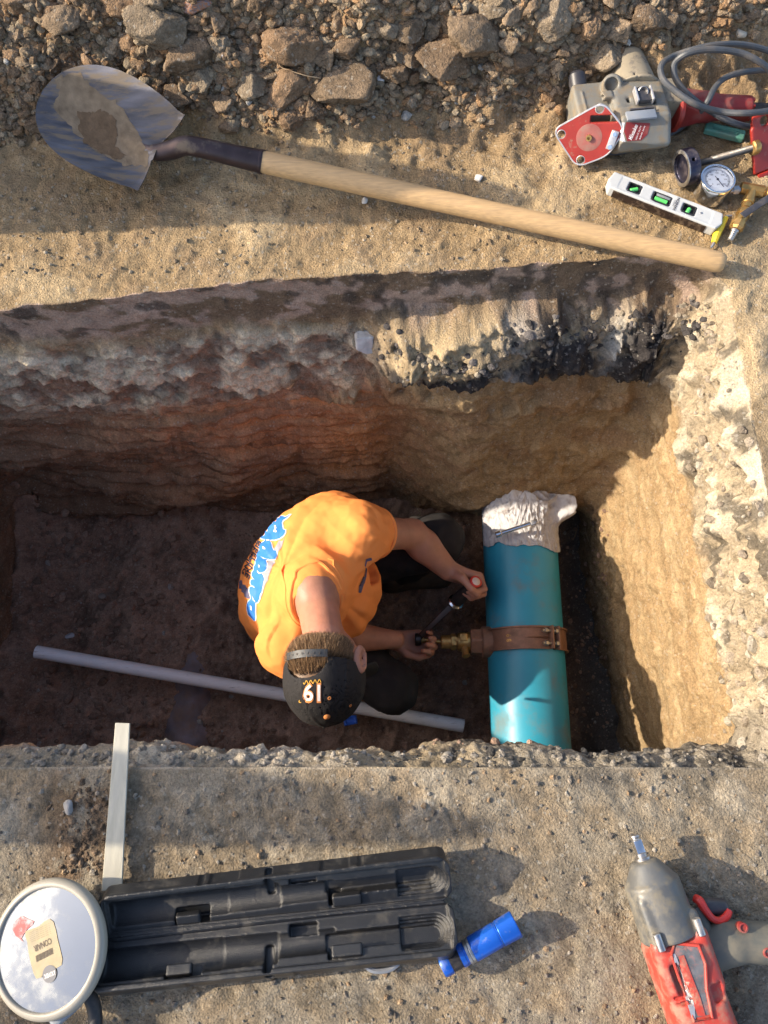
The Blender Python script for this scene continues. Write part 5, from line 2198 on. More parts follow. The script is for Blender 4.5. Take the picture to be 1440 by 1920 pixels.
for q in ((1125, 203), (1053, 251), (1089, 299)):
    c_ = plate_pt(*q)
    S.cyl(c_ - pn * 0.02, c_ + pn * 0.02, 0.0085, mode='s')
c_ = plate_pt(1133, 222)
slx = unit(plate_pt(1158, 222) - plate_pt(1107, 223)); sly = np.cross(pn, slx)
S.box(c_, (0.027, 0.0065, 0.02), np.stack([slx, sly, pn], 1), mode='s')
plate = obj('base_plate', S.mesh('base_plate'), M_REDM, saw)
# bright worn rim
g = Geo(); g.tube([pc + PRm @ np.array([o_[0], o_[1], 0.0036]) for o_ in ol + ol[:1]], 0.0021, n=6, sub=1)
obj('worn_rim', g.mesh('worn_rim'), M_ALU, saw)
for q in ((1125, 203), (1053, 251), (1089, 299)):
    c_ = plate_pt(*q)
    g = Geo(); g.lathe(c_ - pn * 0.006, c_ + pn * 0.006, [(0, .0088), (.0108, .0092), (.0112, .0082), (.001, .0078)], n=20, cap=False)
    obj('hole_bushing', g.mesh('hole_bushing'), M_ALU, saw)
c_ = plate_pt(1105, 257)
g = Geo(); g.lathe(c_ + pn * 0.003, c_ + pn, [(0, .0265), (.0022, .0265), (.0026, .025), (.0026, .008), (.0026, 0)], n=40); obj('centre_disc', g.mesh('centre_disc'), mat('worn_red_disc', (0.27, 0.085, 0.07), rough=0.5, var=0.25, dirt=0.6, dirt_col=(0.22, 0.15, 0.12), dscale=40), saw)
g = Geo(); g.lathe(c_ + pn * 0.004, c_ + pn, [(0, .0065), (.007, .006), (.007, .0032), (.002, .0030), (.002, 0)], n=20); obj('arbor', g.mesh('arbor'), M_BRASS, saw)
c_ = plate_pt(1149, 261)
by2 = unit(plate_pt(1156, 240) - plate_pt(1141, 280)); bx2 = np.cross(by2, pn)
BR = np.stack([bx2, by2, pn], 1)
g = Geo(); g.box(c_ + pn * 0.008, (0.015, 0.037, 0.008), BR, 0.0015); obj('guide_block', g.mesh('guide_block'), M_ALU, saw)
for s in (-1, 1):
    g = Geo(); g.cyl(c_ + by2 * s * 0.0125 + pn * 0.011, c_ + by2 * s * 0.0125 + pn * 0.0138, 0.0042, n=14)
    obj('guide_screw', g.mesh('guide_screw'), M_CHROME, saw)
# cord
M_CORD = mat('grey_rubber_cord', (0.055, 0.06, 0.068), rough=0.5, var=0.15, dirt=0.4, dirt_col=(0.16, 0.13, 0.10), dscale=25)


def cord(pts, r=0.0062):
    g = Geo()
    g.tube([A(x, y, gzp(x, y) + dz) for x, y, dz in pts], r, n=10, sub=8)
    return g


g1 = cord([(1404, 203, 0.035), (1425, 203, 0.03), (1450, 203, 0.026), (1500, 190, 0.03)], 0.0115)
obj('strain_relief', g1.mesh('strain_relief'), M_BLACKRUB, saw)
g1 = cord([(1500, 190, 0.03), (1520, 150, 0.05), (1480, 112, 0.06), (1440, 95, 0.07), (1395, 84, 0.07), (1345, 84, 0.07), (1300, 93, 0.06), (1262, 106, 0.05), (1240, 122, 0.06), (1243, 148, 0.075), (1268, 172, 0.09), (1305, 196, 0.10), (1350, 209, 0.10), (1400, 212, 0.09), (1450, 206, 0.08), (1500, 190, 0.06),
           (1510, 150, 0.06), (1465, 150, 0.08), (1430, 120, 0.10), (1390, 100, 0.10), (1335, 93, 0.09), (1290, 100, 0.085), (1265, 120, 0.075), (1268, 150, 0.075), (1295, 182, 0.075), (1335, 210, 0.07), (1370, 228, 0.06), (1410, 238, 0.045), (1460, 236, 0.02), (1530, 220, 0.012)])
obj('power_cord', g1.mesh('power_cord'), M_CORD, saw)
g1 = cord([(1480, 128, 0.04), (1440, 131, 0.045), (1395, 135, 0.05), (1360, 146, 0.06), (1340, 165, 0.075), (1326, 192, 0.078), (1308, 214, 0.045), (1275, 240, 0.022), (1240, 259, 0.014), (1200, 275, 0.010), (1160, 285, 0.010), (1130, 284, 0.010)])
obj('cord_end', g1.mesh('cord_end'), M_CORD, saw)
tie = A(1240, 259, gzp(1240, 259) + 0.014)
g = Geo(); g.lathe(tie - np.array([0.006, -0.003, 0]), tie + np.array([0.006, -0.003, 0]), [(0, .0085), (.012, .0085)], n=12); g.box(tie + np.array([0.002, -0.012, -0.004]), (0.010, 0.012, 0.006), None, 0.001)
obj('cord_clip', g.mesh('cord_clip'), M_DARKP, saw)

# ---- red bracket with threaded rod and knob at the right edge
brk = thing('clamp_bracket', 'red steel bracket with a threaded rod and black knob at the photo right edge', 'clamp', tuple(A(1425, 260, 0)))
gb = gzp(1380, 330)
S = Solid(A(1420, 260, gb) - np.array([0.06, 0.13, 0.03]), A(1520, 230, gb) + np.array([0.06, 0.08, 0.16]), 0.0028)
q1, q2, q3, q4 = A(1397, 228, gb + .085), A(1422, 312, gb + .015), A(1500, 300, gb + .02), A(1490, 190, gb + .10)
cc2 = (q1 + q2 + q3 + q4) / 4
qx = unit(q4 - q1); qn = unit(np.cross(q4 - q1, q2 - q1)); qn = qn if qn[2] > 0 else -qn; qy = np.cross(qn, qx)
BRR = np.stack([qx, qy, qn], 1)
S.box(cc2, (0.052, 0.058, 0.0045), BRR, rnd=0.002)
hq = A(1436, 232, gb + 0.075)
for (px_, py_, r_) in ((1432, 226, 0.010), (1402, 240, 0.0085)):
    d = np.array(ray(px_, py_)); o = np.array([0, 0, CAM_H]); t = ((cc2 - o) @ qn) / (d @ qn); hq = o + d * t
    S.cyl(hq - qn * .02, hq + qn * .02, r_, mode='s')
obj('bracket_plate', S.mesh('bracket_plate'), M_REDM, brk)
g = Geo(); g.box(cc2 - qy * 0.064 + qn * -0.006, (0.09, 0.010, 0.03), BRR, 0.002); obj('bracket_foot', g.mesh('bracket_foot'), M_REDM, brk)
d = np.array(ray(1420, 275)); o = np.array([0, 0, CAM_H]); t = ((cc2 - o) @ qn) / (d @ qn); rb_ = o + d * t
re_ = A(1302, 309, gb + 0.040)
rdir = unit(rb_ - re_)
g = Geo(); g.lathe(rb_ - rdir * 0.014, rb_ + rdir, [(0, .013), (.003, .0155), (.012, .0155), (.016, .013)], n=24); obj('bushing', g.mesh('bushing'), M_BRASS, brk)
Lr = float(np.linalg.norm(rb_ - re_))
g = Geo(); g.lathe(re_, rb_, [(Lr * i / 150, .0072 if i % 2 else .0062) for i in range(151)], n=16); obj('threaded_rod', g.mesh('threaded_rod', sharp=80), mat('dark_thread_steel', (0.17, 0.165, 0.16), rough=0.45, metal=0.7, var=0.2, dirt=0.3, dscale=60), brk)
M_KNOB = mat('dark_blued_steel', (0.03, 0.03, 0.055), rough=0.3, metal=0.7, var=0.2, dirt=0.5, dirt_col=(0.14, 0.11, 0.09), dscale=30)
kn = A(1284, 318, gb + 0.040)
g = Geo(); g.lathe(re_ + rdir * 0.006, re_ - rdir, [(0, .0105), (.010, .0125), (.012, .0125)], n=20); obj('knob_hub', g.mesh('knob_hub'), M_KNOB, brk)
S = Solid(re_ - 0.06, re_ + 0.05, 0.0018)
S.cyl(re_ - rdir * 0.004, re_ - rdir * 0.030, 0.037, rnd=0.003)
S.cyl(re_ - rdir * 0.024, re_ - rdir * 0.05, 0.029, mode='s')
S.cyl(re_ - rdir * 0.017, re_ - rdir * 0.017 + np.array([0.0, -0.02, 0.06]), 0.004, mode='s')
obj('knob', S.mesh('knob'), M_KNOB, brk)
g = Geo(); g.lathe(re_ - rdir * 0.024, re_ - rdir, [(0, .0292), (.006, .0292), (.007, .036), (.0065, .0372), (.0045, .0374)], n=40, cap=False); obj('knob_rim', g.mesh('knob_rim'), M_STEEL, brk)

# ---- green piece
gg = A(1358, 248, gzp(1358, 248) + 0.008)
gf = frame(A(1398, 258, 0) - A(1318, 238, 0))
S = Solid(gg - 0.06, gg + 0.06, 0.0016)
S.box(gg, (0.043, 0.0125, 0.0075), gf, rnd=0.003)
S.box(gg + gf[:, 2] * 0.008, (0.027, 0.006, 0.005), gf, rnd=0.001, mode='s')
tag(obj('pencil_sharpener', S.mesh('pencil_sharpener'), mat('faded_green_plastic', (0.09, 0.26, 0.20), rough=0.5, var=0.12, dirt=0.35, dirt_col=(0.25, 0.22, 0.16), dscale=40)),
    'small faded green plastic holder with a slot lying below the drill handle', 'holder')
bpy.data.objects['pencil_sharpener'].name = 'blade_holder'

# ---- torpedo level
M_WHITE = mat('white_enamel', (0.47, 0.48, 0.47), rough=0.35, var=0.06, dirt=0.35, dirt_col=(0.42, 0.36, 0.28), dscale=30, dlo=0.56, dhi=0.7)
M_VIAL = mat('green_vial', (0.10, 0.55, 0.12), rough=0.15, var=0.1, coat=0.6)
M_WINDOW = mat('black_vial_frame', (0.015, 0.015, 0.018), rough=0.4)
lz = gzp(1245, 385) + 0.016
lx0, lx1 = A(1138, 341, lz + 0.008), A(1351, 424, lz + 0.002)
lc = (lx0 + lx1) / 2
LF = frame(lx1 - lx0, (0.0, 0.04, 1.0))
lev = thing('torpedo_level', 'white torpedo level with three green vials lying above the shovel handle end', 'spirit level', tuple(lc))
LL = float(np.linalg.norm(lx1 - lx0)) / 2
S = Solid(lc - LL - 0.02, lc + LL + 0.02, 0.0016)
S.box(lc, (LL, 0.0220, 0.012), LF, rnd=0.002)
for s in (-1, 1):
    S.half(lc + LF[:, 0] * s * (LL - 0.010) - LF[:, 1] * 0.0220, unit(LF[:, 0] * s * 0.9 - LF[:, 1] * 0.45))
    S.half(lc + LF[:, 0] * s * (LL - 0.006) + LF[:, 1] * 0.0195, unit(LF[:, 0] * s * 0.9 + LF[:, 1] * 0.22))
# raised edges with a shallow panel between
S.box(lc + LF[:, 2] * 0.0125, (LL * 0.80, 0.0170, 0.0012), LF, mode='s')
wins = ((-0.068, 0.0145, 0.0125), (-0.008, 0.0205, 0.0130), (0.052, 0.0150, 0.0125))
for x_, hx, hy in wins:
    S.box(lc + LF[:, 0] * x_ + LF[:, 2] * 0.010, (hx, hy, 0.009), LF, rnd=0.003, mode='s')
obj('level_body', S.mesh('level_body'), M_WHITE, lev)
for i, (x_, hx, hy) in enumerate(wins):
    S = Solid(lc + LF[:, 0] * x_ - 0.03, lc + LF[:, 0] * x_ + 0.03, 0.0012)
    S.box(lc + LF[:, 0] * x_ + LF[:, 2] * 0.0068, (hx + .0003, hy + .0003, 0.0056), LF, rnd=0.003)
    S.box(lc + LF[:, 0] * x_ + LF[:, 2] * 0.012, (hx - .003, hy - .003, 0.0085), LF, rnd=0.002, mode='s')
    w_ = obj('vial_window', S.mesh('vial_window'), M_WINDOW, lev)
    a_ = (math.radians(40), 0, math.radians(82))[i]
    dv = LF[:, 0] * math.cos(a_) + LF[:, 1] * math.sin(a_)
    hh = (0.0085, 0.014, 0.0068)[i]
    c_ = lc + LF[:, 0] * x_ + LF[:, 2] * 0.0080 + LF[:, 1] * (-0.0025)
    g = Geo(); g.cyl(c_ - dv * hh, c_ + dv * hh, 0.0046, n=20, bev=0.001); vo_ = obj('vial', g.mesh('vial'), M_VIAL, lev)
g = Geo(); g.box(lc - LF[:, 1] * 0.0224 - LF[:, 0] * 0.004 + LF[:, 2] * -0.001, (LL * 1.62, 0.0014, 0.018), LF, 0.0); obj('magnet_strip', g.mesh('magnet_strip'), mat('dark_magnet_strip', (0.05, 0.035, 0.03), rough=0.25, metal=0.5, dirt=0.5, dscale=60), lev)
g = Geo(); g.box(lc + LF[:, 1] * 0.0005 + LF[:, 0] * -0.006 + LF[:, 1] * 0.006 + LF[:, 2] * 0.0105, (0.030, 0.0055, 0.003), LF, 0.001); obj('vial_cover', g.mesh('vial_cover'), M_PLBLUE, lev)
LT = np.stack([LF[:, 1], -LF[:, 0], LF[:, 2]], 1)
flat_text('maker_mark', 'HANSON', 0.0085, lc + LF[:, 0] * 0.0245 + LF[:, 2] * 0.0114, LT, M_INKK, lev, bold=0.0002)
flat_text('maker_mark', 'HANSON', 0.004, lc + LF[:, 0] * 0.019 + LF[:, 2] * 0.0114, LT, M_INKK, lev)
g = Geo(); c_ = lc + LF[:, 0] * 0.078 + LF[:, 1] * 0.002 + LF[:, 2] * 0.0110; g.cyl(c_, c_ + LF[:, 2] * 0.0012, 0.0024, n=12); obj('rivet', g.mesh('rivet'), M_STEEL, lev)

# ---- yellow handled knife tool by the end of the level
kz = gzp(1350, 435) + 0.010
kn_ = thing('folding_tool', 'small yellow handled tool with a steel tip touching the level end', 'hand tool', tuple(A(1350, 430, kz)))
g = Geo(); g.tube([A(1362, 408, kz + .006), A(1352, 424, kz + .006), A(1344, 440, kz + .004), A(1339, 455, kz)], [0.0045, 0.0075, 0.0080, 0.0060], n=8, sub=4); obj('grip', g.mesh('grip', sharp=20), mat('yellow_plastic', (0.75, 0.55, 0.02), rough=0.4, var=0.06, dirt=0.2), kn_)
g = Geo(); g.tube([A(1340, 453, kz), A(1333, 465, kz - .003)], [0.0035, 0.0025], n=8, sub=1); obj('steel_tip', g.mesh('steel_tip'), M_STEEL, kn_)
g = Geo(); g.tube([A(1355, 414, kz + .002), A(1362, 406, kz + .004), A(1372, 405, kz + .004)], 0.003, n=8, sub=3); obj('steel_bar', g.mesh('steel_bar'), M_STEEL, kn_)

# ---- pressure gauge assembly
gz1 = gzp(1347, 365)
gb_ = A(1347, 352, gz1)
GR = 0.0365
gau = thing('pressure_gauge', 'round chrome pressure gauge with brass tee fittings and a hose barb', 'gauge', tuple(gb_))
gb_ = A(1347, 334, gz1 + 0.052); gb_[2] = gz1 + 0.004
g = Geo(); g.lathe(gb_, gb_ + np.array([0, 0, 1]), [(0, .030), (.002, .0345), (.034, .0350), (.035, GR), (.045, GR + .0006), (.048, GR - .001), (.048, .0325), (.0455, .0320)], n=56, cap=False)
obj('case', g.mesh('case'), M_CHROME, gau)
g = Geo(); g.lathe(gb_, gb_ + np.array([0, 0, 1]), [(0.0, .031), (0.043, .0325), (0.0435, 0)], n=48)
dial_m = mat('white_dial', (0.62, 0.63, 0.66), rough=0.5, var=0.05)
obj('dial', g.mesh('dial'), dial_m, gau)
dz = gb_[2] + 0.0437
g = Geo()
for k in range(41):
    a = math.radians(225 - 270 * k / 40)
    r1_, r2_ = (0.0225, 0.026) if k % 5 else (0.0205, 0.026)
    p1 = np.array([gb_[0] + math.cos(a) * r1_, gb_[1] + math.sin(a) * r1_, dz + .0003]); p2 = np.array([gb_[0] + math.cos(a) * r2_, gb_[1] + math.sin(a) * r2_, dz + .0003])
    g.box((p1 + p2) / 2, (float(np.linalg.norm(p2 - p1)), 0.0006 if k % 5 else 0.001, 0.0004), frame(p2 - p1))
obj('scale_mark', g.mesh('scale_mark'), M_INKK, gau)
me_all = []
for k, t in enumerate(('0', '50', '100', '150', '200', '250', '300')):
    a = math.radians(225 - 270 * k / 6)
    p = np.array([gb_[0] + math.cos(a) * 0.0165, gb_[1] + math.sin(a) * 0.0165, dz])
    flat_text('dial_number', t, 0.0055, p, np.eye(3), M_INKK, gau, lift=0.0004)
flat_text('dial_number', 'psi', 0.0055, np.array([gb_[0], gb_[1] - 0.012, dz]), np.eye(3), M_INKK, gau, lift=0.0004)
g = Geo(); a = math.radians(-62); d_ = np.array([math.cos(a), math.sin(a), 0]); p = np.array([gb_[0], gb_[1], dz + .0010])
g.box(p + d_ * 0.006, (0.030, 0.0012, 0.0006), frame(d_)); g.cyl(p - [0, 0, .0004], p + [0, 0, .001], .0025, n=14); obj('needle', g.mesh('needle'), M_INKK, gau)
M_GLASS = bpy.data.materials.new('gauge_glass'); M_GLASS.use_nodes = True
b_ = M_GLASS.node_tree.nodes['Principled BSDF']; b_.inputs['Transmission Weight'].default_value = 1; b_.inputs['Roughness'].default_value = 0.02; b_.inputs['IOR'].default_value = 1.1
b_.inputs['Base Color'].default_value = (0.95, 0.97, 1, 1)
g = Geo(); g.lathe(gb_, gb_ + np.array([0, 0, 1]), [(0.0462, .0322), (0.0470, .0322)], n=48); obj('glass', g.mesh('glass'), M_GLASS, gau)
fz = gz1 + 0.022
f0 = np.array([gb_[0] + 0.034, gb_[1] - 0.006, fz]); f1 = A(1402, 356, fz); 
g = Geo(); g.cyl(f0, f0 + (f1 - f0) * .55, 0.0068, n=16); g.cyl(f0 + (f1 - f0) * .18, f0 + (f1 - f0) * .48, 0.0095, n=6); obj('stem', g.mesh('stem'), M_STEEL, gau)
t0, t1 = A(1388, 352, fz), A(1432, 360, fz)
g = Geo(); g.cyl(t0, t1, 0.0125, n=8, bev=0.0015); 
tj = A(1410, 357, fz); td = A(1398, 392, fz + .001)
g.cyl(tj, td, 0.0105, n=16); g.cyl(tj + (td - tj) * .45, tj + (td - tj) * .75, 0.0125, n=16, bev=.001); obj('tee', g.mesh('tee'), M_BRASS, gau)
g = Geo(); g.cyl(t1, A(1470, 366, fz), 0.0095, n=16); g.cyl(t1 + (t1 - t0) * .1, t1 + (t1 - t0) * .35, 0.013, n=16, bev=.001); obj('side_nipple', g.mesh('side_nipple'), M_BRASS, gau)
v0, v1 = td, A(1378, 432, fz - .004)
g = Geo(); L_ = float(np.linalg.norm(v1 - v0)); g.lathe(v0, v1, [(0, .0105), (L_ * .1, .0135), (L_ * .3, .0150), (L_ * .32, .0125), (L_ * .62, .0125), (L_ * .64, .0148), (L_ * .92, .0148), (L_, .0110)], n=8); obj('ball_valve', g.mesh('ball_valve', sharp=20), M_BRASS, gau)
b0, b1 = v1, A(1368, 452, fz - .010)
L_ = float(np.linalg.norm(b1 - b0)); g = Geo(); g.lathe(b0, b1, [(0, .0085), (L_ * .15, .0085)] + [(L_ * (.15 + .8 * i / 10), .0082 - .0012 * (i % 2) - .0018 * i / 10) for i in range(11)] + [(L_, .005)], n=18); obj('hose_barb', g.mesh('hose_barb', sharp=20), M_STEEL, gau)
g = Geo(); l0 = A(1392, 404, fz + .016); l1 = A(1455, 362, fz + .014); g.box((l0 + l1) / 2, (float(np.linalg.norm(l1 - l0)), 0.014, 0.003), frame(l1 - l0), 0.001); obj('valve_lever', g.mesh('valve_lever'), M_DARKP, gau)

# ---- flat pale lath over the edge
M_LATH = mat('weathered_pale_lath', (0.42, 0.395, 0.31), rough=0.5, var=0.14, vscale=26, bump=0.15, bscale=80, dirt=0.5, dirt_col=(0.38, 0.36, 0.32), dscale=10, dlo=0.42, dhi=0.66, stretch=((6, 1, 1), (0, 0, 0.25)))
gl = 0.010
q = [P(190, 1671, gl + .010), P(228, 1671, gl + .010), P(243, 1356, gl + 0.004), P(216, 1355, gl + 0.004)]
g = Geo()
vv = [tuple(a) for a in q] + [(a.x, a.y, a.z - 0.0045) for a in q]
g.add(vv, [[0, 1, 2, 3], [7, 6, 5, 4], [0, 4, 5, 1], [1, 5, 6, 2], [2, 6, 7, 3], [3, 7, 4, 0]])
g2 = g.mesh('lath', smooth=False)
bm = bmesh.new(); bm.from_mesh(g2); bmesh.ops.bevel(bm, geom=bm.edges[:], offset=0.0008, segments=1, affect='EDGES'); bm.to_mesh(g2); bm.free()
tag(obj('lath', g2, M_LATH), 'flat pale lath reaching out over the near trench edge above the round mirror', 'lath')

# ---- torque wrench case, open
M_CASE = mat('black_moulded_plastic', (0.014, 0.0145, 0.016), rough=0.32, var=0.25, vscale=30, bump=0.5, bscale=900, dirt=0.42, dirt_col=(0.13, 0.115, 0.09), dscale=26, dlo=0.54, dhi=0.70)
case = thing('wrench_case', 'open black moulded case for a long wrench lying on the near ground', 'case', tuple(A(500, 1720, 0)))
cgz = 0.012


def shell(name, a, b, w, hgt, lid):
    """a, b: photo pixels of the ends of the centre line at the rim; w half width"""
    zr = 0.054
    p0, p1 = A(*a, zr), A(*b, zr)
    tilt = -0.55 if lid else 0.55
    up_ = (0, tilt, 1.0)
    Fm = frame(p1 - p0, up_)
    L_ = float(np.linalg.norm(p1 - p0)) / 2
    c = (p0 + p1) / 2 - Fm[:, 2] * hgt / 2
    X, Yv, Z = Fm[:, 0], Fm[:, 1], Fm[:, 2]
    top = c + Z * hgt / 2
    ext_ = np.abs(X) * L_ + np.abs(Yv) * w + np.abs(Z) * hgt + 0.02
    S = Solid(c - ext_, c + ext_, 0.0019)
    S.box(c, (L_, w, hgt / 2), Fm, rnd=0.007)
    # lip round the rim
    S.box(c + Z * (hgt / 2 - 0.004), (L_ + .003, w + .003, 0.004), Fm, rnd=0.0015)
    # rounded ends: shave the corners in plan
    for sx in (-1, 1):
        for sy in (-1, 1):
            S.half(c + X * sx * (L_ + .003 - 0.016) + Yv * sy * (w + .003), unit(X * sx * 1.0 + Yv * sy * 1.0), k=0.004)
    # outer ribs: notches in the side walls
    for x_ in ((-0.42, -0.30, -0.22, 0.28, 0.36, 0.50) if lid else (-0.47, 0.12)):
        s_ = 1 if lid else -1
        S.box(c + X * x_ * L_ * 1.0 + Yv * s_ * (w + 0.0035), (0.004 if not lid else (0.020 if x_ in (-0.30, 0.36) else 0.004), 0.006, hgt * 0.42), Fm, rnd=0.0012, mode='s')
    # hollow
    P_ = lambda x, y, z: top + X * x * L_ + Yv * y + Z * z
    my = 1 if lid else -1
    S.box(P_(0, 0, 0.0), (L_ - .006, w - .005, 0.007), Fm, rnd=0.003, mode='s')
    dep = hgt - 0.004
    S.cyl(P_(-0.955, 0.003 * my, -0.002), P_(-0.28, 0.003 * my, -0.002), 0.0235, rnd=0.004, mode='s')
    S.cyl(P_(-0.955, 0.003 * my, -0.002), P_(0.02, 0.003 * my, -0.002), 0.0225, rnd=0.003, mode='s')
    S.cyl(P_(0.0, 0.001 * my, -0.002), P_(0.34, 0.001 * my, -0.002), 0.0180, rnd=0.003, mode='s')
    S.box(P_(0.52, 0.002 * my, -0.008), (L_ * 0.24, 0.0125, 0.014), Fm, rnd=0.003, mode='s')
    # ratchet head: stepped round pocket
    for i, (r_, z_) in enumerate(((0.0270, -0.006), (0.0235, -0.011), (0.0200, -0.016), (0.0165, -0.021), (0.0125, -0.026))):
        cc_1 = P_(0.90 - i * 0.004, -0.002, 0.02); cc_0 = P_(0.90 - i * 0.004, -0.002, z_)
        S.cyl(cc_0, cc_1, r_, rnd=0.001, mode='s')
        S.box((P_(0.80, -0.002, 0.02) + P_(0.80, -0.002, z_)) / 2, (L_ * 0.10, r_, (0.02 - z_) / 2), Fm, rnd=0.001, mode='s')
    # finger recesses
    S.box(P_(-0.035, 0.016 * my, -0.010), (0.007, 0.022, 0.020), Fm, rnd=0.005, mode='s')
    S.box(P_(-0.50, -0.020, -0.012), (L_ * 0.10, 0.010, 0.014), Fm, rnd=0.002, mode='s')
    S.box(P_(0.16, 0.020, -0.010), (L_ * 0.08, 0.008, 0.012), Fm, rnd=0.002, mode='s')
    S.box(P_(0.33, -0.018, -0.010), (0.010, 0.010, 0.014), Fm, rnd=0.003, mode='s')
    # clips that bridge the channel
    S.box(P_(0.40, -0.018, -0.008), (L_ * 0.085, 0.009, 0.006), Fm, rnd=0.002, k=0.001)
    S.box(P_(-0.52, -0.019, -0.010), (L_ * 0.07, 0.008, 0.006), Fm, rnd=0.002, k=0.001)
    o = obj(name, S.mesh(name), M_CASE, case)
    g = Geo()
    for x_ in (-0.30,):
        F5 = Fm
    return o, P_, Fm, L_


lid, PL_, LFm, LLn = shell('lid', (190, 1728), (842, 1649), 0.0380, 0.036, True)
base_s, PB_, BFm, BLn = shell('tray', (172, 1806), (851, 1734), 0.0375, 0.038, False)
# thin raised rings inside the trough
for PP, Fm, nm in ((PL_, LFm, 'lid'), (PB_, BFm, 'tray')):
    pass
g = Geo(); g.tube([PB_(-0.93, 0.0395, -0.002), PB_(0.0, 0.0395, -0.002), PB_(0.93, 0.0395, -0.002)], 0.0032, n=8, sub=2); obj('hinge', g.mesh('hinge'), M_CASE, case)
g = Geo(); hz_ = cgz + 0.006
g.tube([A(690, 1800, hz_), A(688, 1812, hz_), A(704, 1820, hz_), A(728, 1818, hz_), A(744, 1808, hz_), A(748, 1796, hz_)], 0.0045, n=8, sub=5)
obj('carry_handle', g.mesh('carry_handle'), mat('translucent_grey_plastic', (0.20, 0.21, 0.23), rough=0.3), case)

# ---- flashlight
M_BLUE = mat('blue_anodised', (0.012, 0.105, 0.50), rough=0.28, metal=0.45, var=0.12, dirt=0.25, dirt_col=(0.25, 0.22, 0.2), dscale=40, dlo=.56)
fa, fb = A(828, 1813, 0.028), A(968, 1732, 0.032)
fl = thing('flashlight', 'blue metal flashlight lying against the right end of the black case', 'flashlight', tuple(fa))
LF_ = float(np.linalg.norm(fb - fa))
g = Geo(); g.lathe(fa, fb, [(LF_ * t, r) for t, r in ((0, .0150), (.02, .0165), (.10, .0165), (.115, .0155))], n=36); obj('tail_cap', g.mesh('tail_cap'), M_BLUE, fl)
g = Geo(); g.lathe(fa, fb, [(LF_ * (.115 + .13 * i / 26), .0158 if i % 2 else .0149) for i in range(27)], n=36); obj('knurled_ring', g.mesh('knurled_ring', sharp=80), M_DARKP, fl)
g = Geo(); g.lathe(fa, fb, [(LF_ * t, r) for t, r in ((.245, .0172), (.30, .0172), (.305, .0165), (.33, .0165))], n=36); obj('rear_band', g.mesh('rear_band'), M_BLUE, fl)
g = Geo(); g.lathe(fa, fb, [(LF_ * t, r) for t, r in ((.33, .0168), (.335, .0180), (.36, .0180), (.365, .0170), (.375, .0180), (.40, .0180), (.405, .0172))], n=36); obj('bare_ring', g.mesh('bare_ring'), M_STEEL, fl)
g = Geo(); g.lathe(fa, fb, [(LF_ * t, r) for t, r in ((.405, .0180), (.42, .0188), (.74, .0188), (.745, .0182), (.755, .0182), (.76, .0190))], n=36); obj('barrel', g.mesh('barrel'), M_BLUE, fl)
S = Solid(fa + (fb - fa) * .70 - 0.05, fb + 0.05, 0.0013)
S.cyl(fa + (fb - fa) * .765, fb, 0.0192, 0.0202, rnd=0.001)
S.cyl(fb - unit(fb - fa) * 0.006, fb + unit(fb - fa) * 0.01, 0.0165, mode='s')
FF = frame(fb - fa)
for k in range(6):
    a = 2 * math.pi * k / 6 + 0.35
    n_ = FF[:, 1] * math.cos(a) + FF[:, 2] * math.sin(a) - FF[:, 0] * 0.25
    S.half(fa + (fb - fa) * .80 + n_ * 0.0192, n_)
obj('head', S.mesh('head'), M_BLUE, fl)
g = Geo(); g.lathe(fa, fb, [(LF_ * .955, .0166), (LF_ * .956, 0)], n=30); obj('lens', g.mesh('lens'), M_CHROME, fl)

# ---- round make-up mirror
mn = unit([-0.27, 0.0, 0.96]); mn = unit(np.array([-0.23, 0.02, 0.96]))
mc_ = A(92, 1777, 0.060)
mx_ = unit(np.cross([0, 1, 0], mn)); my_ = np.cross(mn, mx_)
MR = np.stack([mx_, my_, mn], 1)
mirror = thing('round_mirror', 'round makeup mirror in a dusty pale rim with stickers and a painted red reflection', 'mirror', tuple(mc_))
M_RIM = mat('dusty_cream_plastic', (0.29, 0.265, 0.215), rough=0.42, var=0.10, vscale=14, dirt=0.5, dirt_col=(0.30, 0.27, 0.23), dscale=14, dlo=0.48, dhi=0.68)
M_MIR = mat('mirror_glass', (0.20, 0.225, 0.26), rough=0.05, metal=1.0, var=0.03, dirt=0.62, dirt_col=(0.20, 0.19, 0.165), dscale=7, dlo=0.44, dhi=0.62)
g = Geo()
R_ = 0.098
g.lathe(mc_ - mn * 0.012, mc_ + mn, [(0, .070), (0, .088), (.003, .093), (.010, .0965), (.017, .0955), (.0215, .0915), (.0230, .0870), (.0220, .0845), (.020, .0835), (.018, .0830), (.016, .075)], n=96, cap=False)
obj('rim', g.mesh('rim', sharp=50), M_RIM, mirror)
g = Geo(); g.lathe(mc_ - mn * 0.012, mc_ + mn, [(0.0, .080), (.0182, .0832), (.0185, 0)], n=96)
obj('glass', g.mesh('glass'), M_MIR, mirror)
mtop = mc_ + mn * 0.0066


def mpt(px, py):
    d = np.array(ray(px, py)); o = np.array([0, 0, CAM_H]); t = ((mtop - o) @ mn) / (d @ mn); w = o + d * t
    return ((w - mtop) @ MR)[:2]


Zm = lambda p: mpt(p[0] / 6.0, 1600 + p[1] / 6.0)


def mirror_patch(name, pts, m, dz_):
    me = outline_mesh([Zm(p) for p in pts], name)
    for v in me.vertices:
        v.co = Vector(mtop + MR @ np.array([v.co.x, v.co.y, dz_]))
    return obj(name, me, m, mirror)


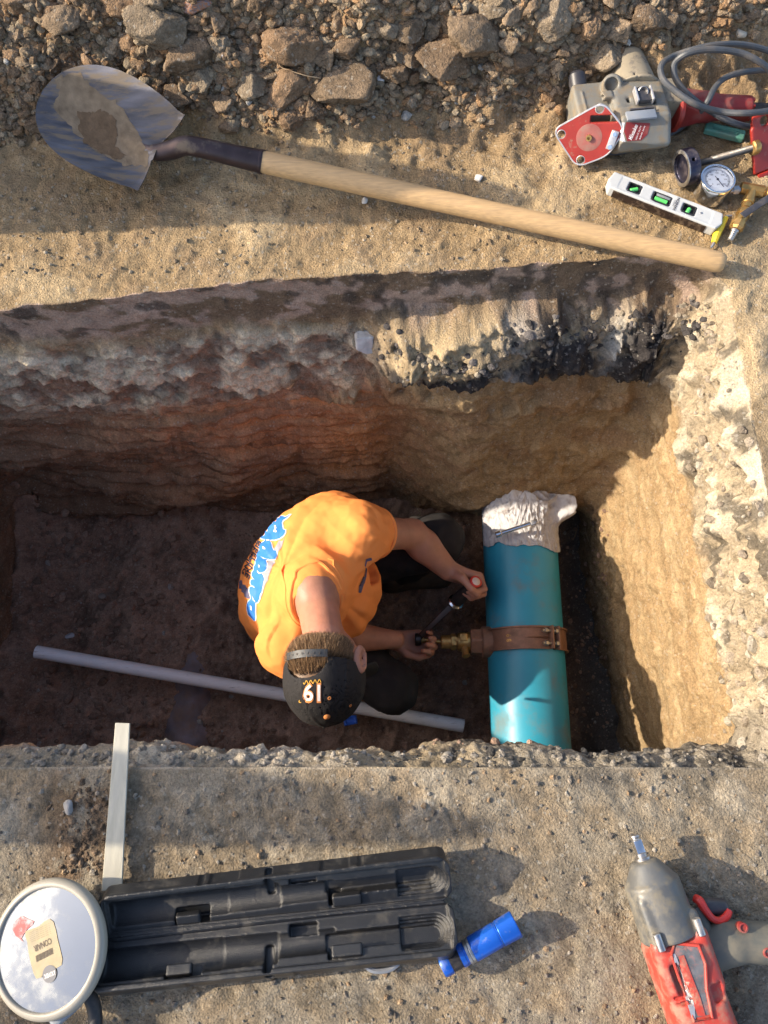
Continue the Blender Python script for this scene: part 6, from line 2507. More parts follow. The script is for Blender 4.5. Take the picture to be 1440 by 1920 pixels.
M_STK = mat('yellowed_sticker', (0.34, 0.28, 0.17), rough=0.8, var=0.15, vscale=50, dirt=0.4, dirt_col=(0.33, 0.29, 0.24), dscale=40)
mirror_patch('paper_sticker', [(560, 735), (500, 765), (440, 820), (290, 875), (285, 930), (310, 1000), (320, 1100), (350, 1240), (380, 1350), (410, 1410), (470, 1395), (500, 1330), (560, 1310), (640, 1290), (695, 1255), (705, 1190), (680, 1080), (650, 960), (635, 880), (605, 770)], M_STK, 0.0006)
ang = math.pi * 2
ctr = Zm((562, 1355)); rad = np.linalg.norm(Zm((640, 1355)) - ctr)
me = outline_mesh([(ctr[0] + math.cos(a) * rad, ctr[1] + math.sin(a) * rad) for a in np.linspace(0, 2 * math.pi, 33)[:-1]], 'round_sticker')
for v in me.vertices:
    v.co = Vector(mtop + MR @ np.array([v.co.x, v.co.y, 0.0012]))
obj('round_sticker', me, mat('dark_grey_sticker', (0.10, 0.10, 0.11), rough=0.5), mirror)


def mtext(tx, size, a, b, m, dz_, bold=0.0):
    pa_, pb_ = Zm(a), Zm(b)
    d2 = pb_ - pa_; L2_ = np.linalg.norm(d2); ex = d2 / L2_; ey = np.array([-ex[1], ex[0]])
    me = text_geo(tx, size, bold=bold)
    xs_ = [v.co.x for v in me.vertices]; W2 = max(xs_) - min(xs_); m0 = min(xs_)
    for v in me.vertices:
        q = pa_ + ex * (v.co.x - m0) / W2 * L2_ + ey * v.co.y
        v.co = Vector(mtop + MR @ np.array([q[0], q[1], dz_]))
    return obj('sticker_text', me, m, mirror)


M_INKD = mat('faded_ink', (0.13, 0.10, 0.07), rough=0.8)
mtext('CONAIR', 0.012, (580, 975), (385, 1075), M_INKD, 0.0010, 0.0003)
for i in range(6):
    mtext('- -- --- -- ----', 0.004, (560 + i * 4, 790 + i * 22), (330 + i * 4, 900 + i * 20), M_INKD, 0.0010)
g = Geo()
for i, u_ in enumerate(np.linspace(0, 1, 15)):
    a = Zm((590 - 180 * u_, 1060 + 90 * u_)); b = Zm((600 - 180 * u_, 1130 + 90 * u_))
    p1 = mtop + MR @ np.array([a[0], a[1], .001]); p2 = mtop + MR @ np.array([b[0], b[1], .001])
    g.box((p1 + p2) / 2, (float(np.linalg.norm(p2 - p1)), 0.0006 + 0.0005 * (i % 3), 0.0002), frame(p2 - p1, tuple(mn)))
obj('bar_code', g.mesh('bar_code', smooth=False), M_INKD, mirror)
mtext('1X/10X', 0.0085, (625, 1335), (505, 1385), M_INKW, 0.0016, 0.0002)
mirror_patch('red_reflection', [(250, 700), (300, 730), (385, 765), (370, 800), (310, 850), (270, 905), (240, 960), (270, 1000), (220, 960), (180, 930), (135, 830), (160, 780), (200, 730)], mat('painted_red_reflection', (0.45, 0.06, 0.06), rough=0.6, var=0.4, vscale=60, dirt=0.7, dirt_col=(0.55, 0.5, 0.5), dscale=60), 0.0007)  # red reflection in the glass, painted as a flat patch
# stand hinge and dark hose-like arm
S = Solid(A(115, 1890, 0.0) - 0.1, A(115, 1890, 0.08) + 0.1, 0.0025)
hf_ = frame(A(145, 1850, .045) - A(95, 1895, .045), tuple(mn))
S.box(A(117, 1884, 0.050), (0.024, 0.020, 0.008), hf_, rnd=0.003)
S.box(A(143, 1848, 0.055), (0.013, 0.010, 0.008), hf_, rnd=0.003, k=0.002)
obj('hinge_block', S.mesh('hinge_block'), M_PLBLUE, mirror)
g = Geo(); g.tube([A(142, 1868, .035), A(156, 1860, .034), A(170, 1872, .032), A(178, 1900, .030), (A(178, 1940, .03)), A(172, 1990, .02)], 0.0105, n=14, sub=6); obj('stand_arm', g.mesh('stand_arm'), M_BLACKRUB, mirror)
g = Geo(); p = A(185, 1770, 0.02); g.tube([A(175, 1700, .02), A(184, 1740, .02), A(183, 1780, .018), A(172, 1815, .018)], 0.006, n=10, sub=5); obj('stand_ring', g.mesh('stand_ring'), M_RIM, mirror)

# ---- impact wrench
M_IRED = mat('worn_red_housing', (0.38, 0.042, 0.028), rough=0.42, var=0.10, vscale=20, dirt=0.75, dirt_col=(0.25, 0.155, 0.11), dscale=38, dlo=0.46, dhi=0.60)
M_NOSE = mat('scuffed_grey_nose', (0.115, 0.117, 0.115), rough=0.40, metal=0.35, var=0.2, vscale=14, bump=0.1, dirt=0.7, dirt_col=(0.165, 0.14, 0.095), dscale=34, dlo=0.46, dhi=0.62)
imp = thing('impact_wrench', 'red and grey cordless impact wrench lying on its side in the sun', 'impact wrench', tuple(A(1260, 1760, 0)))
zi = 0.056
ia, ib = A(1206, 1612, zi), A(1322, 1935, zi)
ix = unit(ib - ia)
IF = frame(ix)                     # x down the body, y to the photo's right-up side, z up
iy, iz = IF[:, 1], IF[:, 2]
if iy[0] < 0:
    iy = -iy
IP = lambda x, y, z: ia + ix * x + iy * y + iz * z
ISR = np.stack([ix, iy, np.cross(ix, iy)], 1)
S = Solid(IP(0.05, 0, 0) - 0.11, IP(0.05, 0, 0) + 0.11, 0.0022)
S.cyl(IP(0.0, 0, 0), IP(0.034, 0, 0), 0.020, 0.0425, rnd=0.004)
S.cyl(IP(0.030, 0, 0), IP(0.112, 0, 0), 0.0425, 0.0445, rnd=0.004, k=0.002)
S.cone(IP(0.05, -0.030, 0.026), IP(0.115, -0.030, 0.030), 0.008, 0.009, k=0.006)
S.cone(IP(0.085, 0.034, 0.024), IP(0.115, 0.034, 0.026), 0.0105, 0.0105, k=0.004)
obj('nose_housing', S.mesh('nose_housing', smooth_it=1), M_NOSE, imp)
g = Geo(); g.lathe(IP(0.004, 0, 0), IP(-0.05, 0, 0), [(0, .0125), (.008, .0125), (.009, .0085), (.014, .0085)], n=20); obj('anvil_collar', g.mesh('anvil_collar'), M_STEEL, imp)
g = Geo(); g.box(IP(-0.020, 0, 0), (0.020, 0.0135, 0.0135), ISR, 0.0015); obj('anvil', g.mesh('anvil'), M_CHROME, imp)
g = Geo(); g.lathe(IP(-0.029, 0, 0), IP(-0.06, 0, 0), [(0, .0075), (.002, .0085), (.004, .0065), (.006, .0085), (.008, .0075)], n=18); obj('anvil_ring', g.mesh('anvil_ring'), M_STEEL, imp)
S = Solid(IP(0.20, 0, 0) - 0.16, IP(0.20, 0, 0) + 0.16, 0.0028)
S.box(IP(0.215, 0, -0.002), (0.108, 0.043, 0.043), ISR, rnd=0.020)
S.cone(IP(0.112, -0.031, 0.027), IP(0.17, -0.031, 0.028), 0.0115, 0.010, k=0.004)
S.cone(IP(0.112, 0.035, 0.027), IP(0.18, 0.035, 0.026), 0.0125, 0.011, k=0.004)
S.cone(IP(0.22, -0.032, 0.024), IP(0.235, -0.018, 0.030), 0.008, 0.008, k=0.004)
S.cone(IP(0.235, 0.034, 0.018), IP(0.28, 0.036, 0.016), 0.010, 0.008, k=0.003)
S.box(IP(0.155, -0.020, 0.040), (0.020, 0.008, 0.010), ISR, rnd=0.003, mode='s')
S.box(IP(0.187, 0.028, 0.040), (0.012, 0.010, 0.008), ISR, rnd=0.003, mode='s')
S.box(IP(0.178, -0.024, 0.039), (0.0025, 0.014, 0.006), ISR, rnd=0.001, mode='s')
S.box(IP(0.186, -0.024, 0.039), (0.0025, 0.014, 0.006), ISR, rnd=0.001, mode='s')
S.box(IP(0.285, 0.004, 0.046), (0.0015, 0.026, 0.006), ISR, mode='s')
hb = obj('motor_body', S.mesh('motor_body', smooth_it=1), M_IRED, imp)
it_ = tree_of(hb)
M_LAB = mat('worn_label', (0.10, 0.105, 0.115), rough=0.45, var=0.5, vscale=60, dirt=0.9, dirt_col=(0.42, 0.13, 0.10), dscale=18, dlo=0.44, dhi=0.58)
Zi = lambda pts: z2(pts, 1100, 1540, 4.235)
px_patch('side_label', Zi([(700, 985), (880, 1000), (935, 1130), (945, 1330), (985, 1530), (860, 1560), (790, 1390), (680, 1080)]), M_LAB, imp, it_, 0.10, 0.0006)
px_patch('label_stripe', Zi([(672, 1060), (700, 1050), (850, 1420), (862, 1570), (835, 1570), (760, 1330), (690, 1130)]), M_ALU, imp, it_, 0.10, 0.0014)
px_patch('label_red', Zi([(725, 1070), (770, 1060), (830, 1220), (900, 1400), (940, 1540), (880, 1545), (800, 1330)]), M_IRED, imp, it_, 0.10, 0.0016)
g = Geo()
rim_pts = []
for x_, y_ in Zi([(670, 1060), (700, 970), (885, 985), (940, 1130), (950, 1330), (995, 1560), (850, 1585), (760, 1330), (670, 1060)]):
    h, n = on_cam(it_, x_, y_)
    if h is not None:
        rim_pts.append(h + n * 0.0015)
if len(rim_pts) > 4:
    g.tube(rim_pts, 0.0024, n=8, sub=1); obj('label_rim', g.mesh('label_rim'), M_IRED, imp)
for (x_, y_, z_) in ((0.100, -0.030, 0.040), (0.098, 0.035, 0.038), (0.232, -0.030, 0.036)):
    h = it_.ray_cast(Vector(IP(x_ + 0.012, y_, 0.09)), Vector(-iz))
    c_ = IP(x_, y_, z_)
    g = Geo(); g.cyl(c_ - ix * 0.010, c_ + ix * 0.014, 0.0062, n=14, bev=0.001); obj('screw_post', g.mesh('screw_post'), M_STEEL, imp)
# handle to the right
M_GRIPG = mat('grey_green_grip', (0.095, 0.095, 0.08), rough=0.6, var=0.15, dirt=0.5, dirt_col=(0.20, 0.17, 0.12), dscale=20)
gx_ = lambda px, py, z: A(px, py, z)
S = Solid(A(1330, 1790, 0.0) - 0.10, A(1460, 1750, 0.06) + 0.12, 0.0028)
S.cone(gx_(1310, 1785, .048), gx_(1360, 1770, .046), 0.026, 0.030, k=0.01)
S.cone(gx_(1360, 1764, .044), gx_(1480, 1770, .042), 0.030, 0.030, k=0.012)
S.cone(gx_(1320, 1800, .044), gx_(1345, 1790, .040), 0.020, 0.020, k=0.010)
S.box(A(1400, 1752, .075), (0.04, 0.0015, 0.004), frame(A(1480, 1772, 0) - A(1360, 1752, 0)), mode='s')
obj('handle', S.mesh('handle', smooth_it=1), M_GRIPG, imp)
for q in ((1392, 1739), (1438, 1786)):
    c_ = A(q[0], q[1], .070)
    g = Geo(); g.lathe(c_ - [0, 0, .008], c_ + [0, 0, 1], [(0, .0075), (.012, .0072), (.0125, .005), (.010, .0045), (.010, 0)], n=16); obj('handle_screw', g.mesh('handle_screw'), M_REDP, imp)
g = Geo(); g.tube([A(1303, 1684, .050), A(1312, 1690, .056), A(1322, 1706, .058), A(1336, 1722, .056), A(1350, 1726, .054), A(1362, 1718, .052), A(1366, 1708, .048)], [.0065, .0072, .0062, .0055, .0055, .006, .006], n=10, sub=5)
obj('trigger_ring', g.mesh('trigger_ring'), mat('bright_red_plastic', (0.60, 0.035, 0.025), rough=0.35), imp)
S = Solid(A(1340, 1710, .02) - 0.06, A(1340, 1710, .05) + 0.06, 0.002)
S.cone(A(1326, 1700, .040), A(1352, 1700, .040), 0.014, 0.012); S.cone(A(1310, 1730, .040), A(1330, 1760, .040), 0.016, 0.016, k=.01)
obj('trigger', S.mesh('trigger'), M_DARKP, imp)
g = Geo(); g.tube([A(1300, 1700, .045), A(1318, 1745, .046), A(1334, 1800, .044), A(1345, 1850, .040)], [.012, .015, .014, .010], n=12, sub=4); obj('dark_seam_grip', g.mesh('dark_seam_grip'), M_GRIPG, imp)

# ------------------------------------------------------------------ clods, rocks, pebbles
def clod_mesh(name, seed, flat=0.7, sub=4, cut=11, rough=1.0):
    bm = bmesh.new()
    bmesh.ops.create_icosphere(bm, subdivisions=sub, radius=1.0)
    rg = np.random.default_rng(seed)
    v = np.array([q.co[:] for q in bm.verts])
    d = v / np.linalg.norm(v, axis=1)[:, None]
    r = np.ones(len(v))
    for _ in range(cut):
        n = rg.normal(size=3); n /= np.linalg.norm(n)
        h = rg.uniform(0.42, 0.80)
        dn = d @ n
        lim = np.where(dn > 0.05, h / np.maximum(dn, 0.05), 9)
        r = np.minimum(r, lim)
    v = d * r[:, None]
    o = seed * 3.7
    v = v * 1.18 + d * (0.07 * fbm(v, 1.3, 3, 0.5, o) + rough * 0.045 * fbm(v, 4, 5, 0.65, o + 9) - rough * 0.05 * (1 - np.minimum(1, np.abs(gn(v * 2.2 + o)) * 7)))[:, None]
    v[:, 2] *= flat
    for q, c in zip(bm.verts, v):
        q.co = Vector(c)
    me = bpy.data.meshes.new(name)
    for f in bm.faces:
        f.smooth = True
    bm.to_mesh(me)
    bm.free()
    a = me.color_attributes.new('Col', 'FLOAT_COLOR', 'POINT')
    base = np.array([[0.24, 0.175, 0.115], [0.20, 0.14, 0.09], [0.25, 0.195, 0.135], [0.25, 0.165, 0.10]][seed % 4])
    c = np.ones((len(v), 4), np.float32)
    c[:, :3] = np.clip(base * (1 + 0.35 * fbm(v, 2.0, 4, 0.6, o + 3)[:, None]), 0.02, 0.8)
    a.data.foreach_set('color', c.ravel())
    me.materials.append(M_CLOD)
    return me


CL = [clod_mesh('dirt_clod', s, flat=0.62 + 0.1 * (s % 4), sub=5) for s in range(10)]
CLS = [clod_mesh('dirt_clod', 20 + s, flat=0.7, sub=3, rough=0.8) for s in range(6)]


def put_clod(px, py, rpx, me, name='dirt_clod', asp=1.0, rot=None, sink=0.30):
    h = hit(px, py)
    if h is None:
        return None
    depth = (h - Vector((0, 0, CAM_H))).length
    r = rpx / FPX * depth
    o = bpy.data.objects.new(name, me)
    COL.objects.link(o)
    rt_ = random.uniform(0, 6.28) if rot is None else rot
    o.rotation_euler = (random.uniform(-0.3, 0.3), random.uniform(-0.3, 0.3), rt_)
    o.scale = (r * asp, r / asp, r * 0.95)
    o.location = (h.x, h.y, h.z + r * (0.62 - sink))
    return o


BIG = [
    (632, 172, 52, 0, 1.05, 0.3, 'largest flat faced dirt clod lying at the front of the heap'),
    (345, 108, 44, 1, 0.85, 1.2, 'tall pale dirt clod standing at the heap edge above the shovel blade'),
    (300, 45, 40, 2, 0.8, 1.6, 'long upright dirt clod near the top of the heap'),
    (555, 90, 38, 3, 1.25, 0.1, 'dark angular clod with a flat top in the middle of the heap'),
    (600, 110, 32, 4, 0.9, 0.9, 'pale grey clod leaning just above the largest clod'),
    (648, 98, 24, 5, 0.8, 1.7, 'smooth narrow clod standing right above the largest clod'),
    (478, 160, 28, 6, 1.0, 0.4, 'angular clod with a pale face left of the largest clod'),
    (530, 185, 36, 7, 1.2, 0.5, 'cracked flat clod touching the left side of the largest clod'),
    (880, 78, 50, 8, 1.1, 0.8, 'wide grey sandy lump near the top middle of the heap'),
    (830, 118, 38, 9, 1.05, 0.2, 'dark rounded clod below the wide grey sandy lump'),
    (968, 122, 26, 1, 0.8, 1.5, 'upright rough clod right of the dark rounded clod'),
    (1048, 34, 34, 2, 1.0, 0.6, 'sunlit tan clod at the top right of the heap'),
    (1150, 60, 30, 4, 0.95, 1.1, 'sunlit clod at the heap edge above the power drill'),
    (1202, 48, 30, 5, 1.0, 0.3, 'orange brown sunlit clod farthest right on the heap'),
    (1140, 105, 26, 6, 1.0, 0.6, 'brown clod touching the top of the power drill'),
    (250, 20, 34, 7, 0.8, 1.5, 'sunlit block shaped clod at the top left of the heap'),
    (120, 40, 30, 8, 1.0, 0.6, 'sunlit lump in the fine crumbs at the far left of the heap'),
    (330, 190, 26, 9, 0.9, 1.4, 'narrow clod wedged against the shovel blade edge'),
    (548, 225, 18, 3, 1.1, 0.2, 'small pale sandy clod lying in front of the heap'),
    (430, 245, 16, 5, 1.2, 0.1, 'small pale stone like clod just right of the shovel blade'),
]
for (x, y, r, mi, asp, rot, lab) in BIG:
    o = put_clod(x, y, r, CL[mi], asp=asp, rot=rot, sink=0.50)
    if o:
        tag(o, lab, 'clod')
rust = put_clod(368, 18, 17, CL[3], name='rusty_stone', asp=0.7, rot=1.5, sink=0.2)
if rust:
    me_r = clod_mesh('rusty_stone', 31, 0.6)
    me_r.materials.clear(); me_r.materials.append(mat('rusty_slag', (0.16, 0.14, 0.15), rough=0.6, dirt=0.9, dirt_col=(0.32, 0.12, 0.03), dscale=6, dlo=0.42, dhi=0.6, bump=0.5, bscale=20))
    rust.data = me_r
    tag(rust, 'grey and rust coloured stone at the top edge of the heap', 'stone')

MARKS = [(632, 172, 'the largest flat faced clod'), (345, 108, 'the tall pale clod at the heap edge'), (300, 45, 'the long upright clod'),
         (555, 90, 'the dark flat topped clod'), (600, 110, 'the pale grey leaning clod'), (478, 160, 'the angular pale faced clod'),
         (530, 185, 'the cracked flat clod'), (880, 78, 'the wide grey sandy lump'), (830, 118, 'the dark rounded clod'),
         (968, 122, 'the upright rough clod'), (1048, 34, 'the sunlit tan clod'), (1202, 48, 'the orange brown sunlit clod'),
         (1150, 130, 'the power drill top'), (1330, 85, 'the drill cord loop'), (250, 20, 'the sunlit block shaped clod'), (120, 40, 'the sunlit lump at far left'),
         (140, 135, 'the top of the shovel blade'), (72, 190, 'the shovel blade tip'), (340, 225, 'the rear corner of the shovel blade'), (440, 290, 'the shovel socket'),
         (715, 150, 'the white pebble'), (422, 104, 'the tiny white pebble'), (1085, 150, 'the dark side handle of the drill')]
# medium clods strewn over the heap
placed = [(b[0], b[1], b[2]) for b in BIG]
rg = random.Random(3)
n = 0
tries = 0
while n < 270 and tries < 14000:
    tries += 1
    x = rg.uniform(-10, 1440)
    y = rg.uniform(-8, 250)
    lim = np.interp(x, [0, 300, 520, 700, 900, 1040, 1130, 1250, 1440], [215, 190, 215, 205, 190, 165, 110, 55, 25])
    if x < 130:
        lim = 250
    if y > lim:
        continue
    r = 5.5 + 19 * rg.random() ** 2.4
    if x > 1250 and r > 8:
        continue
    if any((x - a) ** 2 + (y - b) ** 2 < (0.62 * (r + c)) ** 2 for a, b, c in placed):
        continue
    # not under the shovel blade
    if 80 < x < 340 and 140 < y < 350 and (y - 140) > (x - 300) * -0.2 - 20 and x > 95 and y > 150:
        continue
    o = put_clod(x, y, r, (CL if r > 10 else CLS)[rg.randrange(10 if r > 10 else 6)], asp=rg.uniform(0.8, 1.25), sink=0.42)
    if o:
        kind_ = 'larger' if r > 11 else 'middling' if r > 7.5 else 'small'
        dd_, mx_0, my_0, nm_0 = min(((x - mx) ** 2 + (y - my) ** 2, mx, my, nm) for mx, my, nm in MARKS)
        an = math.degrees(math.atan2(my_0 - y, x - mx_0)) % 360
        way = ['right of', 'above and right of', 'above', 'above and left of', 'left of', 'below and left of', 'below', 'below and right of'][int((an + 22.5) // 45) % 8]
        lab_ = kind_ + ' rough earth clod ' + way + ' ' + nm_0
        if len(lab_.split()) > 16:
            lab_ = kind_ + ' clod ' + way + ' ' + nm_0
        tag(o, lab_, 'clod', kind_ + ' earth clods ' + way + ' ' + nm_0)
        placed.append((x, y, r))
        n += 1

# crumbs: real pieces joined into one carpet per place
ico = bmesh.new()
bmesh.ops.create_icosphere(ico, subdivisions=1, radius=1.0)
ICV = np.array([q.co[:] for q in ico.verts]); ICF = np.array([[q.index for q in f.verts] for f in ico.faces])
ico.free()
ico = bmesh.new()
bmesh.ops.create_icosphere(ico, subdivisions=2, radius=1.0)
IC2 = np.array([q.co[:] for q in ico.verts]); IF2 = np.array([[q.index for q in f.verts] for f in ico.faces])
ico.free()


def crumbs(name, pts, rad, cols, seed, detail=1):
    rg = np.random.default_rng(seed)
    base_v, base_f = (ICV, ICF) if detail == 1 else (IC2, IF2)
    vars_ = []
    for _ in range(24):
        v = base_v.copy()
        r = np.ones(len(v))
        for _c in range(8):
            n_ = rg.normal(size=3); n_ /= np.linalg.norm(n_)
            dn = v @ n_
            r = np.minimum(r, np.where(dn > 0.05, rg.uniform(.45, .85) / np.maximum(dn, 0.05), 9))
        vars_.append(v * (r * rg.uniform(.93, 1.07, len(v)))[:, None] * 1.2)
    V, Fc, Cc = [], [], []
    n0 = 0
    for p, r, c in zip(pts, rad, cols):
        bv = vars_[rg.integers(24)]
        s = np.array([rg.uniform(.75, 1.3), rg.uniform(.75, 1.3), rg.uniform(.55, .9)])
        a = rg.uniform(0, 6.28)
        M = np.array([[math.cos(a), -math.sin(a), 0], [math.sin(a), math.cos(a), 0], [0, 0, 1]])
        v = (bv * s) @ M.T * r + p
        V.append(v); Fc.append(base_f + n0); n0 += len(v)
        Cc.append(np.tile(c, (len(v), 1)))
    me = mesh_np(name, np.concatenate(V), None, np.concatenate(Fc), np.concatenate(Cc), smooth=False)
    o = obj(name, me, M_CLOD2)
    o['kind'] = 'stuff'
    return o


M_CLOD2 = soil_mat('crumb_soil', grit=0.6)
rgn = np.random.default_rng(77)


def scatter(n, fn, rfun, colfun, zoff=0.25):
    pts, rad, cols = [], [], []
    k = 0
    while len(pts) < n and k < n * 6:
        k += 1
        x, y = fn()
        h = hit(x, y)
        if h is None:
            continue
        r = rfun(x, y)
        if r is None:
            continue
        pts.append(np.array([h.x, h.y, h.z + r * zoff])); rad.append(r); cols.append(colfun(x, y))
    return pts, rad, cols


def heap_xy():
    while True:
        x = rgn.uniform(-20, 1460); y = rgn.uniform(-10, 270)
        lim = np.interp(x, [0, 130, 300, 520, 700, 900, 1040, 1130, 1250, 1440], [275, 255, 205, 235, 225, 210, 190, 130, 80, 50])
        if y < lim + rgn.normal() * 14:
            return x, y


def hc_(x, y):
    b = [np.array([0.27, 0.20, 0.13]), np.array([0.22, 0.155, 0.10]), np.array([0.30, 0.24, 0.165]), np.array([0.30, 0.185, 0.10])][rgn.integers(4)]
    if rgn.random() < 0.006:
        b = np.array([0.45, 0.43, 0.39])
    return np.clip(b * rgn.uniform(.75, 1.2), .02, .8)


p_, r_, c_ = scatter(7500, heap_xy, lambda x, y: 0.0020 + 0.0105 * rgn.random() ** 2.6, hc_)
crumbs('heap_crumbs', p_, r_, c_, 5, 2)


def near_xy():
    x = rgn.uniform(0, 1440); y = rgn.uniform(1445, 1920)
    return x, y


def gc_(x, y):
    b = [np.array([0.25, 0.21, 0.165]), np.array([0.17, 0.145, 0.12]), np.array([0.33, 0.29, 0.235]), np.array([0.30, 0.21, 0.13])][rgn.integers(4)]
    return np.clip(b * rgn.uniform(.75, 1.2), .02, .8)


p_, r_, c_ = scatter(3300, near_xy, lambda x, y: 0.0008 + 0.0042 * rgn.random() ** 5, gc_, 0.15)
crumbs('near_ground_grit', p_, r_, c_, 6, 1)


def mid_xy():
    return rgn.uniform(0, 1440), rgn.uniform(230, 520)


def mc2(x, y):
    b = [np.array([0.30, 0.22, 0.14]), np.array([0.24, 0.175, 0.11]), np.array([0.38, 0.31, 0.22])][rgn.integers(3)]
    return np.clip(b * rgn.uniform(.75, 1.2), .02, .8)


p_, r_, c_ = scatter(2200, mid_xy, lambda x, y: 0.001 + 0.0045 * rgn.random() ** 5, mc2, 0.15)
crumbs('far_ground_grit', p_, r_, c_, 7, 1)


def floor_xy():
    return rgn.uniform(60, 1140), rgn.uniform(955, 1395)


def fc_(x, y):
    b = np.array([0.26, 0.175, 0.128]) * rgn.uniform(.7, 1.5)
    if rgn.random() < 0.02:
        b = np.array([0.35, 0.33, 0.30])
    return b


p_, r_, c_ = scatter(3200, floor_xy, lambda x, y: 0.002 + 0.014 * rgn.random() ** 4 * (1.0 if x < 330 else 0.5), fc_)
crumbs('floor_crumbs', p_, r_, c_, 8, 2)


def rwall_xy():
    y = rgn.uniform(600, 1400)
    x = rgn.uniform(np.interp(y, [600, 850, 1400], [1320, 1290, 1360]), np.interp(y, [600, 850, 1000], [1362, 1425, 1450]))
    return x, y


def rc_(x, y):
    k = rgn.random()
    if k < 0.25:
        return np.array([0.42, 0.38, 0.31]) * rgn.uniform(.8, 1.1)
    if k < 0.55:
        return np.array([0.24, 0.20, 0.155]) * rgn.uniform(.7, 1.2)
    return np.array([0.30, 0.25, 0.19]) * rgn.uniform(.8, 1.2)


p_, r_, c_ = scatter(240, rwall_xy, lambda x, y: 0.0015 + 0.012 * rgn.random() ** 4.5, rc_, -0.15)
crumbs('rubble_layer_stones', p_, r_, c_, 9, 2)


def asph_xy():
    x = rgn.uniform(700, 1330)
    y = np.interp(x, [700, 900, 1000, 1330], [655, 680, 640, 600]) + rgn.normal() * 26
    return x, y


def ac_(x, y):
    if rgn.random() < 0.62:
        return np.array([0.075, 0.068, 0.065]) * rgn.uniform(.6, 2.0)
    return np.array([0.33, 0.28, 0.21]) * rgn.uniform(.7, 1.1)


p_, r_, c_ = scatter(420, asph_xy, lambda x, y: (0.0015 + 0.010 * rgn.random() ** 4) if not (760 < x < 935 and y < 660) else None, ac_, -0.1)
crumbs('broken_blacktop', p_, r_, c_, 10, 2)


def smear_xy():
    return 150 + rgn.normal() * 26, rgn.uniform(1465, 1640)


p_, r_, c_ = scatter(200, smear_xy, lambda x, y: 0.001 + 0.005 * rgn.random() ** 3, lambda x, y: np.array([0.17, 0.12, 0.08]) * rgn.uniform(.6, 1.5), 0.1)
crumbs('near_mud_crumbs', p_, r_, c_, 12, 2)


def nledge_xy():
    x = rgn.uniform(0, 1440)
    return x, rgn.uniform(1402, 1438)


p_, r_, c_ = scatter(500, nledge_xy, lambda x, y: 0.0015 + 0.007 * rgn.random() ** 3, lambda x, y: (np.array([0.30, 0.27, 0.23]) if x < 700 or rgn.random() < .5 else np.array([0.09, 0.085, 0.08])) * rgn.uniform(.7, 1.3), 0.0)
crumbs('near_ledge_stones', p_, r_, c_, 11, 2)

# single noticeable stones, roots
for (x, y, r, lab, col) in ((133, 1192, 8, 'small pale stone on the dark floor above the white conduit', (0.42, 0.42, 0.44)),
                            (192, 1117, 8, 'brown pebble near the dark clods on the trench floor', (0.20, 0.18, 0.15)),
                            (715, 150, 9, 'white pebble in the heap right of the largest clod', (0.60, 0.58, 0.56)),
                            (422, 104, 7, 'tiny white pebble in the heap above the shovel socket', (0.62, 0.62, 0.66)),
                            (897, 336, 8, 'white chip on the bare sand above the shovel handle', (0.55, 0.53, 0.5)),
                            (683, 377, 7, 'white chip in the shadow under the shovel handle', (0.55, 0.53, 0.5)),
                            (1386, 66, 10, 'pale chip on the sand at the top right', (0.55, 0.47, 0.36)),
                            (129, 1513, 11, 'grey stone pressed in the near ground left of the lath', (0.30, 0.28, 0.26))):
    me = clod_mesh('pebble', 40 + int(x) % 17, 0.6, 3)
    me.materials.clear(); me.materials.append(mat('pebble_stone', col, rough=0.7, var=0.2, vscale=60, bump=0.3, bscale=100))
    o = put_clod(x, y, r, me, name='pebble', asp=1.1, sink=0.3)
    if o:
        tag(o, lab, 'pebble')
g = Geo()
cp = hit(682, 636)
cpv = np.array(cp)
S = Solid(cpv - 0.06, cpv + 0.06, 0.002)
S.box(cpv + [0, -0.006, 0], (0.020, 0.016, 0.026), frame([1, 0.15, -0.1], (0.1, 0.3, 1)), rnd=0.002)
S.half(cpv + np.array([-0.006, 0, -0.012]), unit([-0.6, 0, -0.7]))
tag(obj('broken_slab_chip', S.mesh('broken_slab_chip', dispf=lambda v, n: 0.0012 * fbm(v, 50, 3)), mat('pale_concrete', (0.50, 0.50, 0.50), rough=0.8, var=0.15, vscale=80, bump=0.3)), 'pale corner of broken concrete sticking out of the far wall between chalk and blacktop', 'concrete chip')


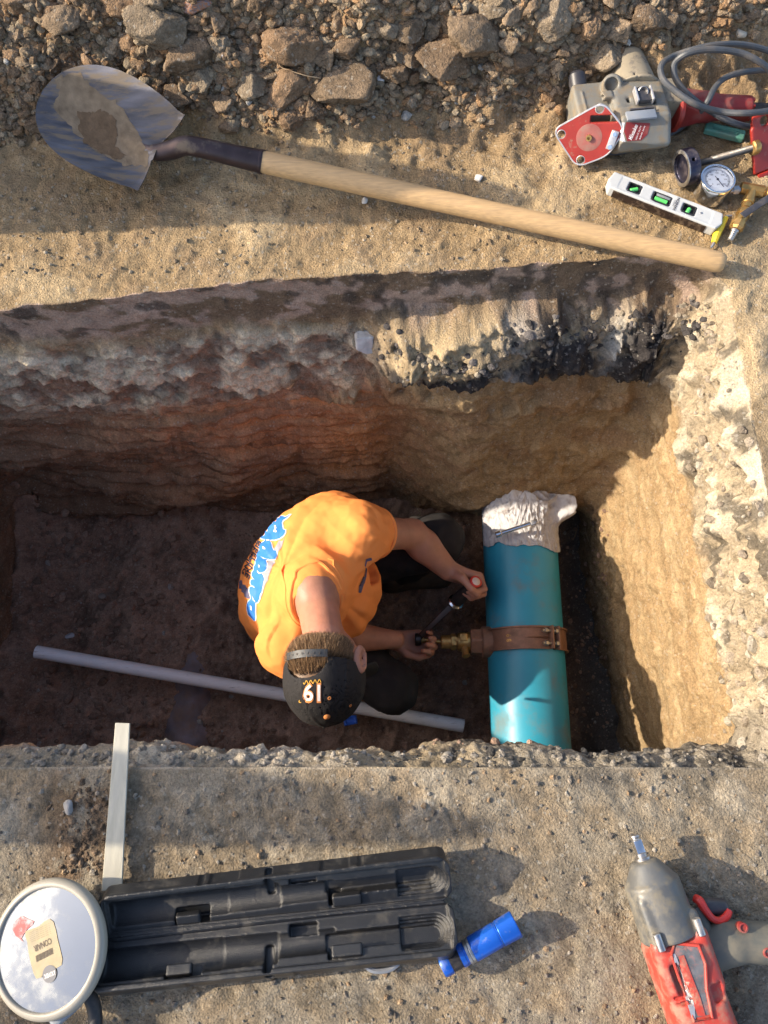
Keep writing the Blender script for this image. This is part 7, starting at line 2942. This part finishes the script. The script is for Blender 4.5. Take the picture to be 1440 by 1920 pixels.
def root(name, pts, r, col, lab):
    g = Geo()
    w = []
    for x, y, dz in pts:
        h = hit(x, y)
        w.append(np.array(h) + np.array([0, -0.3 * dz, dz]))
    g.tube(w, r, n=5, sub=5)
    o = obj(name, g.mesh(name), mat('root_fibre', col, rough=0.8, var=0.2))
    tag(o, lab, 'root')


root('root', [(522, 95, .02), (526, 130, .015), (545, 143, .02), (575, 150, .015), (602, 152, .01)], 0.0011, (0.35, 0.25, 0.15), 'thin pale root curling out of the heap beside the largest clod')
root('root', [(785, 935, .0), (781, 952, .03), (788, 962, .04), (782, 968, .05)], 0.0009, (0.40, 0.33, 0.16), 'short straw coloured root sticking out of the far wall by the raised arm')
root('root', [(1082, 985, .01), (1075, 1000, .03), (1068, 1012, .05)], 0.0012, (0.30, 0.22, 0.13), 'frayed root hanging from the sand just right of the rag')
root('root', [(1095, 990, .01), (1097, 1005, .02), (1100, 1015, .03)], 0.0014, (0.33, 0.24, 0.14), 'second frayed root hanging nearer the sunlit sand')
root('root', [(1122, 1030, 0.004), (1128, 1050, .004), (1130, 1070, .003), (1138, 1088, .003), (1145, 1097, .004)], 0.0008, (0.25, 0.17, 0.09), 'hair thin root running down the sunlit sand')

# pale kneeling pad behind his left knee and blue cap on the floor
kp = A(812, 983, -1.00)
S = Solid(kp - 0.12, kp + 0.12, 0.004)
S.box(kp, (0.080, 0.020, 0.014), frame([1, -0.12, 0], (0.0, -0.4, 1)), rnd=0.012)
tag(obj('kneeling_pad', S.mesh('kneeling_pad', dispf=lambda v, n: 0.004 * fbm(v, 20, 3)), mat('pale_canvas', (0.42, 0.38, 0.29), rough=0.9, var=0.1, bump=0.4, bscale=300)), 'pale canvas pad showing behind his far knee at the foot of the far wall', 'pad')
bp_ = A(657, 1351, -1.17)
S = Solid(bp_ - 0.05, bp_ + 0.05, 0.002)
S.box(bp_, (0.022, 0.014, 0.009), frame([1, 0.2, 0]), rnd=0.004)
S.box(bp_ + [0, 0, .009], (0.014, 0.007, 0.005), frame([1, 0.2, 0]), rnd=0.002, mode='s')
tag(obj('bottle_cap', S.mesh('bottle_cap'), mat('bright_blue_plastic', (0.02, 0.10, 0.50), rough=0.35)), 'small blue plastic lid on the floor below the black cap', 'lid')
